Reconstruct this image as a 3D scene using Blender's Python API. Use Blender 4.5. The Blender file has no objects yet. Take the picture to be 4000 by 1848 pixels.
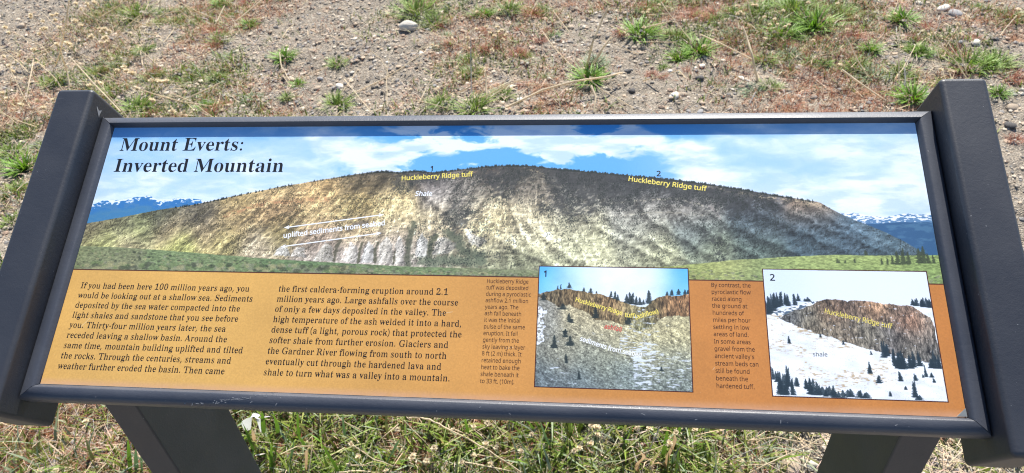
import bpy, bmesh, math, random
import numpy as np
from mathutils import Vector, Matrix

C = bpy.context.scene.collection
sc = bpy.context.scene
RAD = math.radians

# ------------------------------------------------------------------ camera, sky, sun, exposure
TILT = RAD(27.6265)                      # slope of the exhibit panel
GZ = 0.78                                # lower edge of the print above the ground
PITCH, YAW, ROLL = RAD(-40.2154), RAD(-8.3947), RAD(-4.8162)
fwd = Vector((math.sin(YAW)*math.cos(PITCH), math.cos(YAW)*math.cos(PITCH), math.sin(PITCH)))
rgt = fwd.cross(Vector((0, 0, 1))).normalized(); up = rgt.cross(fwd)
r2 = math.cos(ROLL)*rgt + math.sin(ROLL)*up; u2 = -math.sin(ROLL)*rgt + math.cos(ROLL)*up
cd = bpy.data.cameras.new('camera'); cam = bpy.data.objects.new('camera', cd); C.objects.link(cam)
cd.sensor_width = 36.0; cd.lens = 36.0*2843.69/4000.0; cd.clip_start = 0.02; cd.clip_end = 2000
cam.matrix_world = Matrix(((r2.x, u2.x, -fwd.x, 0.5752), (r2.y, u2.y, -fwd.y, -0.4312), (r2.z, u2.z, -fwd.z, 0.5789+GZ), (0, 0, 0, 1)))
cd.dof.use_dof = True; cd.dof.focus_distance = 0.86; cd.dof.aperture_fstop = 12.0
sc.camera = cam

SUN = Vector((0.0895, 0.686, 0.72)).normalized()
w = bpy.data.worlds.new('World'); sc.world = w; w.use_nodes = True
nt = w.node_tree; bg = nt.nodes['Background']
sky = nt.nodes.new('ShaderNodeTexSky'); sky.sky_type = 'NISHITA'; sky.sun_disc = False
sky.sun_elevation = math.asin(SUN.z); sky.sun_rotation = math.atan2(SUN.x, SUN.y)
sky.altitude = 1900; sky.air_density = 1.0; sky.dust_density = 1.2; sky.ozone_density = 1.0
nt.links.new(sky.outputs[0], bg.inputs[0]); bg.inputs[1].default_value = 0.09
sd = bpy.data.lights.new('sun', 'SUN'); so = bpy.data.objects.new('sun', sd); C.objects.link(so)
sd.energy = 5.0; sd.angle = RAD(0.53); sd.color = (1.0, 0.95, 0.87)
so.rotation_euler = SUN.to_track_quat('Z', 'Y').to_euler(); so.location = (1, 6, 8)
sc.view_settings.view_transform = 'Standard'; sc.view_settings.look = 'None'
sc.view_settings.gamma = 1.0; sc.view_settings.use_curve_mapping = False
sc.view_settings.exposure = 1.0
sc.cycles.filter_width = 1.1

# ------------------------------------------------------------------ helpers
def lin(c):
    return tuple(((x/255)/12.92 if x/255 <= 0.04045 else ((x/255+0.055)/1.055)**2.4) for x in c)

def tag(o, label=None, cat=None, group=None, kind=None):
    if label: o['label'] = label
    if cat: o['category'] = cat
    if group: o['group'] = group
    if kind: o['kind'] = kind
    return o

def link(name, me, parent=None, loc=None):
    o = bpy.data.objects.new(name, me); C.objects.link(o)
    if parent: o.parent = parent
    if loc is not None: o.location = loc
    return o

def np_mesh(name, V, polys, mat=None, col=None, smooth=False):
    """V (n,3); polys list of index arrays (m,k)"""
    me = bpy.data.meshes.new(name)
    V = np.asarray(V, np.float32); me.vertices.add(len(V)); me.vertices.foreach_set('co', V.ravel())
    polys = [np.asarray(p, np.int32) for p in polys if len(p)]
    loops = np.concatenate([p.ravel() for p in polys])
    tot = np.concatenate([np.full(len(p), p.shape[1], np.int32) for p in polys])
    st = np.concatenate([[0], np.cumsum(tot)[:-1]]).astype(np.int32)
    me.loops.add(len(loops)); me.loops.foreach_set('vertex_index', loops)
    me.polygons.add(len(tot)); me.polygons.foreach_set('loop_start', st)
    try: me.polygons.foreach_set('loop_total', tot)
    except Exception: pass
    me.update(calc_edges=True); me.validate()
    me.polygons.foreach_set('use_smooth', np.full(len(me.polygons), smooth))
    if col is not None:
        a = me.color_attributes.new('Col', 'FLOAT_COLOR', 'POINT')
        cc = np.ones((len(V), 4), np.float32); cc[:, :3] = col; a.data.foreach_set('color', cc.ravel())
    if mat: me.materials.append(mat)
    return me

def bm_mesh(name, bm, mat=None, smooth=False):
    me = bpy.data.meshes.new(name); bm.to_mesh(me); bm.free()
    me.polygons.foreach_set('use_smooth', [bool(smooth)]*len(me.polygons))
    if mat: me.materials.append(mat)
    return me

def material(name, rough=0.6, spec=0.5, color=(0.5, 0.5, 0.5)):
    m = bpy.data.materials.new(name); m.use_nodes = True
    b = m.node_tree.nodes['Principled BSDF']
    b.inputs['Base Color'].default_value = (*color, 1); b.inputs['Roughness'].default_value = rough
    b.inputs['Specular IOR Level'].default_value = spec
    return m, m.node_tree, b

def noise_node(nt, scale, detail=4, rough=0.55, vec=None):
    n = nt.nodes.new('ShaderNodeTexNoise'); n.inputs['Scale'].default_value = scale
    n.inputs['Detail'].default_value = detail; n.inputs['Roughness'].default_value = rough
    if vec is not None: nt.links.new(vec, n.inputs['Vector'])
    return n

def ramp(nt, src, stops):
    r = nt.nodes.new('ShaderNodeValToRGB'); nt.links.new(src, r.inputs[0])
    els = r.color_ramp.elements
    while len(els) < len(stops): els.new(0.5)
    for e, (p, c) in zip(els, stops): e.position = p; e.color = (*c, 1) if len(c) == 3 else c
    return r

# ------------------------------------------------------------------ materials
def m_paint(name='charcoal_powder_coat', k=1.0):
    m, nt, b = material(name, 0.42, 0.5, (0.034, 0.035, 0.039))
    tc = nt.nodes.new('ShaderNodeTexCoord')
    n1 = noise_node(nt, 900, 3, 0.6, tc.outputs['Object']); n2 = noise_node(nt, 260, 2, 0.5, tc.outputs['Object'])
    add = nt.nodes.new('ShaderNodeMath'); add.operation = 'ADD'
    nt.links.new(n1.outputs[0], add.inputs[0]); nt.links.new(n2.outputs[0], add.inputs[1])
    bp = nt.nodes.new('ShaderNodeBump'); bp.inputs['Strength'].default_value = 0.28; bp.inputs['Distance'].default_value = 0.0006
    nt.links.new(add.outputs[0], bp.inputs['Height']); nt.links.new(bp.outputs[0], b.inputs['Normal'])
    n3 = noise_node(nt, 9, 5, 0.6, tc.outputs['Object'])
    r = ramp(nt, n3.outputs[0], [(0.35, (0.025*k, 0.029*k, 0.040*k)), (0.7, (0.038*k, 0.042*k, 0.053*k))])
    n4 = noise_node(nt, 420, 1, 0.5, tc.outputs['Object'])
    sp = ramp(nt, n4.outputs[0], [(0.80, (0, 0, 0)), (0.83, (1, 1, 1))])
    mx = nt.nodes.new('ShaderNodeMix'); mx.data_type = 'RGBA'
    nt.links.new(sp.outputs[0], mx.inputs[0]); nt.links.new(r.outputs[0], mx.inputs[6]); mx.inputs[7].default_value = (0.30, 0.30, 0.31, 1)
    nt.links.new(mx.outputs[2], b.inputs['Base Color'])
    mp = nt.nodes.new('ShaderNodeMapping'); mp.inputs['Scale'].default_value = (9, 120, 120); mp.inputs['Rotation'].default_value = (.3, .5, .9); nt.links.new(tc.outputs['Object'], mp.inputs[0])
    n5 = noise_node(nt, 1.6, 5, 0.75, mp.outputs[0]); sc_ = ramp(nt, n5.outputs[0], [(0.665, (0, 0, 0)), (0.70, (.55, .55, .55))])
    n6 = noise_node(nt, 5, 4, 0.6, tc.outputs['Object']); du = ramp(nt, n6.outputs[0], [(0.48, (0, 0, 0)), (0.78, (.22, .22, .22))])
    ad = nt.nodes.new('ShaderNodeMath'); ad.operation = 'ADD'; nt.links.new(sc_.outputs[0], ad.inputs[0]); nt.links.new(du.outputs[0], ad.inputs[1])
    mw = nt.nodes.new('ShaderNodeMix'); mw.data_type = 'RGBA'; nt.links.new(ad.outputs[0], mw.inputs[0]); nt.links.new(mx.outputs[2], mw.inputs[6]); mw.inputs[7].default_value = (.11, .11, .115, 1)
    nt.links.new(mw.outputs[2], b.inputs['Base Color'])
    r2 = ramp(nt, n3.outputs[0], [(0.3, (0.42, 0.42, 0.42)), (0.75, (0.56, 0.56, 0.56))]); nt.links.new(r2.outputs[0], b.inputs['Roughness'])
    return m
PAINT = m_paint(); RAILP = m_paint('grey_rail_coat', 1.75)

def m_veg(name, rough=0.55, transl=0.3):
    m, nt, b = material(name, rough, 0.35)
    a = nt.nodes.new('ShaderNodeAttribute'); a.attribute_name = 'Col'
    nt.links.new(a.outputs['Color'], b.inputs['Base Color'])
    t = nt.nodes.new('ShaderNodeBsdfTranslucent'); nt.links.new(a.outputs['Color'], t.inputs[0])
    mx = nt.nodes.new('ShaderNodeMixShader'); mx.inputs[0].default_value = transl
    nt.links.new(b.outputs[0], mx.inputs[1]); nt.links.new(t.outputs[0], mx.inputs[2])
    nt.links.new(mx.outputs[0], nt.nodes['Material Output'].inputs[0])
    return m
LEAF = m_veg('leaf_blade'); STRAW = m_veg('dry_straw', 0.6, 0.38)

def m_stone(name, c1, c2):
    m, nt, b = material(name, 0.85, 0.3)
    tc = nt.nodes.new('ShaderNodeTexCoord'); oi = nt.nodes.new('ShaderNodeObjectInfo')
    n = noise_node(nt, 60, 5, 0.65, tc.outputs['Object'])
    r = ramp(nt, n.outputs[0], [(0.3, c1), (0.7, c2)])
    hs = nt.nodes.new('ShaderNodeHueSaturation'); nt.links.new(r.outputs[0], hs.inputs['Color'])
    mr = nt.nodes.new('ShaderNodeMapRange'); nt.links.new(oi.outputs['Random'], mr.inputs[0]); mr.inputs[3].default_value = 0.75; mr.inputs[4].default_value = 1.25
    nt.links.new(mr.outputs[0], hs.inputs['Value']); nt.links.new(hs.outputs[0], b.inputs['Base Color'])
    bp = nt.nodes.new('ShaderNodeBump'); bp.inputs['Strength'].default_value = 0.5; bp.inputs['Distance'].default_value = 0.002
    nt.links.new(n.outputs[0], bp.inputs['Height']); nt.links.new(bp.outputs[0], b.inputs['Normal'])
    return m
ST_TAN = m_stone('tan_stone', (0.36, 0.28, 0.20), (0.52, 0.43, 0.33))
ST_GREY = m_stone('grey_stone', (0.20, 0.20, 0.20), (0.36, 0.35, 0.34))
ST_DARK = m_stone('dark_stone', (0.05, 0.048, 0.046), (0.13, 0.12, 0.115))
ST_PALE = m_stone('pale_stone', (0.58, 0.53, 0.45), (0.74, 0.69, 0.60))

# ------------------------------------------------------------------ value noise used by the painter and the ground
class VN:
    def __init__(s, seed):
        s.g = np.random.default_rng(seed).random((256, 256)).astype(np.float32)
    def __call__(s, x, y):
        xi = np.floor(x).astype(int); yi = np.floor(y).astype(int)
        fx = x-xi; fy = y-yi; fx = fx*fx*(3-2*fx); fy = fy*fy*(3-2*fy)
        a = s.g[yi & 255, xi & 255]; b = s.g[yi & 255, (xi+1) & 255]; c = s.g[(yi+1) & 255, xi & 255]; d = s.g[(yi+1) & 255, (xi+1) & 255]
        return (a*(1-fx)+b*fx)*(1-fy)+(c*(1-fx)+d*fx)*fy
def fbm(x, y, seed, octv=5, gain=0.5):
    t = 0; amp = 1; tot = 0
    for i in range(octv):
        t = t+amp*VN(seed+i*17)(x*2**i+i*7.3, y*2**i+i*3.1); tot += amp; amp *= gain
    return t/tot
def sstep(a, b, x):
    t = np.clip((x-a)/(b-a), 0, 1); return t*t*(3-2*t)
def rbf(pts, X, Y, s, aniso=1.0):
    """gaussian weighted average of control values; pts rows (x, y, values...)"""
    P = np.asarray(pts, np.float32); num = 0; den = 1e-9
    for r in P:
        wgt = np.exp(-((X-r[0])**2+((Y-r[1])*aniso)**2)/(2*s*s))+1e-7/(1+((X-r[0])**2+(Y-r[1])**2)/s**2)
        den = den+wgt; num = num+wgt[..., None]*r[2:]
    return num/np.asarray(den)[..., None]

def rbf_lo(pts, X, Y, s, aniso=1.0, q=6):
    """the same on a coarse grid, then bilinear"""
    H, W = X.shape; yi = np.unique(np.append(np.arange(0, H, q), H-1)); xi = np.unique(np.append(np.arange(0, W, q), W-1))
    G = rbf(pts, X[np.ix_(yi, xi)], Y[np.ix_(yi, xi)], s, aniso)
    ay = np.arange(H)/q; iy = np.minimum(ay.astype(int), len(yi)-2); fy = ((np.arange(H)-yi[iy])/(yi[iy+1]-yi[iy]))[:, None, None]
    ax = np.arange(W)/q; ix = np.minimum(ax.astype(int), len(xi)-2); fx = ((np.arange(W)-xi[ix])/(xi[ix+1]-xi[ix]))[None, :, None]
    T = G[iy]*(1-fy)+G[iy+1]*fy
    return (T[:, ix]*(1-fx)+T[:, ix+1]*fx).astype(np.float32)

# ------------------------------------------------------------------ the printed pictures (flat print, computed here)
def mixc(img, mask, col):
    img += (np.asarray(col, np.float32)/255-img)*mask[..., None]
def conifer(img, k, u0, v0, u, v, h, wd, col, rng):
    H, W = img.shape[:2]
    y0 = (v-v0)*k; x0 = (u-u0)*k; hh = h*k; ww = wd*k
    for yy in range(int(max(0, y0)), int(min(H-1, y0+hh))+1):
        t = (yy-y0)/max(hh, 1e-3)
        half = ww*0.5*(1-t)**.8*(0.35+0.75*rng.random())+0.3; x0 += rng.normal(0, .25)
        a = int(round(x0-half)); b = int(round(x0+half))+1
        a = max(a, 0); b = min(b, W)
        if b > a: img[yy, a:b] = img[yy, a:b]*0.15+np.asarray(col, np.float32)/255*0.85*(0.8+0.4*rng.random((b-a, 1)))

def paint_landscape():
    k = 2.7; W = int(914*k); v0 = 127.0; H = int((308-v0)*k)
    U, V = np.meshgrid((np.arange(W)+0.5)/k, v0+(np.arange(H)+0.5)/k); U = U.astype(np.float32); V = V.astype(np.float32)
    rng = np.random.default_rng(5)
    img = np.zeros((H, W, 3), np.float32)
    # sky
    blue = rbf_lo([(r[0], r[1], *r[2:]) for r in [(6.5,305.9,70,145,215),(206.5,304.6,84,155,218),(349.8,303.7,66,158,226),(576.8,304.8,60,154,228),(790.5,303.3,116,180,230),(912.6,302.5,150,196,234),(17.4,265.5,120,180,230),(125.9,224.4,150,195,235),(261,265.2,140,190,235),(445.3,260,85,160,225),(490,257.5,50,150,225),(620,255.1,70,155,225),(746,264.7,110,170,220),(826,250.5,110,165,215),(899.2,209.8,120,175,220)]], U, V, 60)/255
    cl = rbf_lo([(7.3,303.1,0),(83.4,302.7,0.2),(158,302.2,0.25),(303.1,300.3,0.1),(305.2,284.7,0.9),(350.6,296.9,0.5),(433.7,296.4,0.4),(476.6,299.3,0.85),(532.7,297.4,0.8),(620.5,294.4,0.6),(576.8,305.8,0),(663.8,303.2,0.1),(748.4,298.7,0.45),(871.8,297.9,0.5),(353.9,267.6,0.85),(421.3,280.1,0.9),(422.4,266,0.35),(467.5,262.5,0.05),(401,252.6,0.1),(533.6,265.9,0.4),(533.2,279.8,0.95),(577,284.6,1),(620.3,282,1),(620.1,259.9,0.1),(662.8,272,0.8),(577.3,252.7,0.05),(682.9,246.5,0.9),(641.2,252.7,0.2),(14.6,276.1,0.35),(28.6,224,0.6),(171.6,234.6,0.6),(215.3,255,0.6),(115.6,270.6,0.45),(263.4,250,0.55),(281.5,285.8,0.85),(230.8,275.6,0.4),(746,264.7,0.15),(786.2,255.1,0.15),(787.9,274.2,0.6),(868.7,274,0.8),(866.3,255.2,0.4),(784.3,234.1,0.9),(862.9,227.6,0.85),(899.5,212,0.8),(744.7,245.7,0.3),(723.7,237.2,0.85),(907.1,264.5,0.75),(885.8,282.5,0.4)], U, V, 20, 1.8)[..., 0]
    n = fbm(U/26+fbm(U/30, V/14, 8, 3)*1.2, V/11+fbm(U/24, V/12, 9, 3)*1.0, 3, 6, 0.55)
    soft = np.clip((U-600)/120, 0, 1)+np.clip((360-U)/120, 0, 1); soft = np.clip(soft, 0, 1)
    wid = 0.10+0.36*soft
    cm = sstep(0.5-wid, 0.5+wid, cl+(n-0.5)*(0.95-0.25*soft))
    shade = fbm(U/34+9, V/9+4, 40, 5)
    ccol = np.array([240, 245, 253])/255-(0.17*sstep(0.40, 0.70, shade))[..., None]*np.array([1, .66, .26])
    pale = (soft*0.40+.24)[..., None]*sstep(300, 285, V)[..., None]; blue = blue*(1-pale)+np.array([186, 214, 244])/255*pale
    img[:] = blue*(1-cm[..., None]*0.9)+ccol*cm[..., None]*0.9
    # far ranges
    def ridge(pts, amp=0.6, sc_=4, seed=50):
        P = np.array([p[:2] for p in pts]); x = (np.arange(W)+0.5)/k
        y = np.interp(x, P[:, 0], P[:, 1], left=-1e3, right=-1e3)
        nn = fbm(x/sc_, x*0+1.5, seed, 4)-0.5
        return y+nn*amp*2
    def below(r): return np.clip((r[None, :]-V)*k+0.5, 0, 1)
    far = ridge([(-39.8,203.3),(-1.4,205.6),(13,212.3),(31.6,212.9),(45.6,215.5),(55,217),(66.7,218.6),(77.6,214.1),(94.5,214.2),(106.1,216.3),(123.3,214.4),(141.5,212),(150.8,208.6),(159.7,199.8)])
    m = below(far); d = far[None, :]-V
    mixc(img, m, (55, 118, 180)); mixc(img, m*sstep(0.5, 0.62, fbm(U/7, V/3, 60, 4))*0.5, (85, 130, 170))
    mixc(img, m*sstep(0.53, 0.62, fbm(U/3.5, V/1.8, 61, 4)+(3.8-d)*0.05), (225, 235, 248))
    mixc(img, m*sstep(9, 16, d)*0.6, (75, 130, 165))
    fr = ridge([(805.6,206.9),(820.8,202.1),(836.5,203.6),(851.7,200.2),(870.7,198.6),(880.7,200.8),(890.6,203.1),(901.8,201.5),(915.2,202),(943.8,203.1)], 0.5)
    m = below(fr); d = fr[None, :]-V
    mixc(img, m, (235, 240, 248)); mixc(img, m*sstep(0.56, 0.64, fbm(U/3, V/1.0, 63, 4)+d*0.03), (90, 130, 172))
    fb = ridge([(812.2,194.9),(838.9,190.8),(858.2,191),(881.5,192.9),(913.9,193.2),(942.2,193.5)], 0.5)
    m = below(fb); mixc(img, m, (52, 92, 132)); mixc(img, m*sstep(0.45, 0.7, fbm(U/9, V/3, 64, 5))*0.6, (82, 124, 156))
    # Mount body
    top = ridge([(-46.3,175.8),(-8.4,180.7),(2.9,183.7),(37.6,190.5),(83.3,200.7),(129.4,208.5),(142.9,212),(174.6,219.6),(219.8,229.8),(265.2,238.4),(310.4,246.5),(337.5,250),(356,248.5),(378.5,250.6),(396.8,248.6),(436.9,253.6),(452.4,255.6),(472.3,257),(503.2,257),(534,253.1),(577.3,248.8),(636.8,242.7),(661.8,239.9),(694.8,235.2),(723.3,230.2),(763.2,222.5),(794.7,216.8),(807.1,214.6),(815.6,208.3),(828.4,200.4),(839.4,194.8),(850.4,190),(868.4,181.1),(886,170.5),(902.9,158)], 0.5, 2)
    m = below(top); D = top[None, :]-V
    cp = [(12.3,176.5,120,115,92),(49,184.2,118,120,95),(84.9,194.3,95,100,80),(66.9,170.7,150,165,110),(27,158.7,172,180,120),(60.7,157.7,185,170,140),(99.1,175,165,150,122),(118,155.1,172,180,112),(133,192.3,112,108,92),(146.2,175.5,160,145,115),(176.6,209.7,172,155,112),(181.4,185.4,165,148,112),(167.8,161.4,172,165,115),(221.1,222.3,195,175,130),(225.1,200.3,180,152,115),(229.3,176.4,140,132,92),(210,157.3,195,185,160),(266.5,230,190,165,120),(271.8,195.8,205,185,138),(276.2,167.5,150,135,120),(279.5,146.7,188,182,172),(311.6,237.5,125,112,85),(315.8,205.8,200,182,128),(319.6,177.3,195,178,142),(323.3,149.6,188,182,176),(338.1,245,92,85,70),(359.7,215.7,222,205,155),(362.9,187.1,222,210,165),(365,168.5,165,155,145),(367.6,145.7,192,187,178),(392.7,245.1,88,84,80),(403.5,225.6,138,136,134),(418.4,206.5,160,156,145),(406.9,187.6,222,210,170),(408.6,169.1,185,175,150),(401.7,150.8,172,168,155),(431.7,151.2,140,140,118),(450.8,245.2,105,100,92),(434.5,225.7,120,118,112),(449.1,206.7,172,167,145),(463.4,188.1,222,210,165),(473.3,165.3,222,215,180),(474.4,147.4,128,134,110),(503.7,245.3,84,82,76),(508.9,226,140,134,120),(505.8,197.8,182,176,148),(515.4,170.3,222,220,185),(508.1,143.4,138,144,118),(555.9,243,65,66,66),(556.4,216.8,118,118,112),(556.9,189,175,175,150),(569.8,162.1,205,208,172),(557.7,144.2,185,190,160),(619.8,233.6,60,64,68),(619.5,207.9,145,145,138),(619.2,185.1,152,156,146),(627.1,162.8,168,172,148),(639,147.7,168,174,142),(682.1,227.7,70,75,80),(681.3,208.3,148,146,138),(684.3,181.2,116,128,126),(699.2,159.4,132,144,122),(743.1,222.4,96,95,98),(741.8,204.2,72,84,92),(740.2,181.9,88,104,112),(738.7,160,95,112,104),(798.3,212.7,155,135,115),(800.1,191.3,80,96,108),(798,169.4,78,98,108),(837.5,178.6,88,110,126),(855.1,165.9,84,106,118)]
    base = rbf_lo(cp, U, V, 13)/255
    base = base+(fbm(U/5, V/3, 70, 5)-0.5)[..., None]*0.16
    # gullies: noise smeared along the fall lines of the slopes, then shaded from the left
    fl = rbf_lo([(19.2,169.2,-18),(58.8,164.9,-25),(99.1,175,-40),(144.1,185.1,-48),(177.5,204.8,-50),(185.2,166.4,-48),(231.8,215,-55),(240.1,167,-50),(290.3,225.1,-58),(295.9,186.5,-62),(301.3,149.3,-70),(339.9,230.2,-60),(345.2,187,-75),(349.6,150,-82),(377.6,215.8,-115),(398.2,187.5,-122),(401.7,150.8,-85),(421.2,225.7,-95),(415.7,187.7,-65),(438.6,230.6,-58),(436.3,201.9,-55),(460.9,225.8,-60),(463.4,188.1,-70),(453,151.5,-95),(491.5,226,-100),(493.4,188.4,-112),(495.2,152.1,-120),(534.8,226.2,-105),(535.8,188.8,-118),(545.1,157.3,-130),(577.5,226.3,-105),(586.1,189.3,-122),(594.5,158,-138),(627.8,207.9,-120),(639.5,171.8,-135),(681.7,217.5,-125),(684.5,185.7,-132),(691.3,159.3,-145),(734.1,208.7,-140),(739.6,173,-145),(781.7,204.5,-145),(786.7,173.6,-150),(826.4,182.8,-155),(855.6,170.1,-158)], U, V, 16)[..., 0]
    fl = np.radians(-180-fl+(fbm(U/14, V/14, 81, 3)-.5)*46); dxx, dyy = np.cos(fl), np.sin(fl)
    def lic(cell, L, seed, steps=9):
        acc = 0; wsum = 0; f = VN(seed); f2 = VN(seed+1)
        for sgn in (1, -1):
            x, y = U.copy(), V.copy()
            for q in range(steps):
                wq = 1-q/steps; acc = acc+(f(x/cell, y/cell)+.5*f2(x/cell*2.3, y/cell*2.3))*wq; wsum += wq*1.5
                x = x+sgn*dxx*L/steps; y = y+sgn*dyy*L/steps
        r = acc/wsum; return (r-r.mean())/r.std()
    A1 = lic(9.5, 34, 80, 10); A2 = lic(3.6, 12, 84, 7); A3 = lic(1.1, 1.6, 88, 3)
    def relief(A, amt): gy, gx = np.gradient(A); r = gx*.9-gy*.45; return amt*r/(r.std()+1e-6)
    hard = sstep(0, 14, D)
    iso = fbm(U/4.2+A2*.25, V/3.0, 89, 5, .6)
    rel = np.clip(relief(A1, .07), -.2, .2)*hard+np.clip(relief(A2, .045), -.15, .15)*hard+np.clip(relief(iso, .125), -.34, .34)+A1*.02*hard+(iso-iso.mean())*.7
    wx = (fbm(U/12, V/12, 171, 3)-.5)*7; wy = (fbm(U/12, V/12, 172, 3)-.5)*7
    for pl in ([(534.6,230.9),(552.3,207.4),(577.8,184.6),(619,160.5),(654.9,143.6)], [(569.1,216.9),(594.5,189.3),(635.3,167.4),(674.8,146.1)], [(615.4,217.1),(635.8,194.3),(667.8,172.2),(698.8,150.8)], [(652.7,212.7),(672.7,196.9),(700.1,177),(738.4,155.7)], [(693.4,203.8),(720.6,186.1),(751.3,171),(781.2,156.3)], [(722.5,217.7),(757.1,195.3),(794.7,175.9),(824,161.2)], [(754.8,217.9),(789,197.9),(822.3,180.6),(855,165)], [(798.1,211.4),(823.5,191.5),(848.8,176.5),(873.7,164)], [(506.2,188.5),(528.1,166),(553.5,148.6),(578.3,138)], [(473.1,169.8),(507.7,152.3),(537.3,139.5)], [(375.1,240.2),(395.4,215.9),(428.7,187.8),(443.1,169.5),(449,147)], [(457,252.6),(452.8,216.2),(448.2,188),(444.4,169.5)], [(488.6,197.6),(498.3,174.7),(515.9,156.9)], [(338.1,245),(314.5,215.5),(295.9,186.5),(268,162.7)], [(302.7,235),(270.3,205.5),(230.2,171.6),(206.3,152.6)], [(267.2,225),(225.9,195.5),(184.3,171.1),(152.3,147.1)], [(222.5,214.9),(180,192.7),(136.8,175.4),(113.1,156)], [(360.8,206.1),(345.7,182.3),(320.9,168)], [(158.7,204.7),(118.8,192.1),(80.2,174.7),(44.5,164.7)]):
        P = np.array([a_[:2] for a_ in pl]); best = np.full(U.shape, 1e9, np.float32); sd_ = np.zeros(U.shape, np.float32)
        for s1_, s2_ in zip(P[:-1], P[1:]):
            e = s2_-s1_; qx, qy = U+wx-s1_[0], V+wy-s1_[1]; tt_ = np.clip((qx*e[0]+qy*e[1])/(e@e), 0, 1); d_ = np.hypot(qx-tt_*e[0], qy-tt_*e[1])
            cr_ = (e[0]*qy-e[1]*qx)/np.hypot(*e); s_ = d_ < best; best = np.where(s_, d_, best); sd_ = np.where(s_, cr_, sd_)
        sg = 1 if P[-1, 0] > P[0, 0] else -1
        z_ = sd_*sg/5.5; rel = rel+(.6 if sg < 0 else 1.15)*z_*np.exp(-np.abs(z_)*1.3-.0*z_)*np.exp(-best/9)
    base = base*(1+rel)[..., None]
    # strata
    st = fbm(U/60, (V+U*0.03)/1.6, 90, 3)
    base = base*(1+(st-0.5)[..., None]*0.25*sstep(0, 5, D)[..., None])*np.array([1.035, 1.005, .985])*(1-.10*sstep(560, 760, U))[..., None]
    img += (np.clip(base, 0, 1)-img)*m[..., None]
    # reddish rock bands on the left shoulder and rim
    for p, q, hh in (([(161.3,192.5),(195.8,207.4),(250.6,213.6),(282.6,215.3)], 0.75, 3), ([(437.4,246.7),(463.8,251.1),(490.4,249.2)], 0.3, 3), ([(694.7,231.5),(731.1,224.2),(766.9,218),(808,211.4)], 0.8, 3.2)):
        P = np.array([a[:2] for a in p]); y = np.interp(U[0], P[:, 0], P[:, 1], left=-99, right=-99)
        mm = np.exp(-((V-y[None, :])/hh)**2)*sstep(0.42, 0.6, fbm(U/3.5, V/2, 93, 4))*m*q
        mixc(img, mm, (205, 150, 110) if q < 0.8 and hh == 3 else (205, 185, 155))
    for pl, hw, am, col in (([(549.5,198.3),(593.4,211.4),(637.2,216.6),(665.1,218.1),(693.8,208.7)], 1.0, .75, (214, 204, 180)), ([(565.3,191.5),(612.1,198.8),(649.2,202.2),(688.8,199.4)], .8, .6, (206, 198, 176)), ([(489.6,250.3),(506,251.4),(519.2,248.1)], .9, .6, (212, 190, 150)), ([(488.6,236.8),(516.4,235.8),(542.3,230.9)], .6, .5, (196, 184, 155)), ([(493.2,244.1),(522.7,240.9),(535.7,237)], .6, .5, (196, 184, 155)), ([(459.4,206.3),(501.6,203.1),(543.3,194.8)], .7, .5, (225, 212, 178)), ([(685.1,225.8),(694,213.1),(706.7,193.8)], 3.0, .7, (158, 148, 142)), ([(587,237.1),(609.2,231.8),(634.2,223.2)], .6, .4, (170, 165, 155)), ([(357.7,207.5),(380.5,204.4),(403.5,196.6),(414,195.2)], .9, .5, (232, 215, 175)), ([(360.7,194.7),(381.3,196.5),(404,191.9)], .8, .5, (236, 218, 175)), ([(424.9,204.7),(442.4,206.4),(458.8,201.8),(474.7,203.5)], 1.0, .5, (235, 218, 175))):
        P = np.array([a_[:2] for a_ in pl]); y = np.interp(U[0], P[:, 0], P[:, 1], left=-99, right=-99)[None]
        mixc(img, np.exp(-((V-y+(fbm(U/6, V*0, 99, 3)-.5)*3)/hw)**2)*sstep(.35, .55, fbm(U/2.5, V/2, 101, 3))*am*m, col)
    # badland fingers at the foot
    for q, pg in enumerate(([(273.1,141.4),(281.8,157.7),(285.3,164),(293,157.9),(298.3,141.8)], [(307.3,141.2),(311.6,158.1),(313.6,165.1),(320.5,158.2),(325,141.5)], [(327.3,140.7),(329.4,158.4),(333.6,166.2),(339.8,158.5),(341.9,141)], [(345.3,140.3),(346.6,163.2),(352.9,171.8),(359.1,163.4),(362.4,140.5)], [(365.1,139.8),(363.5,163.4),(366.9,172),(372.3,163.5),(375.3,140)], [(386.3,148.5),(386.6,166.8),(390.8,176.1),(398.3,167),(399.3,148.7),(392.3,146.3)], [(404.9,150.3),(406.6,164),(410.2,171.7),(423.5,168.8),(432.1,161.3),(422,152.8)], [(247.5,146.4),(253.2,157.3),(262.1,158.2),(267.3,145.2)], [(229.1,147.7),(233.5,157.1),(242.6,157.2),(247.5,146.4)], [(438.6,179.8),(449.2,173.7),(462.5,167.7),(454.5,160),(442.5,166)])):
        wob = (fbm(U/3, V/3, 140+q, 3)-.5)*4
        pm = poly_mask(pg, U+wob, V+wob*.7)
        for _ in range(2): pm = (pm+np.roll(pm, 1, 0)+np.roll(pm, -1, 0)+np.roll(pm, 1, 1)+np.roll(pm, -1, 1))/5
        c = np.array([(196, 190, 178), (200, 194, 184), (190, 188, 182)][q % 3])/255; xc = np.mean([a_[0] for a_ in pg]); sh = np.clip(1.03-(U-xc)/28, .72, 1.12)*(1+rel*.8)
        img += (np.clip(c*sh[..., None], 0, 1)-img)*(pm*.85)[..., None]
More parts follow.
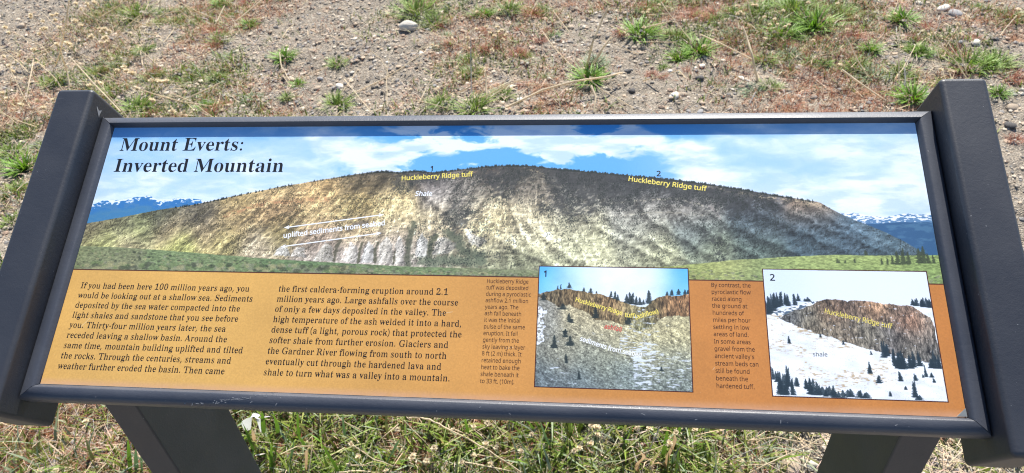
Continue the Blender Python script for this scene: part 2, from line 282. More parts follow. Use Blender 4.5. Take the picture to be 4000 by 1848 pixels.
    for pl, hw, col in (([(298.2,142.6),(298.2,158),(301.6,165.8)], 2.2, (84, 82, 66)), ([(325,141.5),(324.8,153.7),(325.8,163)], 1.8, (84, 84, 66)), ([(343.4,141),(341.6,155.5),(343.6,163.2)], 1.8, (84, 84, 66)), ([(363.6,140.6),(363.8,154.2)], 1.4, (80, 80, 62)), ([(380,139.3),(378.4,154.4),(378.1,171.3),(381,185.4)], 4.2, (86, 90, 72)), ([(402.5,145.7),(401,160.9),(405.8,171.7)], 3.4, (74, 80, 62)), ([(418.5,176.5),(430.9,167.4),(436.2,155.2),(458,149.5)], 5.5, (88, 96, 78)), ([(395.6,142.6),(429.9,144.6),(458.4,143.6)], 6.5, (110, 120, 98)), ([(308.8,178.4),(316.9,184.8),(328.5,188.1)], 3, (110, 100, 88))):
        P = np.array([a_[:2] for a_ in pl]); dm2 = np.full(U.shape, 1e9, np.float32)
        for s1_, s2_ in zip(P[:-1], P[1:]):
            e = s2_-s1_; tt_ = np.clip(((U-s1_[0])*e[0]+(V-s1_[1])*e[1])/(e@e), 0, 1); dm2 = np.minimum(dm2, np.hypot(U-s1_[0]-tt_*e[0], V-s1_[1]-tt_*e[1]))
        mixc(img, sstep(hw*1.3, hw*.3, dm2+(fbm(U/3, V/3, 160, 3)-.5)*hw*1.6)*m*.8, col)
    # trees of the slopes as dark specks
    tp = [(12.3,176.5,0.5),(39.3,184.1,0.6),(85.1,193.3,1),(129.7,207,0.9),(109.9,189.6,0.7),(177.5,204.8,0.5),(174.6,219.6,0.8),(219.8,229.8,0.7),(222.5,214.9,0.5),(204.6,185.6,0.6),(235.1,195.5,0.8),(268.8,215.2,0.4),(289.6,230,0.5),(310.6,245,1),(311.3,205.8,0.8),(331.8,186.9,0.5),(336,225.3,0.6),(361.9,196.6,0.12),(356.1,247.5,0.9),(392.3,249.1,0.8),(404.3,216,0.05),(438.6,230.6,0.6),(427.6,201.8,1),(448.1,221,0.3),(459.4,250.1,1),(473.8,230.7,0.9),(490.3,250.2,1),(484.3,197.6,0.3),(450.7,183.3,0.6),(477.3,169.9,0.5),(508.7,230.8,0.4),(534.2,245.3,1),(530.8,216.7,0.8),(556.5,207.5,0.8),(536.1,179.7,0.4),(565.5,171,0.15),(577.4,240.6,1),(598.6,217,0.8),(598.6,189.4,0.4),(619.8,236,1),(640.4,217.3,0.5),(660.3,190,0.3),(661.6,231.4,1),(702.7,226.9,0.9),(722.5,217.7,1),(701.3,199.4,0.6),(762.5,213.4,0.8),(781.7,204.5,0.5),(740.9,190.7,0.4),(779.7,182.3,0.15),(818.7,182.7,0.15),(431,160.2,0.5),(387.8,159.6,0.5),(404.3,169,0.6),(232.7,157.6,0.3),(277.7,158.2,0.3),(115.5,165.5,0.1),(367.1,150.3,0.3),(323.3,149.6,0.1),(66.5,172.2,0.1),(26.7,159.6,0.05),(515.6,165.8,0.1)]
    fm_ = rbf_lo(tp, U, V, 10)[..., 0]
    mixc(img, m*np.where(U < 350, .35, np.where(U > 430, 1.2, 1))*sstep(.66, .84, fm_+(fbm(U/3.4-V/6, V/3.0, 98, 6, .75)-.5)*1.5)*.56, (58, 60, 60))
    N = 170000; tu = rng.random(N)*905+4; tv = 138+rng.random(N)*122
    dens_ = rbf(tp, tu, tv, 10)[:, 0]
    for pl, hw, dd in (([(439.4,248.5),(428.4,235.4),(423.4,224),(422.9,211.1),(416.4,201.5)], 5.5, .9), ([(457.2,250.2),(453.6,237.1),(449.9,225.7)], 5, .9), ([(460.6,243.6),(482.3,224.2),(501.8,211.6)], 12, .55), ([(297.1,240),(310.8,230),(318.7,216.9),(319.1,202.4)], 7, .5), ([(297.5,226.7),(286,210.2),(280.3,197.2)], 5, .55), ([(488.5,244.6),(520.7,220.8),(537.8,202.8),(554.3,197.8)], 12, .6), ([(541.4,244.7),(577.2,221.1),(612.1,221.3)], 14, .75), ([(565.3,239.4),(609.9,231.6),(646.7,221.5),(683.1,221.6)], 10, .9), ([(693.6,230.4),(706.6,203.4),(713.1,192.9)], 8, .9), ([(707.9,227.7),(739.7,203.7),(768.7,185.6)], 10, .6), ([(741,222.4),(782.3,209.3),(801.9,196.3)], 8, .5), ([(20.2,178.6),(46,185.4),(69.7,193.9),(93.4,189.2),(114.3,202.5),(136.7,209.3)], 4.5, .75), ([(152.3,211.1),(182.4,219.5),(212.4,228)], 3, .6), ([(124.5,192.7),(156.1,193),(201.9,199.9),(237.8,208.3)], 5, .5), ([(128.7,160.4),(160.9,170.4),(189.4,183.5),(218.1,196.7)], 6, .45)):
        P = np.array([a_[:2] for a_ in pl])
        for s1_, s2_ in zip(P[:-1], P[1:]):
            e = s2_-s1_; tt_ = np.clip(((tu-s1_[0])*e[0]+(tv-s1_[1])*e[1])/(e@e), 0, 1); dd_ = np.hypot(tu-s1_[0]-tt_*e[0], tv-s1_[1]-tt_*e[1])
            dens_ = np.maximum(dens_, dd*sstep(hw, hw*.4, dd_))
    clump = fbm(tu/7-tv/12, tv/8, 97, 3); tt = np.interp(tu, (np.arange(W)+0.5)/k, top)
    keep = (rng.random(N) < np.clip(dens_**1.4*.95, .012, .75)*sstep(0.38, 0.58, clump)*1.0) & (tv < tt-0.4)
    tu, tv = tu[keep], tv[keep]; n_ = len(tu); X = (tu*k).astype(int); Yp = ((tv-v0)*k).astype(int)
    tc_ = np.where((tu > 355)[:, None], np.array([[34, 40, 36]]), np.array([[58, 54, 36]]))/255*(0.7+0.7*rng.random((n_, 1)))
    hh = rng.integers(2, 5, n_); ww = rng.integers(1, 3, n_)
    for dy in range(5):
        for dx in range(3):
            s_ = (dy < hh) & (dx < ww-(dy > hh-2)*1) & (Yp+dy < H) & (X+dx < W) & (Yp+dy > 0)
            img[Yp[s_]+dy, X[s_]+dx] = img[Yp[s_]+dy, X[s_]+dx]*.28+tc_[s_]*.72
    for i in range(900):                                            # ragged forest along the rim
        a = rng.uniform(95, 800); y = np.interp(a, (np.arange(W)+0.5)/k, top)
        if rng.random() < np.clip(rbf(tp, np.array([a]), np.array([y]), 11)[0, 0], 0.2, 1)*(0.5 if a < 330 else 1):
            conifer(img, k, 0, v0, a, y-1.3, rng.uniform(1.4, 3.0), rng.uniform(.8, 1.5), (34, 42, 38), rng)
    # meadow
    me_ = ridge([(-49.8,155.8),(-3.4,155.4),(47.2,154.6),(119.1,150.4),(170.8,146.9),(235.3,142.8),(324.7,139.2),(390.1,136.7),(454,136.4),(496,135.3),(578.3,134.1),(658.8,142.4),(690.7,146.3),(722.4,150.3),(738.1,151.3),(777.2,154.5),(815.9,156.8),(853.9,156.5),(908.4,157.7),(936.3,158.1)], 0.5, 6)
    mm = below(me_); dm = me_[None, :]-V
    gcol = rbf_lo([(10.3,149.8,124,136,90),(15,133.3,128,130,96),(145.2,137.7,120,138,92),(281.2,135.3,104,128,84),(369.1,132.3,112,132,88),(496.2,132.3,128,136,98),(678.7,144,150,160,90),(718.3,146.8,174,178,106),(737.2,138.6,130,148,92),(777,151.9,180,186,108),(776.3,144.3,122,150,86),(853.5,153.1,178,186,106),(852.3,143.8,118,148,82),(901.9,151.7,150,172,92),(903.4,137.2,122,150,86)], U, V, 16)/255
    gcol = gcol*.86+gcol.mean(2, keepdims=True)*.14; gcol = gcol*(1+(fbm(U/2.6, V/1.0, 110, 5, .65)-0.5)[..., None]*1.0)
    img += (np.clip(gcol, 0, 1)-img)*mm[..., None]
    for i in range(1300):                                           # sagebrush in the foreground
        a = (rng.uniform(2, 330) if rng.random() < .6 else rng.uniform(300, 560)) if rng.random() < 0.78 else rng.uniform(660, 912)
        yt = np.interp(a, (np.arange(W)+0.5)/k, me_); b = rng.uniform(128, max(129, yt-4))
        if a > 660 and b > 138: continue
        r = rng.uniform(.5, 2.4)*(1.7 if b < 136 and a < 340 else 0.8)
        x0, x1 = int((a-r*1.3)*k), int((a+r*1.3)*k); y0, y1 = int((b-v0-r*.7)*k), int((b-v0+r*.8)*k)
        x0 = max(x0, 0); y0 = max(y0, 0); x1 = min(x1, W); y1 = min(y1, H)
        if x1-x0 < 2 or y1-y0 < 2: continue
        yy, xx = np.mgrid[y0:y1, x0:x1]; e = ((xx/k-a)/(r*1.3))**2+((yy/k+v0-b)/(r*.8))**2
        c = [(176, 172, 128), (150, 152, 128), (70, 76, 58), (120, 140, 90)][rng.integers(0, 4)]
        al = (np.clip((1-e)*2, 0, 1)*(0.4+0.6*rng.random(e.shape)))[..., None]
        img[y0:y1, x0:x1] += (np.array(c)/255*(0.6+0.6*rng.random(e.shape)[..., None])-img[y0:y1, x0:x1])*al*0.8
    for (a, b, h, wd) in [(859.5,147.3,6,3),(864.7,147,7,3),(869.6,147.5,9,4),(874.4,147.1,14,7),(879.7,147.6,17,8),(884.6,147.7,13,7),(894.9,149.1,16,8),(899.3,149.2,18,9),(903.8,149.3,10,5),(908.2,148.9,9,4),(845.6,156.8,5,5),(834,148.6,4,2.5),(824.5,148,3,2),(818.8,148.3,3,2),(816.9,148.3,4,2)]:
        conifer(img, k, 0, v0, a, b, h, wd, (58, 68, 48), rng)
    img += (rng.random(img.shape[:2])[..., None]-0.5)*0.03
    # full sheet with the ochre text band below
    Hf = int(round(308*k)); full = np.zeros((Hf, W, 3), np.float32)
    Ub, Vb = np.meshgrid((np.arange(W)+0.5)/k, (np.arange(Hf)+0.5)/k)
    t = sstep(120, 800, Ub)
    oc = np.array([214, 168, 92])*(1-t[..., None])+np.array([190, 124, 62])*t[..., None]
    full[:] = oc/255*(1+(fbm(Ub/60, Vb/40, 130, 4)-0.5)[..., None]*0.10+(fbm(Ub/1.1, Vb/1.1, 131, 2)-0.5)[..., None]*0.10)
    edge_tint = sstep(9, 0, Vb)*0.5*(0.75+0.5*fbm(Ub/5, Vb/3, 133, 4)) # mottled pinkish tint, strongest along the lower rail
    full += (np.array([214, 170, 150])/255-full)*edge_tint[..., None]
    r0 = int(128.0*k); full[r0:] = img[r0-int(v0*k):r0-int(v0*k)+Hf-r0] if img.shape[0] >= r0-int(v0*k)+Hf-r0 else np.concatenate([img[r0-int(v0*k):], img[-1:].repeat(r0-int(v0*k)+Hf-r0-img.shape[0], 0)])
    full[r0-3:r0] = np.array([70, 32, 20])/255
    sp_y, sp_x = rng.integers(0, Hf, 900), rng.integers(0, W, 900); full[sp_y, sp_x] = full[sp_y, sp_x]*.55+.42
    for i in range(16):                                             # fine scratches in the laminate
        a, b = rng.uniform(20, 890), rng.uniform(10, 120); ang = rng.uniform(-.6, 1.2); L = rng.uniform(3, 16)
        for s in np.linspace(0, L, int(L*5)):
            x = int((a+s*math.cos(ang))*k); y = int((b+s*math.sin(ang))*k)
            if 0 <= x < W and 0 <= y < Hf: full[y, x] = full[y, x]*0.55+0.40
    return np.clip(full, 0, 1)

def poly_mask(P, U, V):
    P = np.array([p[:2] for p in P]); inside = np.zeros(U.shape, bool); n = len(P)
    for i in range(n):
        x1, y1 = P[i]; x2, y2 = P[(i+1) % n]
        if y1 == y2: continue
        c = ((V >= min(y1, y2)) & (V < max(y1, y2))) & (U < (V-y1)/(y2-y1)*(x2-x1)+x1); inside ^= c
    return inside.astype(np.float32)

def paint_cliff():                                                  # inset picture 1
    k = 3.2; u0, u1, v0, v1 = 519.8, 670.4, 15.0, 139.0
    W, H = int((u1-u0)*k), int((v1-v0)*k); U, V = np.meshgrid(u0+(np.arange(W)+.5)/k, v0+(np.arange(H)+.5)/k)
    rng = np.random.default_rng(11); img = np.zeros((H, W, 3), np.float32)
    sk = rbf([(521.7,137.3,50,160,240),(522.4,117.8,120,195,250),(547.2,135.2,165,210,248),(570.3,130.8,225,235,252),(593.1,131.2,232,240,253),(615.6,119.6,225,236,252),(638.2,132,228,238,252),(666.3,137.3,70,170,240),(665.6,118.2,130,200,250),(581.8,114.1,222,236,252),(547.6,118.3,170,215,250)], U, V, 14)/255
    img[:] = sk+(fbm(U/12, V/9, 200, 4)-.5)[..., None]*.08
    P = np.array([(506.7,107.2),(520.4,109.5),(528.3,111.9),(536.3,113.8),(551.1,115.3),(559.1,113.7),(570.5,111.3),(581.8,110),(593.1,107.3),(602.1,103.9),(609.9,101.1),(615.4,99.3),(622,97.9),(627.6,98),(633.2,103.4),(641,108.3),(648.8,109.6),(659.9,110.4),(669.8,111.8),(679.7,112.6)])
    top = np.interp(U[0], P[:, 0], P[:, 1])+(fbm(U[0]/3, U[0]*0, 205, 4)-.5)*2.2; m = np.clip((top[None]-V)*k, 0, 1)
    Q = np.array([(506.8,105.4),(520.5,105.7),(528.7,102.3),(540.2,96.1),(551.5,98.1),(559.5,94.7),(570.8,90.3),(577.6,83.5),(593.1,82.2),(604.2,79),(611.9,77.5),(618.4,73.1),(621.7,73.2),(632.7,76.9),(640.5,85.1),(650.5,89),(669,88.6),(680.9,88.9)])
    low = np.interp(U[0], Q[:, 0], Q[:, 1])+(fbm(U[0]/4, U[0]*0+3, 206, 4)-.5)*3
    body = rbf([(525.7,88.1,140,138,128),(526.4,70.7,135,135,125),(538.3,48.3,140,138,120),(528,25.7,100,110,112),(559.5,91.2,178,165,130),(582.1,76.7,180,168,135),(559.9,71.6,165,158,130),(604.2,70.4,178,168,130),(604.1,61.4,160,158,135),(571.3,53.7,132,134,120),(582.3,38.5,140,142,122),(571.7,21.7,105,116,118),(604,28.2,122,132,126),(626,67.6,185,175,130),(647.9,73.8,190,178,132),(663.9,68.6,180,170,130),(636.5,51.1,150,150,128),(657.8,46.3,150,152,132),(657.1,24.5,120,128,120),(642.7,85.1,165,158,130)], U, V, 12)/255
    crack = np.abs(fbm(U/5, V/3.2, 210, 5)-.5); body = body*np.array([.99, 1.0, 1.02])*(0.82+np.clip(crack*7, 0, .22)+(fbm(U/1.6, V/.9, 212, 4, .65)-.5)*1.0)[..., None]
    body = body*(1+(fbm(U/18+V/18, V/1.1+U/3.2, 214, 3)-.5)*.35)[..., None]
    img += (np.clip(body, 0, 1)-img)*m[..., None]
    rg = np.gradient(fbm(U/7+V/16, V/5, 240, 6, .6), axis=1); body = body*(1+np.clip(rg/rg.std()*.12, -.4, .4))[..., None]; img += (np.clip(body, 0, 1)-img)*m[..., None]
    mc = m*np.clip((V-low[None])*k, 0, 1)
    cl = rbf([(530.7,108.3,110,85,70),(553.5,110,150,100,65),(570.6,106.8,130,100,70),(587.5,103.6,165,105,70),(582,92.9,110,85,62),(602,92.2,150,105,75),(615.3,90.2,160,140,100),(621.8,80,120,115,90),(635.3,96.5,110,90,66),(648.6,101.4,130,80,55),(663,104.1,180,100,62),(662.6,93.6,150,95,65),(542.3,102.6,90,72,60)], U, V, 9)/255
    cr = np.abs(fbm(U/2.2, V/9, 220, 4)-.5); cl = (cl*.5+cl.mean(2, keepdims=True)*.5)*np.array([1.06, 1.08, .92]); cr3 = fbm(U/3, V/3, 226, 4); cl = cl*(.55+np.clip(cr*5, 0, .45)+(cr3-.5)*.8)[..., None]
    rg = np.gradient(fbm(U/4, V/8, 241, 6, .6), axis=1); cl = cl*(1.1+np.clip(rg/rg.std()*.2, -.5, .5))[..., None]
    img += (np.clip(cl, 0, 1)-img)*mc[..., None]
    sn = poly_mask([(517.5,96.2),(526.6,94.6),(529.1,89.4),(525.3,84.6),(526.8,75.3),(526.6,65),(527.8,60.4),(522.4,57.4),(515.8,54.4)], U+(fbm(U/3, V/3, 231, 4)-.5)*7, V)*sstep(.36, .56, fbm(U/1.6, V/1.6, 230, 4)); mixc(img, sn, (232, 238, 250))
    sf = rbf([(520.8,99.8,0.55),(525.4,96.3,0.4),(543.5,59.7,0.5),(549,61,0.4),(609.6,62.7,0.7),(615,61.7,0.6),(623.6,53,0.8),(624.5,39.8,0.9),(623.8,26.7,0.9),(636.3,40.1,0.7),(644.9,41.5,0.6),(641.4,29.4,0.6),(648,79.5,0.5),(640.3,75.9,0.6),(666.5,52,0.6),(663,40.9,0.6),(538.8,29.4,0.6),(545.5,26.3,0.6),(544.5,21.9,0.5),(604,36.9,0.45),(614.7,26.4,0.5),(586.6,66.6,0.5),(635.9,19.5,0.6),(559.3,106.5,0),(582,89.4,0),(571.3,49.2,0.05),(560.5,37.8,0.1),(653,62.7,0.05),(653.7,87.7,0.1),(593.2,72.4,0.1),(523.1,36.7,0.1),(582.5,18.8,0.3)], U, V, 6)[..., 0]
    mixc(img, m*sstep(.66, .80, sf*.50+fbm(U/4.5, V/1.0, 233, 4)*.62)*.9, (222, 232, 248))
    for (a, b, h, wd) in [(538.8,114.2,4,2),(542.2,114.8,5,2),(550.5,115.7,6,6),(565.4,112.6,4,3),(572.6,111.3,5,5),(578.4,111,2,2),(593.1,107.3,6,4),(597,105.2,8,5),(599.8,103.9,6,4),(608.7,101.5,9,6),(612.1,100.6,12,7),(614.3,100.2,12,7),(618.2,99.6,9,5),(622.1,99.4,8,5),(625.4,100.2,5,4),(630.4,101.2,14,9),(648.8,110.2,4,3),(653,110.3,6,5),(660.4,111,6,6),(666.3,111.7,5,4),(669.6,112.1,4,3),(551.9,80.6,9,6),(553.6,79.5,4,6),(537,53.3,13,8),(547.8,64.4,8,8),(552.5,56,10,10),(549.6,38.6,9,5),(562.4,23,8,4),(578.1,84.7,14,7),(609.7,79.1,10,9),(544.8,93.2,6,12),(562.1,76.2,1,1),(641.5,33.7,4,4),(547.7,69,4,7),(525.2,102.3,8,8)]:
        conifer(img, k, u0, v0, a, b, h, wd, (30, 42, 44), rng)
    img += (rng.random(img.shape[:2])[..., None]-.5)*.04
    return np.clip(img, 0, 1)

def paint_snow():                                                   # inset picture 2
    k = 3.2; u0, u1, v0, v1 = 744.8, 899.8, 13.8, 139.5
    W, H = int((u1-u0)*k), int((v1-v0)*k); U, V = np.meshgrid(u0+(np.arange(W)+.5)/k, v0+(np.arange(H)+.5)/k)
    rng = np.random.default_rng(12); img = np.zeros((H, W, 3), np.float32)
    img[:] = (rbf([(751.1,135.4,205,222,245),(820.7,136.7,218,230,248),(888.8,137.8,222,232,248),(749.3,111.4,215,228,246),(818.2,114.1,225,232,246),(884.9,110.6,226,234,248)], U, V, 25)/255)
    P = np.array([(731.4,87.6),(743.3,92.8),(751.7,97.9),(758.7,99.9),(771.5,102),(785.7,107.3),(794.8,108.1),(806.3,109.5),(821.9,106.8),(840,108.4),(851,106.8),(881.7,103.9),(889.3,102.8),(898.9,101.3),(911.7,99.1)])
    top = np.interp(U[0], P[:, 0], P[:, 1])+(fbm(U[0]/3, U[0]*0, 305, 4)-.5)*1.0; m = np.clip((top[None]-V)*k, 0, 1)
    mixc(img, m, (236, 242, 252)); sh = fbm(U/14+V/20, V/5, 310, 4); img *= (1-m*(sh-.45)*.22)[..., None]
    cy = np.array([(757.8,88.3),(778.5,79.1),(798,73.1),(819.4,66),(834.2,60.5),(849.1,58.1),(872.2,52.4)])
    mask = poly_mask([(757.2,88.2),(763.9,93.9),(774.6,98.4),(785.2,102.3),(794.8,107.2),(806.4,109.9),(817.6,108.7),(821.9,106.8),(824.3,108.6),(840,108.4),(851,106.8),(881.7,103.9),(888.7,98.6),(897.6,92.8),(899.3,82.2),(898.9,72.8),(900.3,61.3),(900.9,51),(886.7,49.4),(872.2,52.4),(849.1,58.1),(834.2,60.5),(819.4,66),(798,73.1),(778.5,79.1)], U+ (fbm(U/4, V/4, 320, 3)-.5)*3, V+(fbm(U/4, V/4, 323, 3)-.5)*3)
    cl = rbf([(768.1,89.7,95,98,98),(784.4,93.8,110,102,82),(786.6,81.7,120,105,78),(801.2,103.9,110,85,60),(804.7,94.2,130,95,62),(803.2,79.8,130,112,84),(816.7,100.6,150,98,60),(819.2,103.1,70,60,55),(820.2,82.6,120,102,78),(830.2,100.9,100,82,66),(837.1,102.3,170,115,70),(836.9,83,118,110,88),(850.3,101.4,185,125,75),(849.6,95.3,175,120,72),(846.5,71.4,115,105,85),(856.9,83.5,90,92,92),(860.7,95.6,150,112,80),(871.7,95.8,110,88,72),(870.6,87.4,170,105,65),(881.6,87.7,180,108,66),(879.4,72.3,135,115,95),(869.1,76.7,100,92,85),(893.1,91.5,150,125,100),(890.9,77.3,120,105,90),(872.6,62.8,110,105,92),(856.2,62.3,88,82,80),(890.6,61,95,92,85)], U, V, 7)/255
    cr = np.abs(fbm(U/2.4, V/7, 330, 5)-.5); cr2 = np.abs(fbm(U/6, V/6, 335, 4)-.5)
    cl = (cl*.52+cl.mean(2, keepdims=True)*.48)*1.04; cl = cl*(.42+np.clip(cr*4, 0, .38)+np.clip(cr2*4, 0, .3)+(fbm(U/5, V/5, 337, 4)-.5)*.6)[..., None]
    rg = np.gradient(fbm(U/5, V/10, 341, 6, .6), axis=1); cl = cl*(1.1+np.clip(rg/rg.std()*.2, -.5, .5))[..., None]
    img += (np.clip(cl, 0, 1)-img)*mask[..., None]
    mixc(img, mask*sstep(.78, .84, fbm(U/3, V/1.3, 340, 3)+.0), (225, 232, 245))
    st = rbf([(763.5,75.1,0.7),(780.4,75.6,0.9),(791.4,73.5,0.8),(762.3,60.8,0.8),(770.2,62.2,0.9),(784.6,61.5,0.6),(803.7,63.2,0.7),(748.6,72.4,0.6),(782.2,35.9,0.7),(787.5,34.9,0.8),(789.3,30.4,0.7),(809.1,32.2,0.8),(825.5,33.9,0.8),(842,36.7,0.7),(863.5,36.2,0.6),(837.7,36.5,0.9),(841.3,31,0.7),(829.6,22.7,0.5),(755.4,45.4,0.1),(799.7,46.8,0.1),(764.5,22.8,0.3),(821.7,47.4,0.05),(839.9,19.7,0.25),(873.5,32,0.1),(887.8,21.4,0.1),(771.8,67,0.1),(800.5,53.7,0.05)], U, V, 5, 1.6)[..., 0]
    mixc(img, m*(1-mask)*sstep(.66, .80, st*.45+fbm(U/3.2, V/.9, 345, 4)*.62)*.8, (176, 150, 112))
    mixc(img, m*(1-mask)*(rng.random(U.shape) > .975)*.5, (120, 120, 120))
    mixc(img, m*(1-mask)*poly_mask([(751.5,95.4),(771.4,100.8),(785.5,106),(794.8,107.5),(785.2,102.3),(774.5,97.8),(763.9,93.3),(756.7,89.4)], U, V)*sstep(.45, .6, fbm(U/2.5, V/1.5, 350, 3)), (80, 100, 120))
    T = [(745.6,92.8,20,9),(748,94.1,22,10),(750.4,96.6,22,10),(753.5,99.2,20,9),(756.5,100.5,18,9),(760,101.8,16,8),(763,103.1,14,8),(766.9,101.9,13,6),(771.5,102.6,14,7),(776.5,107.1,9,6),(786.2,106.7,5,8),(783.4,107.2,3,5),(883.6,105.1,8,6),(886.2,104.6,9,6),(889.5,104.1,10,7),(892.7,103.5,11,8),(895.4,103.3,12,8),(898.1,103,12,8),(763.1,64.4,8,4),(793.6,71.2,5,3),(813.8,64.6,5,3),(838.1,55.4,4,2.5),(834.1,37.5,15,7),(841,28.7,8,9),(862.2,31.1,11,6),(874.1,32.1,8,5),(881.4,35.1,4,2.5),(884.2,35.8,12,4),(888.9,35.4,5,5),(890.8,30.9,6,4),(850.1,16.8,6,4),(872.3,16.4,17,8),(876.2,14.4,7,8),(864.8,23.4,4,4),(850.6,52.9,20,7),(852.5,54.7,18,7),(857.2,45.1,18,9),(860.1,42.9,22,11),(863.2,42.4,20,11),(866.6,43.1,20,11),(870.9,43.2,20,10),(875.3,44.5,18,10),(879.8,45.8,16,9),(889.2,44.4,14,9),(894.4,44,20,10),(897.7,44.1,17,8),(745.2,29,16,6),(748.3,26.8,18,7),(750.7,15.5,26,9),(753.9,14.5,30,11),(757.3,15.8,27,10),(761.2,22.7,22,9),(762.7,14.8,18,9),(767.8,22.9,10,7),(775.2,20.9,11,8),(779.2,16.5,18,12),(783.4,15.6,20,13),(787.8,15.7,14,11),(796.4,15.4,14,11),(798.6,16.1,10,9),(807.1,14.1,9,11),(814.7,15,8,12),(823.2,14.7,8,11),(828.5,14.3,7,12),(800.6,13.9,6,12),(792,14.7,8,9)]
    for (a, b, h, wd) in T:
        for _ in range(2): conifer(img, k, u0, v0, a+rng.normal(0, wd*.12), b, h*rng.uniform(.55, .92), wd*rng.uniform(.55, .9), (34, 50, 60), rng)
    img += (rng.random(img.shape[:2])[..., None]-.5)*.03
    return np.clip(img, 0, 1)

def image_from(name, arr):
    h, w_, _ = arr.shape; im = bpy.data.images.new(name, w_, h)
    px = np.ones((h, w_, 4), np.float32); px[..., :3] = arr; im.pixels.foreach_set(px.ravel()); im.update(); im.pack()
    return im
def m_print(name, im=None, color=None):
    m, nt, b = material(name, 0.42, 0.5, color or (1, 1, 1))
    if im:
        t = nt.nodes.new('ShaderNodeTexImage'); t.image = im; t.interpolation = 'Cubic'
        nt.links.new(t.outputs[0], b.inputs['Base Color'])
    b.inputs['Coat Weight'].default_value = 0.5; b.inputs['Coat Roughness'].default_value = 0.12
    return m

# ------------------------------------------------------------------ the ground
VNs = [VN(900+i) for i in range(4)]
def ground_h(x, y):
    x = np.asarray(x, float); y = np.asarray(y, float)
    near = np.exp(-(np.maximum(0, np.hypot(x, y-1.5)-6)/8)**2)
    return ((VNs[0](x*1.3+50, y*1.3+50)-.5)*.030+(VNs[1](x*5+50, y*5+50)-.5)*.020+(VNs[2](x*17+50, y*17+50)-.5)*.015+(VNs[3](x*38+80, y*38+80)-.5)*.011)*near

def axis(lo, hi, step, far):
    a = list(np.arange(lo, hi+1e-6, step)); s = step; x = hi
    while x < far: s *= 1.22; x += s; a.append(x)
    s = step; x = lo; pre = []
    while x > -far: s *= 1.22; x -= s; pre.append(x)
    return np.array(pre[::-1]+a)
def make_ground():
    xs = axis(-3.2, 3.2, .014, 400); ys = axis(-.3, 3.6, .014, 400)
    X, Y = np.meshgrid(xs, ys); Z = ground_h(X, Y)
    V = np.stack([X.ravel(), Y.ravel(), Z.ravel()], 1); n = len(xs); m_ = len(ys)
    i = (np.arange(m_-1)[:, None]*n+np.arange(n-1)[None]).ravel()
    F = np.stack([i, i+1, i+n+1, i+n], 1)
    m, nt, b = material('gravelly_soil', 0.95, 0.2)
    tc = nt.nodes.new('ShaderNodeTexCoord'); co = tc.outputs['Object']
    n1 = noise_node(nt, 2.2, 6, .6, co); n2 = noise_node(nt, 55, 6, .7, co)
    vo = nt.nodes.new('ShaderNodeTexVoronoi'); vo.inputs['Scale'].default_value = 210; nt.links.new(co, vo.inputs['Vector'])
    v2 = nt.nodes.new('ShaderNodeTexVoronoi'); v2.inputs['Scale'].default_value = 85; nt.links.new(co, v2.inputs['Vector'])
    soil = ramp(nt, n1.outputs[0], [(.3, (.165, .140, .108)), (.55, (.228, .197, .152)), (.75, (.29, .252, .198))])
    sep = nt.nodes.new('ShaderNodeSeparateColor'); nt.links.new(vo.outputs['Color'], sep.inputs[0])
    grit = ramp(nt, sep.outputs[0], [(0, (.07, .065, .06)), (.22, (.20, .18, .165)), (.5, (.33, .27, .21)), (.8, (.47, .40, .31)), (1, (.62, .56, .47))])
    mx = nt.nodes.new('ShaderNodeMix'); mx.data_type = 'RGBA'
    fr = ramp(nt, n2.outputs[0], [(.35, (.15, .15, .15)), (.6, (.8, .8, .8))])
    nt.links.new(fr.outputs[0], mx.inputs[0]); nt.links.new(soil.outputs[0], mx.inputs[6]); nt.links.new(grit.outputs[0], mx.inputs[7])
    nt.links.new(mx.outputs[2], b.inputs['Base Color'])
    h1 = nt.nodes.new('ShaderNodeMath'); h1.operation = 'MULTIPLY'; nt.links.new(vo.outputs['Distance'], h1.inputs[0]); h1.inputs[1].default_value = -1.0
    h2 = nt.nodes.new('ShaderNodeMath'); h2.operation = 'ADD'; nt.links.new(h1.outputs[0], h2.inputs[0]); nt.links.new(n2.outputs[0], h2.inputs[1])
    bp = nt.nodes.new('ShaderNodeBump'); bp.inputs['Strength'].default_value = .9; bp.inputs['Distance'].default_value = .006
    nt.links.new(h2.outputs[0], bp.inputs['Height']); nt.links.new(bp.outputs[0], b.inputs['Normal'])
    o = link('ground', np_mesh('ground', V, [F], m, smooth=True)); tag(o, kind='structure')
make_ground()

# ------------------------------------------------------------------ interpretive sign
sign = link('interpretive_sign', None); sign.empty_display_size = 0.2
tag(sign, 'slanted park exhibit sign with a mountain panorama in a charcoal metal frame on two legs', 'sign')
ct, st_ = math.cos(TILT), math.sin(TILT)
def L2W(p):                                                         # panel coordinates (metres) to world
    u, v, w_ = p; return (u, v*ct-w_*st_, GZ+v*st_+w_*ct)
PW, PH = 0.914, 0.3075
def panel_mesh(name, V, polys, mat, smooth=False):
    V = np.asarray(V, float); Wd = np.stack([V[:, 0], V[:, 1]*ct-V[:, 2]*st_, GZ+V[:, 1]*st_+V[:, 2]*ct], 1)
    return np_mesh(name, Wd, polys, mat, smooth=smooth)

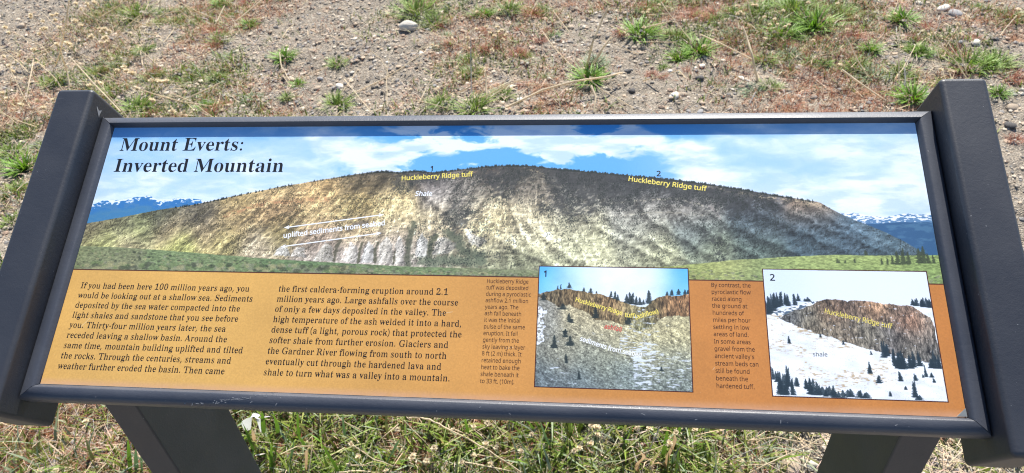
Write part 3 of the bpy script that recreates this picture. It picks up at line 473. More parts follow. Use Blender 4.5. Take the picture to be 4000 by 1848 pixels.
def box_poly(u0, u1, v0, v1, w0, w1):
    V = [(u0, v0, w0), (u1, v0, w0), (u1, v1, w0), (u0, v1, w0), (u0, v0, w1), (u1, v0, w1), (u1, v1, w1), (u0, v1, w1)]
    F = [(0, 3, 2, 1), (4, 5, 6, 7), (0, 1, 5, 4), (1, 2, 6, 5), (2, 3, 7, 6), (3, 0, 4, 7)]
    return V, F
def sheet(name, u0, u1, v0, v1, w0, w1, mat, parent, uvm=0.0):
    V, F = box_poly(u0, u1, v0, v1, w0, w1); me = panel_mesh(name, V, [np.array(F)], mat)
    uv = me.uv_layers.new(name='UVMap')
    for p in me.polygons:
        for li in p.loop_indices:
            v = V[me.loops[li].vertex_index]
            uv.data[li].uv = ((v[0]-u0)/(u1-u0)*(1-0)+0, (v[1]-v0)/(v1-v0))
    return link(name, me, parent)
IM0 = image_from('panorama_print', paint_landscape())
IM1 = image_from('cliff_print', paint_cliff()); IM2 = image_from('snow_print', paint_snow())
panel = sheet('printed_panel', 0, PW, 0, 0.308, -.0030, 0.0, m_print('panorama_laminate', IM0), sign)
BORD = m_print('brown_ink', color=lin((72, 30, 18)))
for (u0, u1, v0, v1, im, lb) in ((.5198, .6704, .0150, .1390, IM1, 'inset picture of a brown cliff under a blue sky, marked 1'), (.7448, .8998, .0138, .1395, IM2, 'inset picture of a cliff above a snowy slope, marked 2')):
    fr_ = sheet('inset_border', u0-.0010, u1+.0010, v0-.0010, v1+.0010, .000004, .000016, BORD, panel)
    pi = sheet('inset_picture', u0, u1, v0, v1, .000020, .000032, m_print('inset_laminate', im), panel); pi['label'] = lb

# lettering ---------------------------------------------------------
GLYPHS = {
'T': {
' ':(105,[]),':':(108,[[54,222,-8,-1,-9,-5,-5,-11,-1,-16,4,-13,8,-7,15,-2,13,6,5,11,1,16,-4,13,-5,5,-7,3],[50,49,-13,-6,-5,-11,-1,-16,2,-9,7,-9,6,-3,8,-1,7,1,7,3,7,9,2,20,-4,13,-8,7]]),'E':(265,[[239,273,-229,0,0,-10,14,-1,14,-4,7,-12,3,-25,0,-174,-3,-21,-4,-8,-18,-7,-15,-1,0,-10,233,0,17,86,-11,0,-19,-35,-17,-17,-14,-8,-27,-7,-44,-2,-11,2,-5,4,-3,12,0,98,19,0,19,-5,13,-10,6,-9,6,-20,2,-18,11,0,0,136,-10,0,-5,-22,-12,-24,-12,-9,-28,-5,-9,0,0,94,5,14,27,3,17,0,28,-5,12,-4,9,-5,13,-15,6,-11,4,-12,2,-14,9,0]]),'I':(156,[[144,273,-134,0,0,-10,14,-1,14,-3,5,-5,4,-9,1,-13,0,-187,-3,-18,-5,-8,-8,-4,-22,-5,0,-10,135,0,0,10,-28,7,-5,4,-4,12,-1,13,0,193,5,15,5,5,27,4]]),'M':(380,[[106,273,-92,0,-1,-10,25,-5,8,-9,3,-15,-4,-5,0,-189,-5,-17,-6,-7,-11,-4,-10,-2,0,-10,84,0,0,10,-23,5,-6,6,-5,27,0,185,99,-233,11,0,100,239,2,-200,-2,-13,-7,-10,-26,-6,0,-10,127,0,0,10,-24,5,-3,2,-5,12,-1,22,0,189,3,10,6,7,23,6,0,10,-92,0,-84,-188]]),'a':(206,[[88,191,-31,-6,-2,-3,-16,-7,-9,-8,-6,-9,-2,-21,8,-18,16,-5,13,3,9,7,4,10,-3,17,-7,12,1,6,3,4,13,4,21,-1,10,-4,6,-6,4,-9,1,-43,-23,-6,-34,-13,-25,-13,-16,-16,-5,-8,-3,-10,-1,-10,3,-14,10,-17,10,-8,12,-4,22,1,13,3,10,5,26,17,8,-17,6,-6,8,-3,11,-1,10,1,16,7,8,6,7,9,-2,8,-6,-4,-10,0,-2,2,0,103,-3,24,-3,10,-5,8,-7,7,-16,10,-12,3],[101,96,20,6,0,-64,-5,-7,-12,-8,-13,-3,-10,1,-5,4,-4,6,-3,19,2,15,6,13,10,10]]),'d':(222,[[188,273,-79,0,0,-9,18,-4,7,-7,2,-12,0,-73,-13,8,-8,7,-17,7,-11,1,-16,-2,-13,-6,-20,-17,-6,-7,-9,-17,-6,-19,-3,-23,1,-32,8,-28,8,-16,18,-18,13,-8,14,-4,20,1,10,4,9,6,19,18,0,-29,34,8,31,4,10,0,0,11,-12,3,-5,4,-3,21],[97,168,23,-2,12,-10,4,-11,0,-99,-6,-14,-6,-7,-18,-8,-18,3,-5,3,-7,12,-5,18,-3,39,3,40,5,18,8,12]]),'e':(181,[[108,190,-23,1,-17,-4,-22,-14,-7,-6,-15,-23,-7,-18,-5,-21,2,-11,1,-23,6,-21,8,-18,25,-26,12,-8,17,-4,28,2,15,6,32,24,13,18,-9,8,-8,-10,-8,-7,-17,-9,-9,-1,-21,3,-13,9,-10,15,-6,21,-2,27,97,0,5,4,-5,30,-4,13,-5,11,-7,10,-9,8,-20,11],[86,176,16,2,9,-4,9,-19,2,-40,-54,0,1,27,4,16,6,11]]),'i':(119,[[55,278,-8,-3,-10,-10,-5,-18,3,-14,8,-10,4,-3,13,-3,14,3,12,13,2,19,-4,13,-10,10,-4,2],[86,186,-70,0,-1,-10,14,-3,4,-12,0,-137,-3,-9,-4,-3,-11,-2,0,-10,89,0,0,10,-10,2,-5,6,-2,15]]),'n':(228,[[165,188,-19,3,-14,-1,-11,-4,-10,-6,-22,-20,-4,26,-71,0,0,-10,11,-2,6,-6,3,-11,-1,-133,-5,-11,-13,-3,0,-10,89,0,0,10,-10,2,-5,6,-2,15,0,108,5,8,12,10,18,4,10,-1,6,-4,4,-11,1,-17,0,-97,-2,-15,-3,-5,-17,-3,5,-10,88,0,0,10,-10,2,-5,6,-3,15,0,94,-2,23,-8,18,-9,13]]),'o':(202,[[111,191,-30,-2,-10,-3,-24,-13,-13,-13,-14,-26,-5,-20,-2,-22,4,-31,7,-19,10,-16,13,-14,24,-13,20,-5,20,0,19,4,24,14,13,13,10,16,7,19,4,21,0,23,-7,31,-14,25,-13,13,-8,6,-10,4,-6,4],[95,179,12,0,6,-2,9,-9,4,-6,5,-19,3,-70,-6,-46,-5,-10,-9,-8,-13,-2,-13,2,-9,8,-7,19,-3,20,-1,56,5,42,6,14,9,9]]),'r':(172,[[134,191,-20,-10,-10,-10,-9,-13,-8,-7,-3,35,-68,0,-1,-10,13,-3,5,-11,0,-138,-3,-9,-4,-3,-11,-2,0,-10,99,0,0,10,-19,3,-6,7,-2,13,0,82,3,20,8,14,12,7,12,-2,12,-16,7,-4,8,-1,12,3,9,11,2,8,-2,5,-2,15,-4,7,-7,6,-5,2]]),'s':(173,[[74,191,-11,-2,-23,-15,-7,-7,-4,-7,-5,-18,1,-17,8,-18,14,-16,13,-9,36,-19,13,-10,4,-5,3,-13,-1,-9,-7,-10,-8,-5,-23,-2,-14,5,-11,9,-6,7,-12,24,-2,9,-11,0,0,-68,10,0,1,4,5,5,12,1,1,-1,5,0,6,-4,8,-3,15,-3,18,1,10,2,7,3,17,11,7,7,8,18,2,10,-1,19,-2,8,-10,18,-9,10,-20,13,-38,20,-9,11,-2,14,7,12,3,3,8,3,9,1,19,-4,15,-13,8,-12,6,-16,9,0,0,58,-8,0,-5,-7,-7,-1,-36,8]]),'t':(137,[[87,254,-10,0,-7,-12,-54,-62,-4,-13,19,0,0,-124,2,-18,9,-19,9,-7,6,-3,17,-2,16,2,11,6,11,9,21,28,-9,6,-8,-13,-5,-5,-13,-3,-7,2,-5,7,-1,16,0,118,39,0,0,19,-40,0]]),'u':(225,[[82,186,-72,0,0,-10,12,-2,7,-15,0,-101,2,-23,3,-9,13,-22,12,-7,27,-3,18,5,11,6,13,14,9,5,0,-30,35,9,41,5,0,10,-12,2,-5,3,-3,6,-1,13,-1,144,-74,0,0,-10,13,-2,5,-4,4,-16,0,-115,-10,-11,-6,-4,-17,-3,-15,4,-5,5,-3,10]]),'v':(184,[[94,186,-91,0,-1,-10,7,-1,7,-6,9,-20,60,-155,11,0,66,166,9,12,10,5,0,9,-57,0,0,-10,6,0,11,-4,3,-4,1,-5,-2,-8,-32,-82,-36,92,2,8,3,2,18,1]]),},
'S': {
' ':(105,[]),'(':(121,[[108,290,-31,2,-19,-28,-14,-27,-12,-30,-8,-32,-5,-32,-1,-33,1,-32,5,-32,8,-31,12,-29,15,-27,18,-27,31,2,-33,58,-11,28,-7,30,-5,30,-2,31,2,31,5,31,7,30,12,29]]),')':(121,[[44,292,-31,-2,32,-58,11,-29,8,-30,5,-31,2,-31,-2,-31,-5,-30,-7,-30,-11,-28,-33,-58,31,-2,18,27,15,27,11,29,9,31,4,32,2,32,-2,33,-4,32,-8,32,-12,30,-15,27]]),',':(108,[[72,51,-33,0,-5,-34,-14,-52,-4,-20,27,-1,28,83,3,16]]),'-':(130,[[96,128,-63,0,0,-40,63,0]]),'.':(108,[[54,53,-13,-3,-5,-11,-2,-17,2,-17,5,-11,6,-3,7,-1,7,1,6,3,5,11,2,17,-2,17,-5,11]]),'0':(225,[[136,294,-23,2,-23,-2,-5,-7,-37,-24,-10,-18,-7,-21,-5,-24,-3,-27,-1,-28,1,-29,3,-27,5,-24,7,-21,10,-19,23,-14,13,-10,5,-7,24,-2,22,2,5,7,13,10,23,14,11,19,7,21,5,24,3,26,1,29,-1,29,-3,26,-5,24,-7,22,-11,18,-23,14,-13,10],[92,258,21,3,20,-3,9,-9,7,-16,4,-24,3,-29,1,-36,-1,-35,-3,-30,-4,-23,-7,-17,-9,-9,-20,-4,-21,4,-8,9,-7,17,-5,23,-3,30,-1,35,1,36,3,29,5,24,7,16]]),'1':(225,[[148,293,-41,1,-17,-23,-17,-15,-24,-5,-8,-4,-17,-5,2,-6,-2,-15,4,-13,6,-4,6,-1,9,2,7,5,17,25,18,10,9,-206,-2,-10,-26,-3,-32,-1,-2,-29,169,0,-3,29,-38,1,-18,2,-3,6]]),'2':(225,[[133,294,-29,2,-35,-3,-15,-7,3,-6,-17,-4,-5,-9,-7,-9,-4,-10,-2,-10,1,-15,3,-11,7,-9,7,-5,13,-4,16,0,-6,25,1,16,4,13,6,8,30,7,26,-4,5,-5,5,-8,3,-10,1,-13,-3,-26,-9,-23,-7,-12,-19,-26,-29,-31,-64,-62,0,-47,193,0,2,92,-26,1,-5,-24,-7,-11,-4,-3,-20,-2,-95,-3,58,52,52,57,15,22,11,29,2,19,-3,20,-9,18,-13,14,-27,10]]),':':(108,[[54,226,-7,-1,-6,-3,-3,-4,-4,-24,2,-17,5,-11,6,-3,14,0,6,3,5,11,2,17,-2,18,-5,11],[54,53,-13,-3,-5,-11,-2,-17,2,-17,5,-11,6,-3,7,-1,7,1,6,3,5,11,2,17,-2,17,-5,11]]),'A':(262,[[135,283,-12,1,-107,-264,-16,-9,7,-4,1,-11,55,0,0,11,13,4,-29,11,-1,10,17,43,99,0,19,-48,-1,-5,-25,-5,-5,-3,0,-18,104,0,0,11,6,5,-24,7,-15,35],[69,99,37,87,48,-87]]),'E':(265,[[241,277,-232,0,-1,-18,42,-7,2,-5,2,-26,0,-174,-2,-26,-21,-3,-10,-3,-14,-1,0,-18,235,0,17,93,-13,1,-8,-18,-8,-14,-16,-19,-8,-7,-49,-11,-29,0,-7,2,-18,2,-2,7,0,98,23,-1,23,-5,11,-9,5,-8,4,-10,4,-30,13,0,0,144,-12,0,-4,-22,-6,-15,-7,-10,-7,-7,-16,-4,-31,-2,0,98,1,2,37,3,27,-1,21,-5,19,-8,9,-11,9,-16,5,-25,12,0]]),'G':(305,[[176,282,-22,1,-25,-2,-24,-6,-12,-10,-22,-14,-15,-18,-13,-20,-9,-23,-5,-25,-2,-28,2,-28,5,-26,9,-23,13,-21,16,-17,35,-24,26,-6,28,-2,36,2,36,8,24,15,3,81,2,5,27,3,2,19,-116,0,0,-17,4,-2,31,-6,2,-3,2,-19,-1,-43,-2,-8,-4,-6,-8,-3,-34,-4,-22,3,-26,11,-17,17,-12,24,-8,31,-3,38,10,71,27,41,47,14,12,-1,34,-9,16,-16,14,-23,14,-33,12,1,0,102,-12,0,-6,-11,-5,-5,-11,-1,-13,2,-17,9]]),'I':(156,[[139,277,-123,0,0,-17,15,-4,20,-3,3,-10,0,-209,-4,-12,-3,-3,-27,-3,-4,-3,0,-17,124,0,-1,19,-9,3,-25,3,-4,11,0,211,3,10,30,5,4,2]]),'L':(256,[[143,277,-126,0,1,-17,3,-2,26,-3,3,-2,2,-5,2,-21,0,-179,-3,-26,-20,-3,-10,-3,-13,-2,0,-18,234,0,16,100,-13,1,-8,-20,-15,-27,-8,-10,-8,-7,-10,-5,-38,-6,-26,-1,-29,4,-2,4,-1,21,0,186,3,17,39,7]]),'M':(380,[[92,277,-65,0,0,-10,-11,-4,9,-6,25,-3,5,-6,1,-5,2,-3,-14,-8,0,-184,-3,-21,-3,-6,-3,-3,-16,-6,5,-5,1,-11,60,0,1,11,4,4,-20,9,-5,15,-1,193,97,-232,13,0,99,238,8,-201,-2,-10,-4,-4,-22,-2,-8,-5,3,-5,0,-11,111,0,0,11,4,4,-8,5,-22,2,-3,4,-2,11,0,206,-1,8,3,4,5,3,25,7,-8,5,0,11,-64,0,-98,-186]]),'R':(284,[[130,277,-105,0,-17,-15,14,-5,27,-2,3,-8,2,-20,0,-179,-2,-22,-2,-5,-3,-2,-26,-3,-2,-3,0,-17,117,0,0,17,-3,3,-26,3,-3,2,-2,5,-2,22,0,75,32,0,86,-127,56,0,-2,11,15,3,-6,5,-22,3,-12,15,-63,100,30,12,20,24,6,32,-3,24,-10,19,-29,25,-31,6],[135,254,35,-6,16,-17,6,-30,-2,-18,-5,-14,-9,-11,-11,-7,-24,-5,-19,-2,-22,0,0,97,2,11]]),'S':(234,[[111,284,-15,-1,-16,-6,6,-6,-26,-5,-11,-11,-7,-11,-5,-14,-2,-15,2,-17,8,-19,9,-15,4,-15,12,-14,20,-12,25,-12,33,-19,14,-10,7,-13,2,-15,-2,-11,-5,-10,-7,-8,-9,-7,-16,-4,-14,-1,-19,2,-25,7,-10,10,-9,16,-9,21,-8,30,-13,0,0,-109,13,-1,1,8,5,5,7,1,18,-4,19,-7,27,-2,20,1,19,5,-3,6,27,7,13,11,9,13,6,14,3,16,-1,18,-4,12,-11,21,-2,10,-4,10,-8,9,-11,9,-15,8,-18,7,-36,18,-17,13,-6,6,-4,7,-2,8,0,9,2,9,4,9,7,7,8,5,25,5,32,-4,8,-5,14,-15,18,-35,4,-17,13,1,0,96,-14,0,-2,-9,-4,-3,-8,-1,-49,12]]),'T':(254,[[5,277,0,-90,13,-1,4,24,16,29,10,9,22,6,32,2,0,-220,-4,-15,-3,-3,-27,-2,-6,-2,0,-18,128,0,0,18,-34,4,-3,2,-4,15,0,221,12,0,44,-8,19,-21,11,-41,12,0,0,91]]),'a':(206,[[124,193,-27,2,-28,-3,-14,-7,9,-4,-25,-3,-8,-8,-4,-9,-1,-27,6,-20,6,-3,8,-1,8,1,6,3,6,11,2,14,-7,24,4,5,9,4,15,1,24,-3,5,-3,4,-6,4,-17,0,-27,-41,-9,-23,-11,-19,-12,-13,-13,-8,-16,-2,-18,2,-14,12,-11,5,-15,5,-6,13,-1,24,3,8,9,31,13,13,-12,4,-11,16,-3,16,3,8,8,16,28,-8,-4,-19,1,3,11,0,89,-2,21,-5,18,-11,14,-23,9],[90,87,36,10,0,-58,-10,-11,-4,-2,-21,-2,-21,3,-5,8,-1,15,8,21]]),'b':(216,[[71,277,-54,0,0,-10,-6,-5,19,-7,2,-4,1,-18,-8,-244,7,0,31,23,29,-11,5,-8,18,-3,17,1,15,13,24,10,10,14,13,33,3,18,1,21,-1,17,-3,17,-5,15,-7,14,-18,11,-11,15,-6,5,-14,1,-20,-3,-5,-8,-32,-12],[110,164,21,-2,8,-5,6,-8,5,-13,3,-18,1,-22,-1,-27,-4,-21,-6,-17,-7,-10,-9,-6,-17,-2,-15,3,-17,9,-2,16,0,104,1,5,6,9,4,2]]),'c':(176,[[123,194,-18,2,-18,-2,-5,-5,-20,-7,-15,-11,-10,-12,-9,-15,-9,-35,1,-37,5,-18,6,-15,11,-15,16,-11,20,-22,16,-1,30,5,7,15,41,26,-9,13,-14,-14,-13,-6,-14,-2,-15,3,-23,7,-10,11,-8,17,-4,21,-1,26,7,35,13,20,21,7,13,-2,5,-3,3,-10,-1,-7,2,-18,4,-12,14,-4,7,1,6,3,5,11,2,14,-2,13,-4,13,-22,9,-5,7]]),'d':(222,[[177,277,-57,0,0,-10,-7,-4,20,-6,6,-5,2,-12,0,-67,-30,11,-5,8,-19,3,-14,-1,-13,-13,-5,-9,-20,-12,-7,-16,-5,-17,-3,-19,-1,-20,1,-18,3,-16,5,-16,7,-14,17,-12,12,-16,6,-5,14,-1,21,3,4,11,24,15,0,-29,30,7,37,6,0,10,6,6,-23,8,1,18],[85,162,26,2,19,-3,4,-2,6,-9,1,-5,0,-99,-8,-18,-30,-7,-19,2,-7,5,-6,9,-4,14,-3,18,-1,23,1,23,3,19,5,14,6,9]]),'e':(181,[[117,192,-23,3,-15,-1,-12,-12,-23,-9,-9,-13,-7,-14,-5,-15,-12,-18,8,-20,5,-37,7,-17,13,-15,13,-11,14,-17,6,-5,15,-1,23,6,17,17,40,30,-10,14,-14,-17,-14,-8,-14,-2,-37,7,-15,23,-5,36,88,-1,20,6,-13,51,-10,19,-26,13],[97,174,8,-1,8,-4,8,-13,3,-12,2,-25,-63,0,6,33,10,16]]),'f':(128,[[121,282,-17,1,-21,-2,-6,-6,-22,-10,-10,-15,-5,-18,-2,-20,1,-22,-30,0,0,-28,30,0,-1,-140,-2,-5,-16,-1,-6,-6,12,-4,0,-10,77,0,0,10,7,4,-23,6,-4,5,-1,18,0,123,39,0,0,28,-39,0,0,44,6,22,3,3,17,3,10,-2,1,-5,-4,-20,1,-13,5,-10,14,-3,6,1,6,3,5,11,2,16,-1,11,-3,11,-20,9]]),'g':(196,[[110,194,-16,1,-15,-1,-15,-4,3,-5,-21,-4,-10,-9,-7,-9,-5,-11,-3,-12,-1,-13,4,-27,15,-23,32,-10,-25,-4,-11,-8,-8,-8,-4,-11,7,-7,-17,-9,3,-17,9,-12,19,-6,-20,-4,-10,-11,-4,-15,3,-12,9,-11,20,-8,1,-7,20,-4,24,-1,31,1,26,6,34,23,9,17,-2,18,4,12,-2,12,-4,9,-7,8,-20,10,-31,5,-54,2,-12,3,1,8,13,10,6,2,24,-1,14,1,14,5,-4,5,17,3,10,8,11,20,3,23,-1,15,-4,13,-6,8,33,-1,-5,30,-45,0],[94,174,24,-1,5,-3,3,-5,-4,-9,3,-14,1,-16,-3,-27,-4,-10,-5,-6,-5,-3,-15,-1,-12,1,-7,3,-5,7,-4,9,-3,12,-1,16,1,15,3,12,4,9,5,6,6,4],[58,-25,76,0,19,-4,3,-2,2,-8,-7,-14,-21,-9,-34,-4,-16,1,-27,7,-6,4,-5,10,2,7,5,7]]),'h':(228,[[76,277,-53,0,0,-10,-6,-4,19,-8,2,-9,0,-220,-2,-9,-20,-7,12,-4,0,-10,63,0,0,10,12,4,-20,7,-1,17,0,106,7,10,33,9,20,-4,4,-7,2,-18,0,-96,-1,-13,-2,-5,-21,-2,-4,-3,19,-15,62,0,1,10,11,4,-19,6,-3,10,0,101,-8,37,-16,23,-21,8,-23,-4,-6,-11,-36,-15]]),'i':(119,[[69,281,-9,1,-8,-1,-6,-4,-6,-13,-2,-17,4,-23,4,-6,6,-4,8,-1,9,1,6,4,6,13,2,16,-2,17,-6,13],[77,190,-53,0,0,-10,-6,-5,18,-6,3,-18,0,-117,-2,-17,-21,-6,12,-5,0,-10,63,0,0,10,12,5,-18,6,-3,9]]),'k':(215,[[77,277,-53,0,0,-10,-6,-5,18,-6,2,-9,0,-226,-2,-4,-20,-6,12,-5,0,-10,63,0,0,10,12,5,-18,6,-3,4,0,57,15,5,51,-56,5,-9,0,-3,-23,-1,-5,-3,20,-15,63,0,1,16,-7,5,-67,108,42,38,16,7,1,6,-1,14,-56,0,0,-10,-12,-4,12,-5,11,-2,-7,-11,-60,-52]]),'l':(120,[[77,277,-53,0,0,-10,-6,-4,18,-7,2,-4,1,-14,0,-204,-2,-17,-21,-6,12,-5,0,-10,63,0,0,10,12,5,-18,6,-3,9]]),'m':(332,[[162,191,-20,4,-21,-4,-5,-11,-36,-16,-4,26,-53,0,0,-10,-6,-4,16,-6,4,-5,3,-14,-2,-125,-2,-9,-20,-7,11,-4,1,-10,62,0,0,10,11,5,-17,6,-3,9,0,114,7,10,32,9,20,-4,6,-3,-1,-12,1,-10,0,-96,-2,-17,-19,-7,11,-4,0,-10,61,0,0,10,12,4,-18,6,-3,10,0,115,6,9,33,9,20,-4,4,-7,2,-18,0,-96,-2,-17,-19,-7,11,-4,0,-10,62,0,0,10,11,4,-18,6,-2,5,-1,13,0,93,-8,37,-15,23,-21,8,-23,-4,-7,-12,-29,-17,-22,17]]),'n':(228,[[167,187,-21,8,-23,-4,-6,-10,-36,-16,-5,25,-53,0,0,-10,-6,-4,19,-8,1,-5,6,-5,-2,-5,-3,-127,-2,-9,-20,-7,12,-4,0,-10,63,0,0,10,12,4,-20,7,-1,17,0,106,7,10,33,9,20,-4,4,-7,2,-18,0,-96,-1,-13,-2,-5,-21,-2,-4,-3,19,-15,62,0,1,10,11,4,-19,6,-3,10,0,101,-8,37]]),'o':(202,[[118,194,-17,1,-18,-1,-5,-5,-20,-7,-13,-10,-10,-13,-7,-14,-5,-16,-3,-18,-1,-19,1,-18,3,-17,5,-17,7,-14,10,-13,14,-10,19,-7,6,-5,17,-1,17,1,13,12,26,9,17,27,5,17,3,17,1,19,-1,20,-3,17,-6,17,-7,14,-9,12,-14,10,-19,7],[88,173,13,2,13,-2,7,-4,7,-9,5,-14,4,-23,2,-47,-5,-37,-6,-13,-6,-9,-7,-4,-14,-2,-13,2,-8,4,-9,14,-3,8,-4,23,-1,31,1,30,4,23,6,14,6,9]]),'p':(223,[[152,194,-14,2,-17,-5,-9,-12,-26,-16,-12,27,-51,0,0,-10,-6,-5,18,-7,6,-12,-2,-10,-1,-184,1,-10,-3,-20,-22,-6,14,-4,0,-9,73,0,-1,10,13,3,-8,6,-17,2,-4,3,-2,11,-1,67,32,-13,4,-9,19,-3,15,1,12,13,12,10,12,13,7,15,5,17,3,18,1,19,-1,18,-3,17,-5,15,-7,15,-17,12,-11,16],[108,160,11,3,20,-2,7,-5,5,-9,4,-14,3,-18,1,-22,-1,-23,-8,-33,-6,-9,-8,-5,-19,-2,-23,3,-7,6,-5,12,0,98,6,12]]),'r':(172,[[151,194,-11,1,-10,-1,-6,-4,-11,-15,-5,-9,-20,-10,-12,34,-52,0,0,-10,-6,-5,18,-6,2,-9,1,-127,-2,-16,-21,-6,13,-5,-1,-10,73,0,0,10,9,4,-9,7,-16,2,-3,15,0,81,3,20,3,8,3,4,22,5,16,-4,7,-16,13,-3,7,1,6,3,5,12,0,9,-6,7,1,7,-2,16,-3,6]]),'s':(173,[[85,196,-19,-3,-4,-6,-21,-9,-10,-14,-4,-16,2,-17,6,-12,24,-29,20,-16,23,-14,9,-8,5,-8,1,-9,-1,-6,-3,-6,-9,-7,-20,-3,-25,6,-8,7,-7,10,-6,13,-5,18,-13,0,0,-76,11,0,4,7,12,3,19,-7,13,-3,12,-1,18,2,5,6,20,9,11,14,5,17,-1,20,-7,14,-15,22,-17,16,-42,28,-6,8,-1,9,1,5,6,8,5,3,9,2,17,-1,13,-3,13,-14,6,-10,5,-16,11,0,0,66,-10,1,-3,-7,-9,-2,-31,8]]),'t':(137,[[88,258,-11,0,-42,-61,-6,-15,-18,-16,25,-3,0,-121,2,-16,10,-12,1,-9,5,-8,5,-5,15,-2,19,6,11,16,31,28,-12,10,-7,-14,-7,-6,-8,-2,-19,4,-3,17,0,114,43,0,0,27,-45,0]]),'u':(225,[[73,190,-54,0,0,-10,-6,-5,19,-7,3,-19,0,-91,1,-20,6,-17,11,-13,8,-16,18,-2,11,1,12,3,1,6,10,12,23,8,0,-30,67,14,0,10,7,5,-20,7,-4,3,1,13,-6,148,-54,0,0,-10,-6,-4,20,-8,2,-4,1,-15,0,-108,-6,-8,-21,-6,-17,-1,-14,2,-6,6,-2,11]]),'v':(184,[[80,190,-64,0,-2,-10,-11,-5,18,-6,10,-22,54,-157,12,0,67,170,11,15,0,15,-45,0,0,-16,4,-3,8,-3,1,-5,-32,-84,-42,86,0,5,2,1,23,1,6,3]]),'w':(261,[[68,190,-59,0,-1,-16,5,-5,5,-12,54,-167,13,0,49,123,38,-123,11,0,70,174,4,7,7,5,-3,4,0,10,-41,0,0,-11,-2,-4,6,-4,4,-1,3,-5,-3,-10,-27,-65,-31,72,0,7,10,4,-2,17,-61,0,0,-9,-12,-5,18,-5,2,-2,8,-28,-33,-59,-38,76,-2,11,15,2,5,5,-12,4]]),'y':(180,[[79,190,-64,0,0,-10,-17,-4,5,-4,18,-3,62,-172,-9,-28,-13,-19,-5,-4,-5,-1,-9,1,-2,2,-1,19,-5,10,-6,3,-14,-1,-6,-3,-7,-19,0,-9,9,-10,0,-7,6,-14,5,-4,20,-1,9,3,7,9,3,6,18,9,14,28,68,186,9,16,7,7,-3,3,-1,11,-43,0,0,-10,-2,-4,6,-5,6,-1,2,-2,-1,-14,-29,-77,-42,86,-1,6,17,2,7,5,-12,4]]),},
'N': {
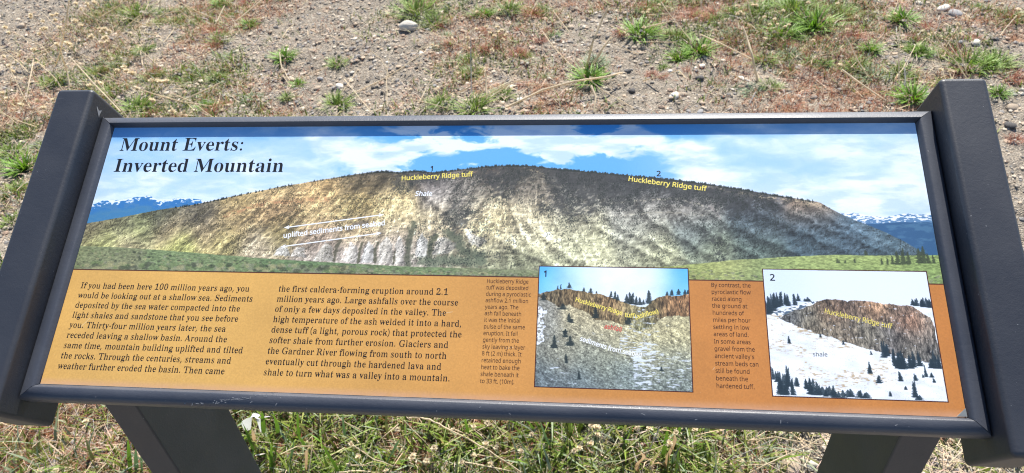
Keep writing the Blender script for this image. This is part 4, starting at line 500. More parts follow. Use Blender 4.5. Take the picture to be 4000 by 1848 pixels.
' ':(105,[]),"'":(91,[[66,289,-42,0,9,-107,25,0]]),'(':(121,[[111,289,-37,1,-19,-27,-15,-27,-11,-30,-8,-31,-5,-32,-2,-33,2,-32,5,-31,8,-31,11,-29,15,-27,19,-25,36,0,-17,28,-14,28,-11,29,-8,30,-5,30,-1,31,1,31,5,31,8,31,11,29,14,28]]),')':(121,[[46,290,-36,-1,18,-28,14,-28,11,-29,8,-31,5,-31,1,-31,-1,-31,-5,-30,-8,-30,-11,-29,-14,-28,-18,-28,36,0,20,25,15,27,11,29,8,31,5,31,2,32,-2,33,-5,32,-8,31,-11,30,-15,27]]),',':(108,[[76,49,-41,0,-5,-33,-15,-69,29,-1,26,65,9,32]]),'.':(108,[[54,51,-13,-3,-6,-4,-4,-5,-3,-8,-1,-9,1,-9,3,-8,4,-6,12,-6,14,0,12,6,4,6,3,8,1,9,-1,9,-3,8,-4,5,-6,4]]),'0':(230,[[145,290,-30,4,-22,-2,-19,-6,-16,-10,-12,-14,-11,-17,-8,-20,-5,-24,-3,-27,-1,-30,3,-43,7,-37,13,-30,19,-22,25,-13,30,-5,22,2,19,6,16,10,13,14,10,17,8,21,5,24,5,56,-3,44,-8,36,-13,30,-19,22],[96,257,19,3,19,-3,14,-9,11,-16,8,-23,5,-29,1,-36,-1,-36,-5,-29,-8,-23,-11,-15,-14,-10,-19,-3,-19,3,-15,10,-11,15,-7,23,-5,29,-1,36,1,36,5,29,7,23,11,16]]),'1':(230,[[145,289,-32,1,-79,-62,20,-27,53,44,2,4,-2,-48,0,-203,38,0]]),'2':(230,[[136,291,-25,3,-35,-5,-15,-5,-28,-16,-13,-10,21,-26,12,9,22,12,11,4,25,3,14,-2,11,-4,10,-6,8,-9,4,-12,2,-14,-1,-12,-7,-23,-13,-21,-9,-12,-112,-115,0,-32,193,0,0,36,-145,0,74,72,24,27,19,26,7,13,9,28,1,15,-3,23,-8,19,-13,16,-18,11]]),'3':(230,[[137,291,-27,3,-19,-1,-18,-3,-16,-5,-27,-14,-13,-9,20,-27,12,8,33,14,28,3,15,-1,12,-4,10,-6,8,-8,4,-11,2,-12,-2,-15,-6,-12,-10,-11,-14,-8,-17,-5,-22,-2,-30,0,0,-33,30,0,23,-2,20,-4,15,-6,12,-9,6,-13,3,-15,-2,-16,-6,-14,-9,-11,-13,-8,-18,-5,-36,-1,-41,8,-27,11,-1,-36,13,-6,26,-7,42,-4,24,1,21,4,19,6,15,9,12,10,9,12,7,14,4,15,1,17,-2,18,-5,16,-10,13,-14,11,-17,7,-20,4,16,4,15,8,12,10,9,13,6,16,1,18,-2,20,-8,18,-12,15,-18,11]]),'8':(230,[[139,292,-24,2,-16,-1,-15,-3,-14,-5,-12,-6,-11,-8,-8,-9,-7,-12,-4,-12,-1,-15,2,-17,5,-15,8,-13,23,-21,12,-7,-9,-3,-19,-13,-16,-16,-7,-10,-7,-22,-1,-13,3,-23,8,-19,15,-16,19,-12,24,-7,29,-2,27,3,23,7,20,12,14,16,9,20,3,23,-1,12,-3,12,-11,20,-17,16,-21,13,-10,4,26,16,15,15,9,18,3,10,1,12,-3,21,-8,17,-14,14,-18,11],[101,260,13,1,15,-1,12,-3,10,-6,7,-8,5,-9,1,-12,-1,-13,-5,-11,-8,-9,-21,-15,-13,-6,-33,18,-11,12,-4,7,-3,17,2,11,5,10,7,8,10,6],[109,134,23,-10,26,-16,9,-10,5,-11,2,-13,-2,-13,-5,-12,-8,-10,-11,-7,-15,-5,-18,-1,-18,2,-15,4,-11,7,-8,10,-5,11,-2,13,2,13,4,12,8,11,10,9]]),'B':(262,[[37,289,0,-291,103,0,29,3,25,7,21,12,15,17,9,20,3,25,-1,14,-3,13,-11,19,-8,8,-10,6,-21,8,-11,2,16,4,14,7,11,10,8,13,5,14,1,16,-3,25,-9,19,-16,13,-22,9,-27,6,-34,2],[77,255,68,-1,17,-4,13,-5,9,-8,5,-11,2,-14,-1,-14,-5,-11,-7,-8,-11,-7,-17,-4,-73,-1],[77,133,77,-1,18,-5,13,-7,8,-10,5,-12,2,-13,-2,-15,-5,-13,-8,-10,-12,-8,-17,-5,-23,-2,-56,0]]),'H':(299,[[77,289,-40,0,0,-291,40,0,0,135,144,0,0,-135,40,0,0,291,-40,0,0,-121,-144,0]]),'I':(137,[[122,289,-108,0,0,-24,34,-8,0,-227,-34,-8,0,-24,108,0,0,24,-34,8,0,227,34,8]]),'R':(251,[[37,289,0,-291,40,0,0,119,55,0,69,-119,46,1,-79,129,17,8,18,13,7,8,11,21,3,13,1,15,-3,25,-9,21,-14,17,-21,11,-27,7,-32,3],[77,255,61,-2,17,-4,13,-6,9,-9,5,-13,2,-17,-2,-16,-5,-13,-9,-10,-12,-8,-17,-4,-21,-2,-41,0]]),'T':(224,[[221,289,-219,0,0,-35,90,0,0,-256,40,0,0,256,89,0]]),'a':(226,[[140,219,-38,2,-27,-5,-23,-8,-12,-6,12,-30,20,9,31,8,24,-1,10,-3,9,-6,6,-8,4,-12,1,-27,-35,-1,-32,-3,-27,-7,-20,-10,-15,-13,-8,-18,-3,-20,2,-20,7,-17,11,-13,14,-9,17,-5,19,-2,17,1,14,3,12,5,11,7,19,19,6,-31,29,0,0,149,-2,23,-6,19,-11,15,-16,10],[127,103,30,1,0,-18,-2,-18,-6,-15,-10,-12,-13,-8,-14,-5,-17,-2,-11,1,-17,7,-9,15,-1,11,2,12,5,10,8,8,12,6,19,4]]),'b':(248,[[71,308,-38,0,0,-310,28,0,7,28,16,-16,22,-12,14,-3,17,-1,25,3,22,10,18,16,14,22,9,29,2,34,-2,34,-9,29,-13,22,-19,16,-22,9,-25,3,-17,-1,-14,-3,-12,-5,-19,-15,-6,-8,3,43],[111,186,19,2,32,-8,19,-27,6,-45,-1,-24,-5,-20,-8,-16,-11,-12,-13,-6,-18,-3,-20,2,-16,7,-11,12,-7,15,-4,20,-1,25,1,26,4,20,7,15,11,11]]),'c':(193,[[123,222,-19,-1,-17,-4,-16,-7,-15,-10,-12,-12,-10,-16,-8,-18,-4,-22,-2,-25,2,-24,4,-22,7,-18,10,-15,12,-13,14,-9,16,-7,17,-4,19,-1,32,3,25,10,0,34,-36,-11,-21,-2,-19,3,-15,6,-11,11,-9,16,-5,19,-1,24,7,45,20,26,35,9,15,-1,32,-9,12,32,-17,7,-20,4]]),'d':(248,[[215,308,-39,0,0,-93,3,-25,-16,16,-22,12,-14,3,-16,1,-25,-3,-22,-10,-19,-16,-14,-23,-8,-28,-3,-34,3,-35,8,-28,14,-22,18,-16,22,-10,26,-3,16,1,26,9,19,15,7,8,4,-29,32,0],[99,186,17,3,21,-3,16,-6,11,-12,7,-16,4,-20,2,-31,-2,-23,-4,-19,-8,-14,-11,-10,-15,-6,-21,-2,-17,3,-14,6,-10,12,-8,16,-5,19,-1,24,1,23,5,20,8,17,10,12]]),'e':(227,[[136,220,-18,2,-19,-2,-17,-4,-15,-8,-14,-11,-11,-13,-10,-16,-6,-18,-4,-21,-2,-23,2,-23,4,-20,8,-18,10,-16,12,-12,15,-10,17,-7,18,-4,20,-2,50,6,23,9,-1,34,-34,-11,-23,-4,-33,2,-16,6,-13,11,-10,14,-6,18,-2,21,147,-1,1,24,-5,36,-6,16,-19,25,-13,9,-14,7],[102,187,15,2,16,-2,13,-5,10,-9,6,-12,4,-15,2,-15,-107,0,9,31,9,11,10,9]]),'f':(139,[[114,310,-21,-2,-17,-6,-15,-11,-10,-15,-7,-21,-2,-36,-38,-13,0,-19,38,0,0,-189,39,0,0,189,54,0,0,31,-54,0,1,27,3,12,5,9,6,6,8,4,22,1,22,-6,10,31,-7,3,-21,4]]),'g':(248,[[125,221,-14,1,-26,-4,-23,-10,-18,-17,-13,-23,-8,-28,-3,-32,3,-33,8,-28,13,-23,18,-16,23,-11,26,-3,28,4,23,11,17,18,-2,-6,0,-27,-2,-18,-5,-14,-9,-12,-11,-8,-14,-6,-17,-1,-30,1,-26,6,-25,10,-1,-36,24,-8,26,-5,30,-2,30,3,25,8,19,13,14,19,8,24,2,28,0,222,-31,0,-5,-29,-8,10,-21,15],[100,186,16,2,19,-2,16,-6,11,-10,8,-15,5,-21,2,-35,-2,-23,-4,-19,-8,-13,-12,-10,-15,-5,-20,-2,-16,2,-14,7,-11,11,-8,16,-5,20,-1,24,1,24,5,21,8,16,11,11]]),'h':(249,[[71,308,-38,0,0,-310,38,0,2,137,4,19,8,15,11,11,16,6,21,2,26,-5,15,-17,6,-28,0,-140,38,0,0,143,-2,25,-7,21,-11,15,-16,11,-20,6,-25,2,-27,-3,-12,-5,-12,-7,-9,-8,-8,-10,2,8,1,20]]),'i':(104,[[52,299,-11,-3,-5,-3,-6,-11,0,-15,6,-11,10,-5,6,-1,11,3,5,3,4,5,3,13,-3,14,-4,5,-5,3],[71,218,-38,0,0,-220,38,0]]),'k':(215,[[71,308,-38,0,0,-310,38,0,0,81,23,19,74,-100,46,1,-94,125,88,93,-45,1,-93,-102,1,30]]),'l':(104,[[71,308,-38,0,0,-310,38,0]]),'m':(377,[[164,218,-30,4,-13,-1,-13,-3,-22,-11,-10,-9,-7,-10,-5,30,-31,0,0,-220,38,0,2,137,4,19,7,15,10,11,14,6,19,2,24,-5,14,-16,5,-28,0,-141,38,0,2,142,4,17,8,14,10,10,15,5,18,2,24,-5,13,-16,5,-28,0,-141,39,0,0,143,-2,25,-6,21,-11,16,-14,10,-19,7,-23,2,-14,-1,-13,-3,-13,-5,-12,-7,-18,-20,-14,19]]),'n':(249,[[162,220,-24,2,-14,-1,-13,-3,-13,-5,-11,-6,-10,-9,-8,-10,-5,30,-31,0,0,-220,38,0,2,137,5,19,7,15,11,11,16,6,21,2,26,-5,15,-17,6,-28,0,-140,38,0,0,143,-2,25,-7,21,-11,16,-16,10]]),'o':(244,[[142,220,-20,2,-29,-3,-25,-10,-20,-17,-15,-22,-10,-28,-3,-34,2,-23,4,-20,7,-18,10,-16,12,-13,14,-10,16,-8,18,-4,18,-2,29,3,25,10,21,17,16,23,9,28,3,33,-2,23,-4,21,-7,18,-10,15,-12,13,-14,10,-16,8],[102,186,20,2,19,-2,16,-7,12,-12,8,-16,5,-19,2,-24,-2,-23,-5,-20,-8,-16,-12,-12,-16,-7,-19,-3,-19,3,-16,7,-12,12,-8,16,-5,20,-1,23,1,24,5,19,8,16,12,12]]),'p':(248,[[162,219,-25,3,-17,-1,-26,-9,-10,-7,-15,-17,-4,30,-32,0,0,-316,38,0,1,90,-3,34,6,-8,19,-14,13,-6,14,-3,16,-1,25,3,22,10,19,16,13,23,9,28,2,34,-2,35,-9,28,-13,22,-19,16],[131,188,17,-2,14,-7,11,-12,8,-16,5,-19,1,-23,-3,-30,-3,-13,-5,-11,-13,-17,-9,-6,-11,-4,-12,-1,-20,3,-16,6,-11,12,-7,16,-4,20,-1,31,1,23,5,19,7,14,11,9,15,6]]),'r':(166,[[120,220,-13,-4,-12,-7,-20,-20,-7,-11,-3,40,-32,0,0,-220,38,0,1,131,3,12,11,21,8,9,18,11,10,3,18,1,17,-3,5,36,-18,3]]),'s':(193,[[102,222,-23,-2,-20,-5,-17,-8,-13,-12,-8,-15,-2,-17,3,-22,11,-16,28,-18,50,-20,20,-13,4,-4,4,-14,-1,-8,-4,-7,-7,-6,-9,-5,-12,-3,-17,-1,-24,3,-24,6,-21,9,-1,-35,10,-5,20,-6,40,-4,24,2,22,5,18,10,13,12,8,17,3,20,-1,11,-3,10,-4,8,-6,8,-27,18,-58,24,-13,8,-7,8,-2,10,1,7,10,10,8,4,24,3,10,0,39,-10,11,-4,14,31,-23,9,-23,5]]),'t':(145,[[74,267,-24,0,-14,-46,-31,-14,0,-20,30,0,0,-124,1,-17,3,-13,5,-12,7,-9,8,-7,9,-5,21,-5,18,-1,20,3,11,4,0,30,-32,-4,-9,1,-7,3,-7,5,-5,7,-3,9,-1,12,0,123,63,0,0,31,-63,0]]),'u':(249,[[69,218,-39,0,0,-144,2,-25,7,-20,11,-16,16,-10,20,-7,24,-2,14,1,27,7,21,15,8,10,4,-29,32,0,0,220,-38,0,0,-114,-2,-23,-5,-19,-7,-15,-11,-11,-16,-7,-21,-2,-26,6,-15,16,-6,28]]),'v':(205,[[39,218,-41,-1,83,-219,43,0,83,219,-41,1,-64,-181,-16,52]]),'w':(317,[[42,218,-39,0,59,-219,43,0,49,155,5,24,0,-6,13,-50,37,-123,45,0,60,219,-39,0,-43,-164,-2,-15,0,7,-13,49,-38,123,-41,0,-39,-123,-14,-57,-1,17,-11,47]]),'y':(206,[[40,218,-42,-1,88,-218,-16,-38,-13,-17,-8,-5,-10,-4,-20,-1,-16,3,0,-32,31,-4,20,3,17,6,13,10,12,14,10,16,101,267,-41,1,-59,-167,-4,-15,0,8,-5,19]]),},
'B': {
' ':(105,[]),'(':(121,[[119,293,-48,4,-22,-30,-15,-28,-12,-31,-8,-32,-5,-32,-2,-34,2,-33,5,-32,8,-31,12,-30,15,-28,22,-29,48,4,-20,36,-13,27,-11,28,-8,29,-4,30,-2,30,2,31,4,30,8,30,11,28,13,27]]),')':(121,[[50,297,-48,-4,20,-36,13,-27,11,-28,8,-30,4,-30,2,-31,-2,-30,-4,-30,-8,-29,-11,-28,-13,-27,-20,-36,48,-4,22,29,15,28,12,30,8,31,5,32,2,33,-2,34,-5,32,-8,32,-12,31,-15,28]]),'1':(230,[[151,296,-40,1,-87,-68,29,-37,59,48,-7,0,-4,4,-2,-43,1,-209,51,0]]),'2':(230,[[138,298,-27,3,-19,-1,-18,-4,-31,-13,-14,-9,-18,-15,29,-36,17,12,31,15,11,2,24,-1,10,-3,8,-6,6,-7,4,-9,2,-13,-3,-22,-4,-10,-21,-31,-115,-117,1,-41,207,0,0,49,-146,0,1,-11,97,98,19,27,8,14,9,30,1,16,-3,25,-9,21,-15,17,-19,13]]),'H':(299,[[84,296,-53,0,0,-304,53,0,0,134,131,0,0,-134,52,0,0,304,-52,0,0,-122,-131,0]]),'R':(251,[[31,296,0,-304,53,0,0,119,43,-1,70,-119,58,3,-78,131,12,5,19,13,15,20,5,13,3,14,1,16,-3,27,-9,23,-17,18,-22,13,-28,7,-34,3],[84,248,53,-2,15,-4,11,-5,8,-7,4,-11,2,-15,-2,-14,-4,-11,-7,-9,-11,-6,-15,-4,-20,-2,-34,0]]),'S':(221,[[116,301,-18,-1,-17,-3,-16,-6,-14,-7,-13,-10,-10,-11,-7,-13,-4,-15,-2,-17,2,-22,7,-20,12,-17,16,-13,20,-12,63,-26,8,-5,9,-10,3,-6,2,-13,-2,-11,-4,-9,-7,-7,-10,-6,-33,-5,-42,5,-45,13,-2,-50,15,-7,26,-6,30,-4,47,2,27,8,23,13,17,18,11,23,3,26,-1,16,-3,14,-6,12,-8,11,-22,18,-28,14,-52,22,-13,10,-6,10,-2,6,1,17,4,8,5,6,9,5,11,4,15,1,35,-4,39,-13,17,46,-19,9,-40,10]]),'a':(226,[[142,227,-26,2,-29,-3,-27,-7,-29,-14,18,-41,45,16,20,2,11,-1,9,-3,7,-4,4,-6,4,-11,1,-19,-28,0,-34,-3,-27,-7,-22,-11,-16,-15,-10,-19,-4,-23,3,-22,7,-19,13,-14,16,-10,18,-6,20,-2,19,1,15,3,14,5,22,17,7,9,-9,0,6,-31,42,1,0,155,-2,25,-7,21,-12,16,-18,11],[150,97,-2,-28,-6,-13,-8,-9,-11,-8,-13,-4,-24,-1,-14,6,-7,11,-1,9,2,10,4,8,6,6,11,5,17,4]]),'b':(248,[[78,315,-52,0,0,-323,41,-1,7,27,-8,0,4,-5,21,-16,13,-6,15,-3,18,-1,27,3,24,11,20,17,15,24,9,30,3,36,-3,36,-9,30,-15,24,-20,17,-24,10,-27,4,-18,-1,-15,-4,-13,-6,-11,-7,-15,-15,11,-1,1,-3,2,40],[112,179,18,2,28,-8,16,-23,6,-42,-2,-23,-4,-19,-7,-14,-9,-10,-12,-6,-15,-2,-18,3,-14,5,-9,10,-6,14,-4,18,-1,24,1,25,4,19,6,13,9,9]]),'c':(193,[[135,229,-32,-1,-18,-5,-18,-7,-15,-10,-14,-13,-11,-17,-8,-20,-4,-23,-2,-26,2,-25,4,-23,8,-19,10,-17,13,-13,16,-10,17,-7,18,-5,32,-1,21,3,18,6,13,6,-2,47,-42,-12,-20,-1,-17,2,-13,5,-9,10,-8,14,-5,18,-1,22,6,42,18,23,31,8,14,-1,23,-6,14,-5,17,45,-24,10]]),'d':(248,[[222,315,-52,0,-1,-100,2,-24,1,5,10,1,-14,14,-12,8,-28,9,-17,1,-27,-3,-24,-11,-20,-18,-15,-24,-9,-30,-3,-35,3,-36,9,-30,14,-24,20,-17,24,-11,28,-3,17,1,15,4,14,6,11,7,14,15,-10,0,5,-29,45,1],[101,179,15,3,19,-3,14,-5,9,-10,6,-14,4,-19,2,-30,-2,-22,-4,-17,-7,-12,-9,-8,-13,-6,-18,-2,-16,2,-11,6,-9,10,-7,14,-5,18,-1,23,1,22,5,19,7,15,9,10]]),'e':(227,[[137,228,-19,1,-20,-2,-19,-5,-16,-8,-15,-12,-12,-14,-10,-17,-7,-19,-4,-22,-2,-24,2,-24,4,-21,8,-19,11,-17,14,-14,16,-11,18,-7,19,-5,36,-1,37,6,28,11,-2,47,-52,-14,-24,-2,-18,2,-14,6,-12,9,-8,12,-6,17,-2,12,147,0,1,30,-5,38,-7,17,-9,15,-11,12,-14,11,-16,7],[104,180,13,2,14,-2,11,-4,8,-8,6,-10,5,-21,-92,0,8,21,7,11,9,7]]),'f':(139,[[114,317,-22,-2,-20,-7,-16,-12,-12,-17,-7,-22,-2,-33,-38,-12,1,-32,38,0,0,-188,52,0,0,188,54,0,0,44,-54,0,1,20,6,18,11,7,14,1,32,-7,14,43,-27,9]]),'g':(248,[[126,228,-15,1,-28,-4,-25,-11,-19,-19,-15,-24,-8,-30,-3,-33,3,-35,8,-29,15,-24,19,-19,25,-11,28,-3,30,4,25,12,16,17,-11,1,-1,5,0,-32,-2,-16,-5,-13,-7,-10,-10,-7,-12,-5,-15,-1,-29,2,-25,5,-32,10,-3,-48,29,-10,27,-5,31,-2,32,3,26,9,21,14,15,21,9,25,3,30,-1,228,-44,1,-5,-29,10,0,-7,8,-11,9,-12,7,-13,5],[102,179,14,2,17,-2,14,-5,9,-9,8,-13,4,-19,2,-34,-2,-22,-4,-17,-7,-12,-9,-7,-14,-5,-17,-2,-15,2,-12,6,-9,9,-7,14,-5,19,-1,23,1,23,5,19,7,14,10,10]]),'h':(249,[[78,315,-52,0,0,-323,52,0,2,142,4,17,7,14,9,8,14,6,18,2,23,-5,13,-13,4,-26,1,-145,52,0,0,149,-2,27,-7,22,-13,17,-18,12,-22,7,-26,3,-14,-1,-28,-9,-13,-7,-11,-10,-5,-7,10,-1,2,1,1,21]]),'i':(104,[[52,306,-14,-3,-7,-5,-5,-6,-3,-9,-1,-9,1,-8,3,-8,5,-7,7,-5,14,-3,15,3,11,11,3,8,1,9,-1,10,-3,8,-11,11],[78,224,-52,0,0,-232,52,0]]),'k':(215,[[78,315,-52,0,0,-323,52,0,0,83,15,14,71,-98,58,4,-92,128,86,98,-56,4,-96,-106,12,0,1,-3,1,30]]),'l':(104,[[78,315,-52,0,0,-323,52,0]]),'m':(377,[[167,225,-33,4,-14,-1,-14,-3,-13,-5,-12,-7,-10,-10,-5,-7,10,0,-6,29,-44,-1,0,-232,52,0,2,142,4,18,6,13,8,9,12,5,17,2,20,-5,11,-13,5,-25,0,-146,52,0,2,147,4,16,6,11,9,8,12,5,17,2,20,-5,11,-13,4,-25,1,-146,51,0,1,149,-2,27,-7,22,-11,18,-17,12,-21,7,-24,2,-15,-1,-14,-3,-14,-6,-14,-8,-11,-10,-6,-8,8,0,-13,18]]),'n':(249,[[164,227,-26,2,-15,-1,-14,-3,-14,-5,-13,-7,-11,-10,-5,-7,10,0,-6,29,-44,-1,0,-232,52,0,2,142,4,18,7,13,9,9,14,5,18,2,23,-5,13,-13,4,-26,1,-145,52,0,0,149,-2,27,-7,22,-13,18,-18,12]]),'o':(244,[[143,227,-21,2,-30,-3,-27,-11,-23,-18,-16,-24,-10,-30,-3,-34,2,-25,4,-21,8,-20,11,-17,12,-14,16,-11,17,-8,18,-4,20,-2,31,3,27,11,23,18,16,25,10,30,3,34,-1,24,-5,22,-8,19,-10,17,-13,14,-15,11,-17,8],[104,179,18,2,17,-2,14,-6,10,-10,7,-14,5,-18,1,-23,-1,-22,-5,-18,-7,-15,-10,-10,-14,-6,-17,-3,-17,3,-14,6,-10,10,-7,15,-5,18,-1,22,1,23,5,18,7,14,10,10]]),'p':(248,[[164,226,-27,3,-18,-1,-15,-4,-13,-6,-21,-16,-5,-6,11,-1,-5,30,-45,-1,0,-329,52,0,1,103,-2,25,-1,-3,-10,-2,4,-5,21,-15,13,-6,16,-4,17,-1,27,3,24,11,20,18,15,24,9,30,3,35,-3,36,-9,30,-15,24,-20,17],[130,181,16,-2,12,-6,9,-10,7,-14,4,-19,2,-21,-3,-28,-7,-23,-12,-15,-7,-5,-9,-3,-11,-1,-18,3,-14,5,-9,10,-6,14,-4,19,-1,30,2,22,4,17,6,12,9,8,13,5]]),'r':(166,[[119,227,-15,-4,-25,-19,-10,-11,-5,-8,11,0,-4,40,-45,-1,0,-232,52,0,1,123,3,24,4,10,6,9,14,13,17,7,13,1,27,-4,7,49,-16,4,-10,1]]),'s':(193,[[115,229,-38,-2,-21,-5,-18,-9,-15,-14,-9,-16,-3,-20,5,-24,5,-10,7,-9,19,-13,24,-12,45,-19,13,-10,3,-9,-1,-7,-3,-5,-12,-8,-11,-3,-27,0,-34,8,-29,10,-3,-48,14,-7,22,-6,26,-4,41,2,22,6,20,10,15,14,9,19,3,21,-1,13,-3,11,-5,10,-7,9,-18,14,-23,11,-53,22,-9,9,-2,7,3,8,11,6,22,3,10,0,28,-6,9,-4,17,-5,18,43,-29,12]]),'t':(145,[[81,274,-36,1,-15,-49,-33,-15,1,-31,31,0,-1,-117,1,-18,3,-15,6,-12,8,-11,9,-8,22,-9,30,-3,22,3,17,6,-2,43,-37,-5,-14,3,-8,9,-3,7,-1,127,62,0,0,44,-62,0]]),'u':(249,[[76,224,-52,0,-1,-150,2,-26,8,-22,12,-18,18,-12,22,-7,25,-2,15,1,15,3,14,5,12,7,12,9,5,8,-10,0,5,-29,45,1,0,232,-52,0,-2,-142,-4,-18,-7,-13,-9,-9,-14,-6,-19,-2,-22,5,-13,14,-4,25]]),'w':(317,[[48,225,-53,-2,62,-232,54,0,50,161,4,19,-13,-1,13,-51,39,-128,55,0,63,232,-53,2,-44,-169,-1,-10,13,0,-13,51,-39,128,-52,0,-54,-181,14,2,-13,57]]),'y':(206,[[44,225,-53,-2,87,-224,-15,-35,-5,-8,-12,-11,-8,-3,-14,-1,-27,3,-2,-45,32,-5,28,2,19,7,15,12,13,15,10,17,9,20,94,256,-54,2,-54,-151,-9,-30,12,-1,-2,12]]),},
}

FONT = {}
def load_font():
    from mathutils.geometry import tessellate_polygon
    for nm, g in GLYPHS.items():
        FONT[nm] = {}
        for ch, (adv_, loops_) in g.items():
            Ls = [np.cumsum(np.array(L).reshape(-1, 2), 0) for L in loops_]
            ar = [float(np.sum(q[:, 0]*np.roll(q[:, 1], -1)-np.roll(q[:, 0], -1)*q[:, 1])) for q in Ls]
            sg = np.sign(ar[int(np.argmax(np.abs(ar)))]) if ar else 1; P, T = [], []
            for q, s_ in zip(Ls, ar):
                if s_*sg <= 0: continue
                grp = [q]+[h for h, hs in zip(Ls, ar) if hs*sg < 0 and (h.min(0) >= q.min(0)-2).all() and (h.max(0) <= q.max(0)+2).all()]
                T += [tuple(i+len(P) for i in tr) for tr in tessellate_polygon([[Vector((float(a), float(b), 0)) for a, b in g_] for g_ in grp])]
                for g_ in grp: P += [tuple(map(float, p)) for p in g_]
            FONT[nm][ch] = (adv_/600, np.array(P, float).reshape(-1, 2)/600, np.array([tuple(t) for t in T], int).reshape(-1, 3))
load_font()
_a = np.linspace(0, 2*math.pi, 13)[:-1]; _d = np.stack([np.cos(_a), np.sin(_a)], 1)*.040       # round title colon
FONT['T'][':'] = (.19, np.concatenate([_d+[.085, .036], _d+[.085, .262]]), np.array([(0, i, i+1) for i in range(1, 11)]+[(12, 12+i, 13+i) for i in range(1, 11)]))
def adv(font, s): return sum(FONT[font][c][0] for c in s)
def lettering(name, lines, mat, w_=0.00005, sx=1.0, slant=0.0, label=None):
    """lines: (font, text, u_mm, v_mm, size_mm, width_mm or None, angle) ; letters are thin inked outlines"""
    VV, TT, n = [], [], 0
    for (font, s, u, v, size, width, ang) in lines:
        k = size; kx = size*sx if width is None else width/adv(font, s)
        x = 0; ca, sa = math.cos(ang), math.sin(ang)
        for c in s:
            a, P, T = FONT[font][c]
            if len(P):
                px = (P[:, 0]+slant*P[:, 1]+0)*kx+x*kx; py = P[:, 1]*k
                VV.append(np.stack([(u+px*ca-py*sa)/1000, (v+px*sa+py*ca)/1000, np.full(len(P), w_)], 1)); TT.append(T+n); n += len(P)
            x += a
    V = np.concatenate(VV); T = np.concatenate(TT)
    o = link(name, panel_mesh(name, V, [T], mat), panel)
    if label: o['label'] = label
    return o
INK = m_print('black_ink', color=lin((22, 14, 12))); BLK = m_print('title_black_ink', color=(0.006, 0.006, 0.007))
BRN = m_print('dark_brown_ink', color=lin((62, 30, 16)))
YEL = m_print('yellow_ink', color=lin((236, 218, 104))); WHT = m_print('white_ink', color=(.86, .88, .92)); RED = m_print('red_ink', color=lin((205, 88, 76)))
lettering('title_lettering', [('T', 'Mount Everts:', 13.8, 276.4, 37.5, 156, 0), ('T', 'Inverted Mountain', 14.0, 248.6, 37.5, 208.5, 0)], BLK, slant=-0.02)
c1 = ["If you had been here 100 million years ago, you", "would be looking out at a shallow sea. Sediments", "deposited by the sea water compacted into the", "light shales and sandstone that you see before", "you. Thirty-four million years later, the sea", "receded leaving a shallow basin. Around the", "same time, mountain building uplifted and tilted", "the rocks. Through the centuries, streams and", "weather further eroded the basin. Then came"]
c2 = ["the first caldera-forming eruption around 2.1", "million years ago. Large ashfalls over the course", "of only a few days deposited in the valley. The", "high temperature of the ash welded it into a hard,", "dense tuff (a light, porous rock) that protected the", "softer shale from further erosion. Glaciers and", "the Gardner River flowing from south to north", "eventually cut through the hardened lava and", "shale to turn what was a valley into a mountain."]
c3 = ["Huckleberry Ridge", "tuff was deposited", "during a pyroclastic", "ashflow 2.1 million", "years ago. The", "ash fall beneath", "it was the initial", "pulse of the same", "eruption. It fell", "gently from the", "sky leaving a layer", "8 ft (2 m) thick. It", "retained enough", "heat to bake the", "shale beneath it", "to 33 ft. (10m)."]
c4 = ["By contrast, the", "pyroclastic flow", "raced along", "the ground at", "hundreds of", "miles per hour", "settling in low", "areas of land.", "In some areas", "gravel from the", "ancient valley's", "stream beds can", "still be found", "beneath the", "hardened tuff."]
s1 = 201.0/adv('S', c1[1]); s2 = 202.0/adv('S', c2[4]); s3 = 46.8/adv('N', c3[2]); s4 = 41.0/adv('N', c4[11])
lettering('paragraph_lettering', [('S', s, 14.2, 105.5-11.14*i, 14.7, s1*adv('S', s), 0) for i, s in enumerate(c1)], INK)
lettering('paragraph_lettering', [('S', s, 241.5, 106.2-11.16*i, 14.7, s2*adv('S', s), 0) for i, s in enumerate(c2)], INK)
lettering('caption_lettering', [('N', s, 465.2, 120.0-6.91*i, 8.9, s3*adv('N', s), 0) for i, s in enumerate(c3)], BRN)
lettering('caption_lettering', [('N', s, 692.8, 120.2-7.21*i, 8.9, s4*adv('N', s), 0) for i, s in enumerate(c4)], BRN)
def along(font, s, p, q, size):
    a = math.atan2(q[1]-p[1], q[0]-p[0]); return (font, s, p[0], p[1], size, math.hypot(q[0]-p[0], q[1]-p[1]), a)
lettering('rock_name_lettering', [along('B', 'Huckleberry Ridge tuff', (361.2, 238.2), (441.6, 243.6), 11.5)], YEL)
lettering('rock_name_lettering', [along('B', 'Huckleberry Ridge tuff', (611.0, 238.4), (693.0, 226.6), 11.5)], YEL)
lettering('rock_name_lettering', [along('B', 'Shale', (378.7, 219.4), (398.0, 219.3), 11.5)], WHT, slant=.1)
lettering('rock_name_lettering', [along('B', 'uplifted sediments from seabed', (236.4, 167.6), (349.6, 184.2), 12.0)], WHT)
lettering('number_lettering', [('B', '1', 392.6, 249.9, 13, None, 0)], BLK); lettering('number_lettering', [('B', '2', 641.5, 244.0, 13, None, 0)], BLK)
lettering('number_lettering', [('B', '1', 523.6, 127.9, 14, None, 0)], BLK); lettering('number_lettering', [('B', '2', 750.6, 127.9, 14, None, 0)], BLK)
lettering('rock_name_lettering', [('B', a, *b) for a, b in ()] + [along('B', 'Huckleberry Ridge', (556.9, 102.3), (604.3, 88.6), 9.4), along('B', 'tuff', (606.6, 87.3), (616.0, 86.0), 9.4), along('B', '(ashflow)', (617.8, 85.0), (640.6, 91.6), 9.4)], YEL)
lettering('rock_name_lettering', [along('B', 'ashfall', (586.2, 75.0), (603.6, 71.6), 9.8)], RED, slant=.1)
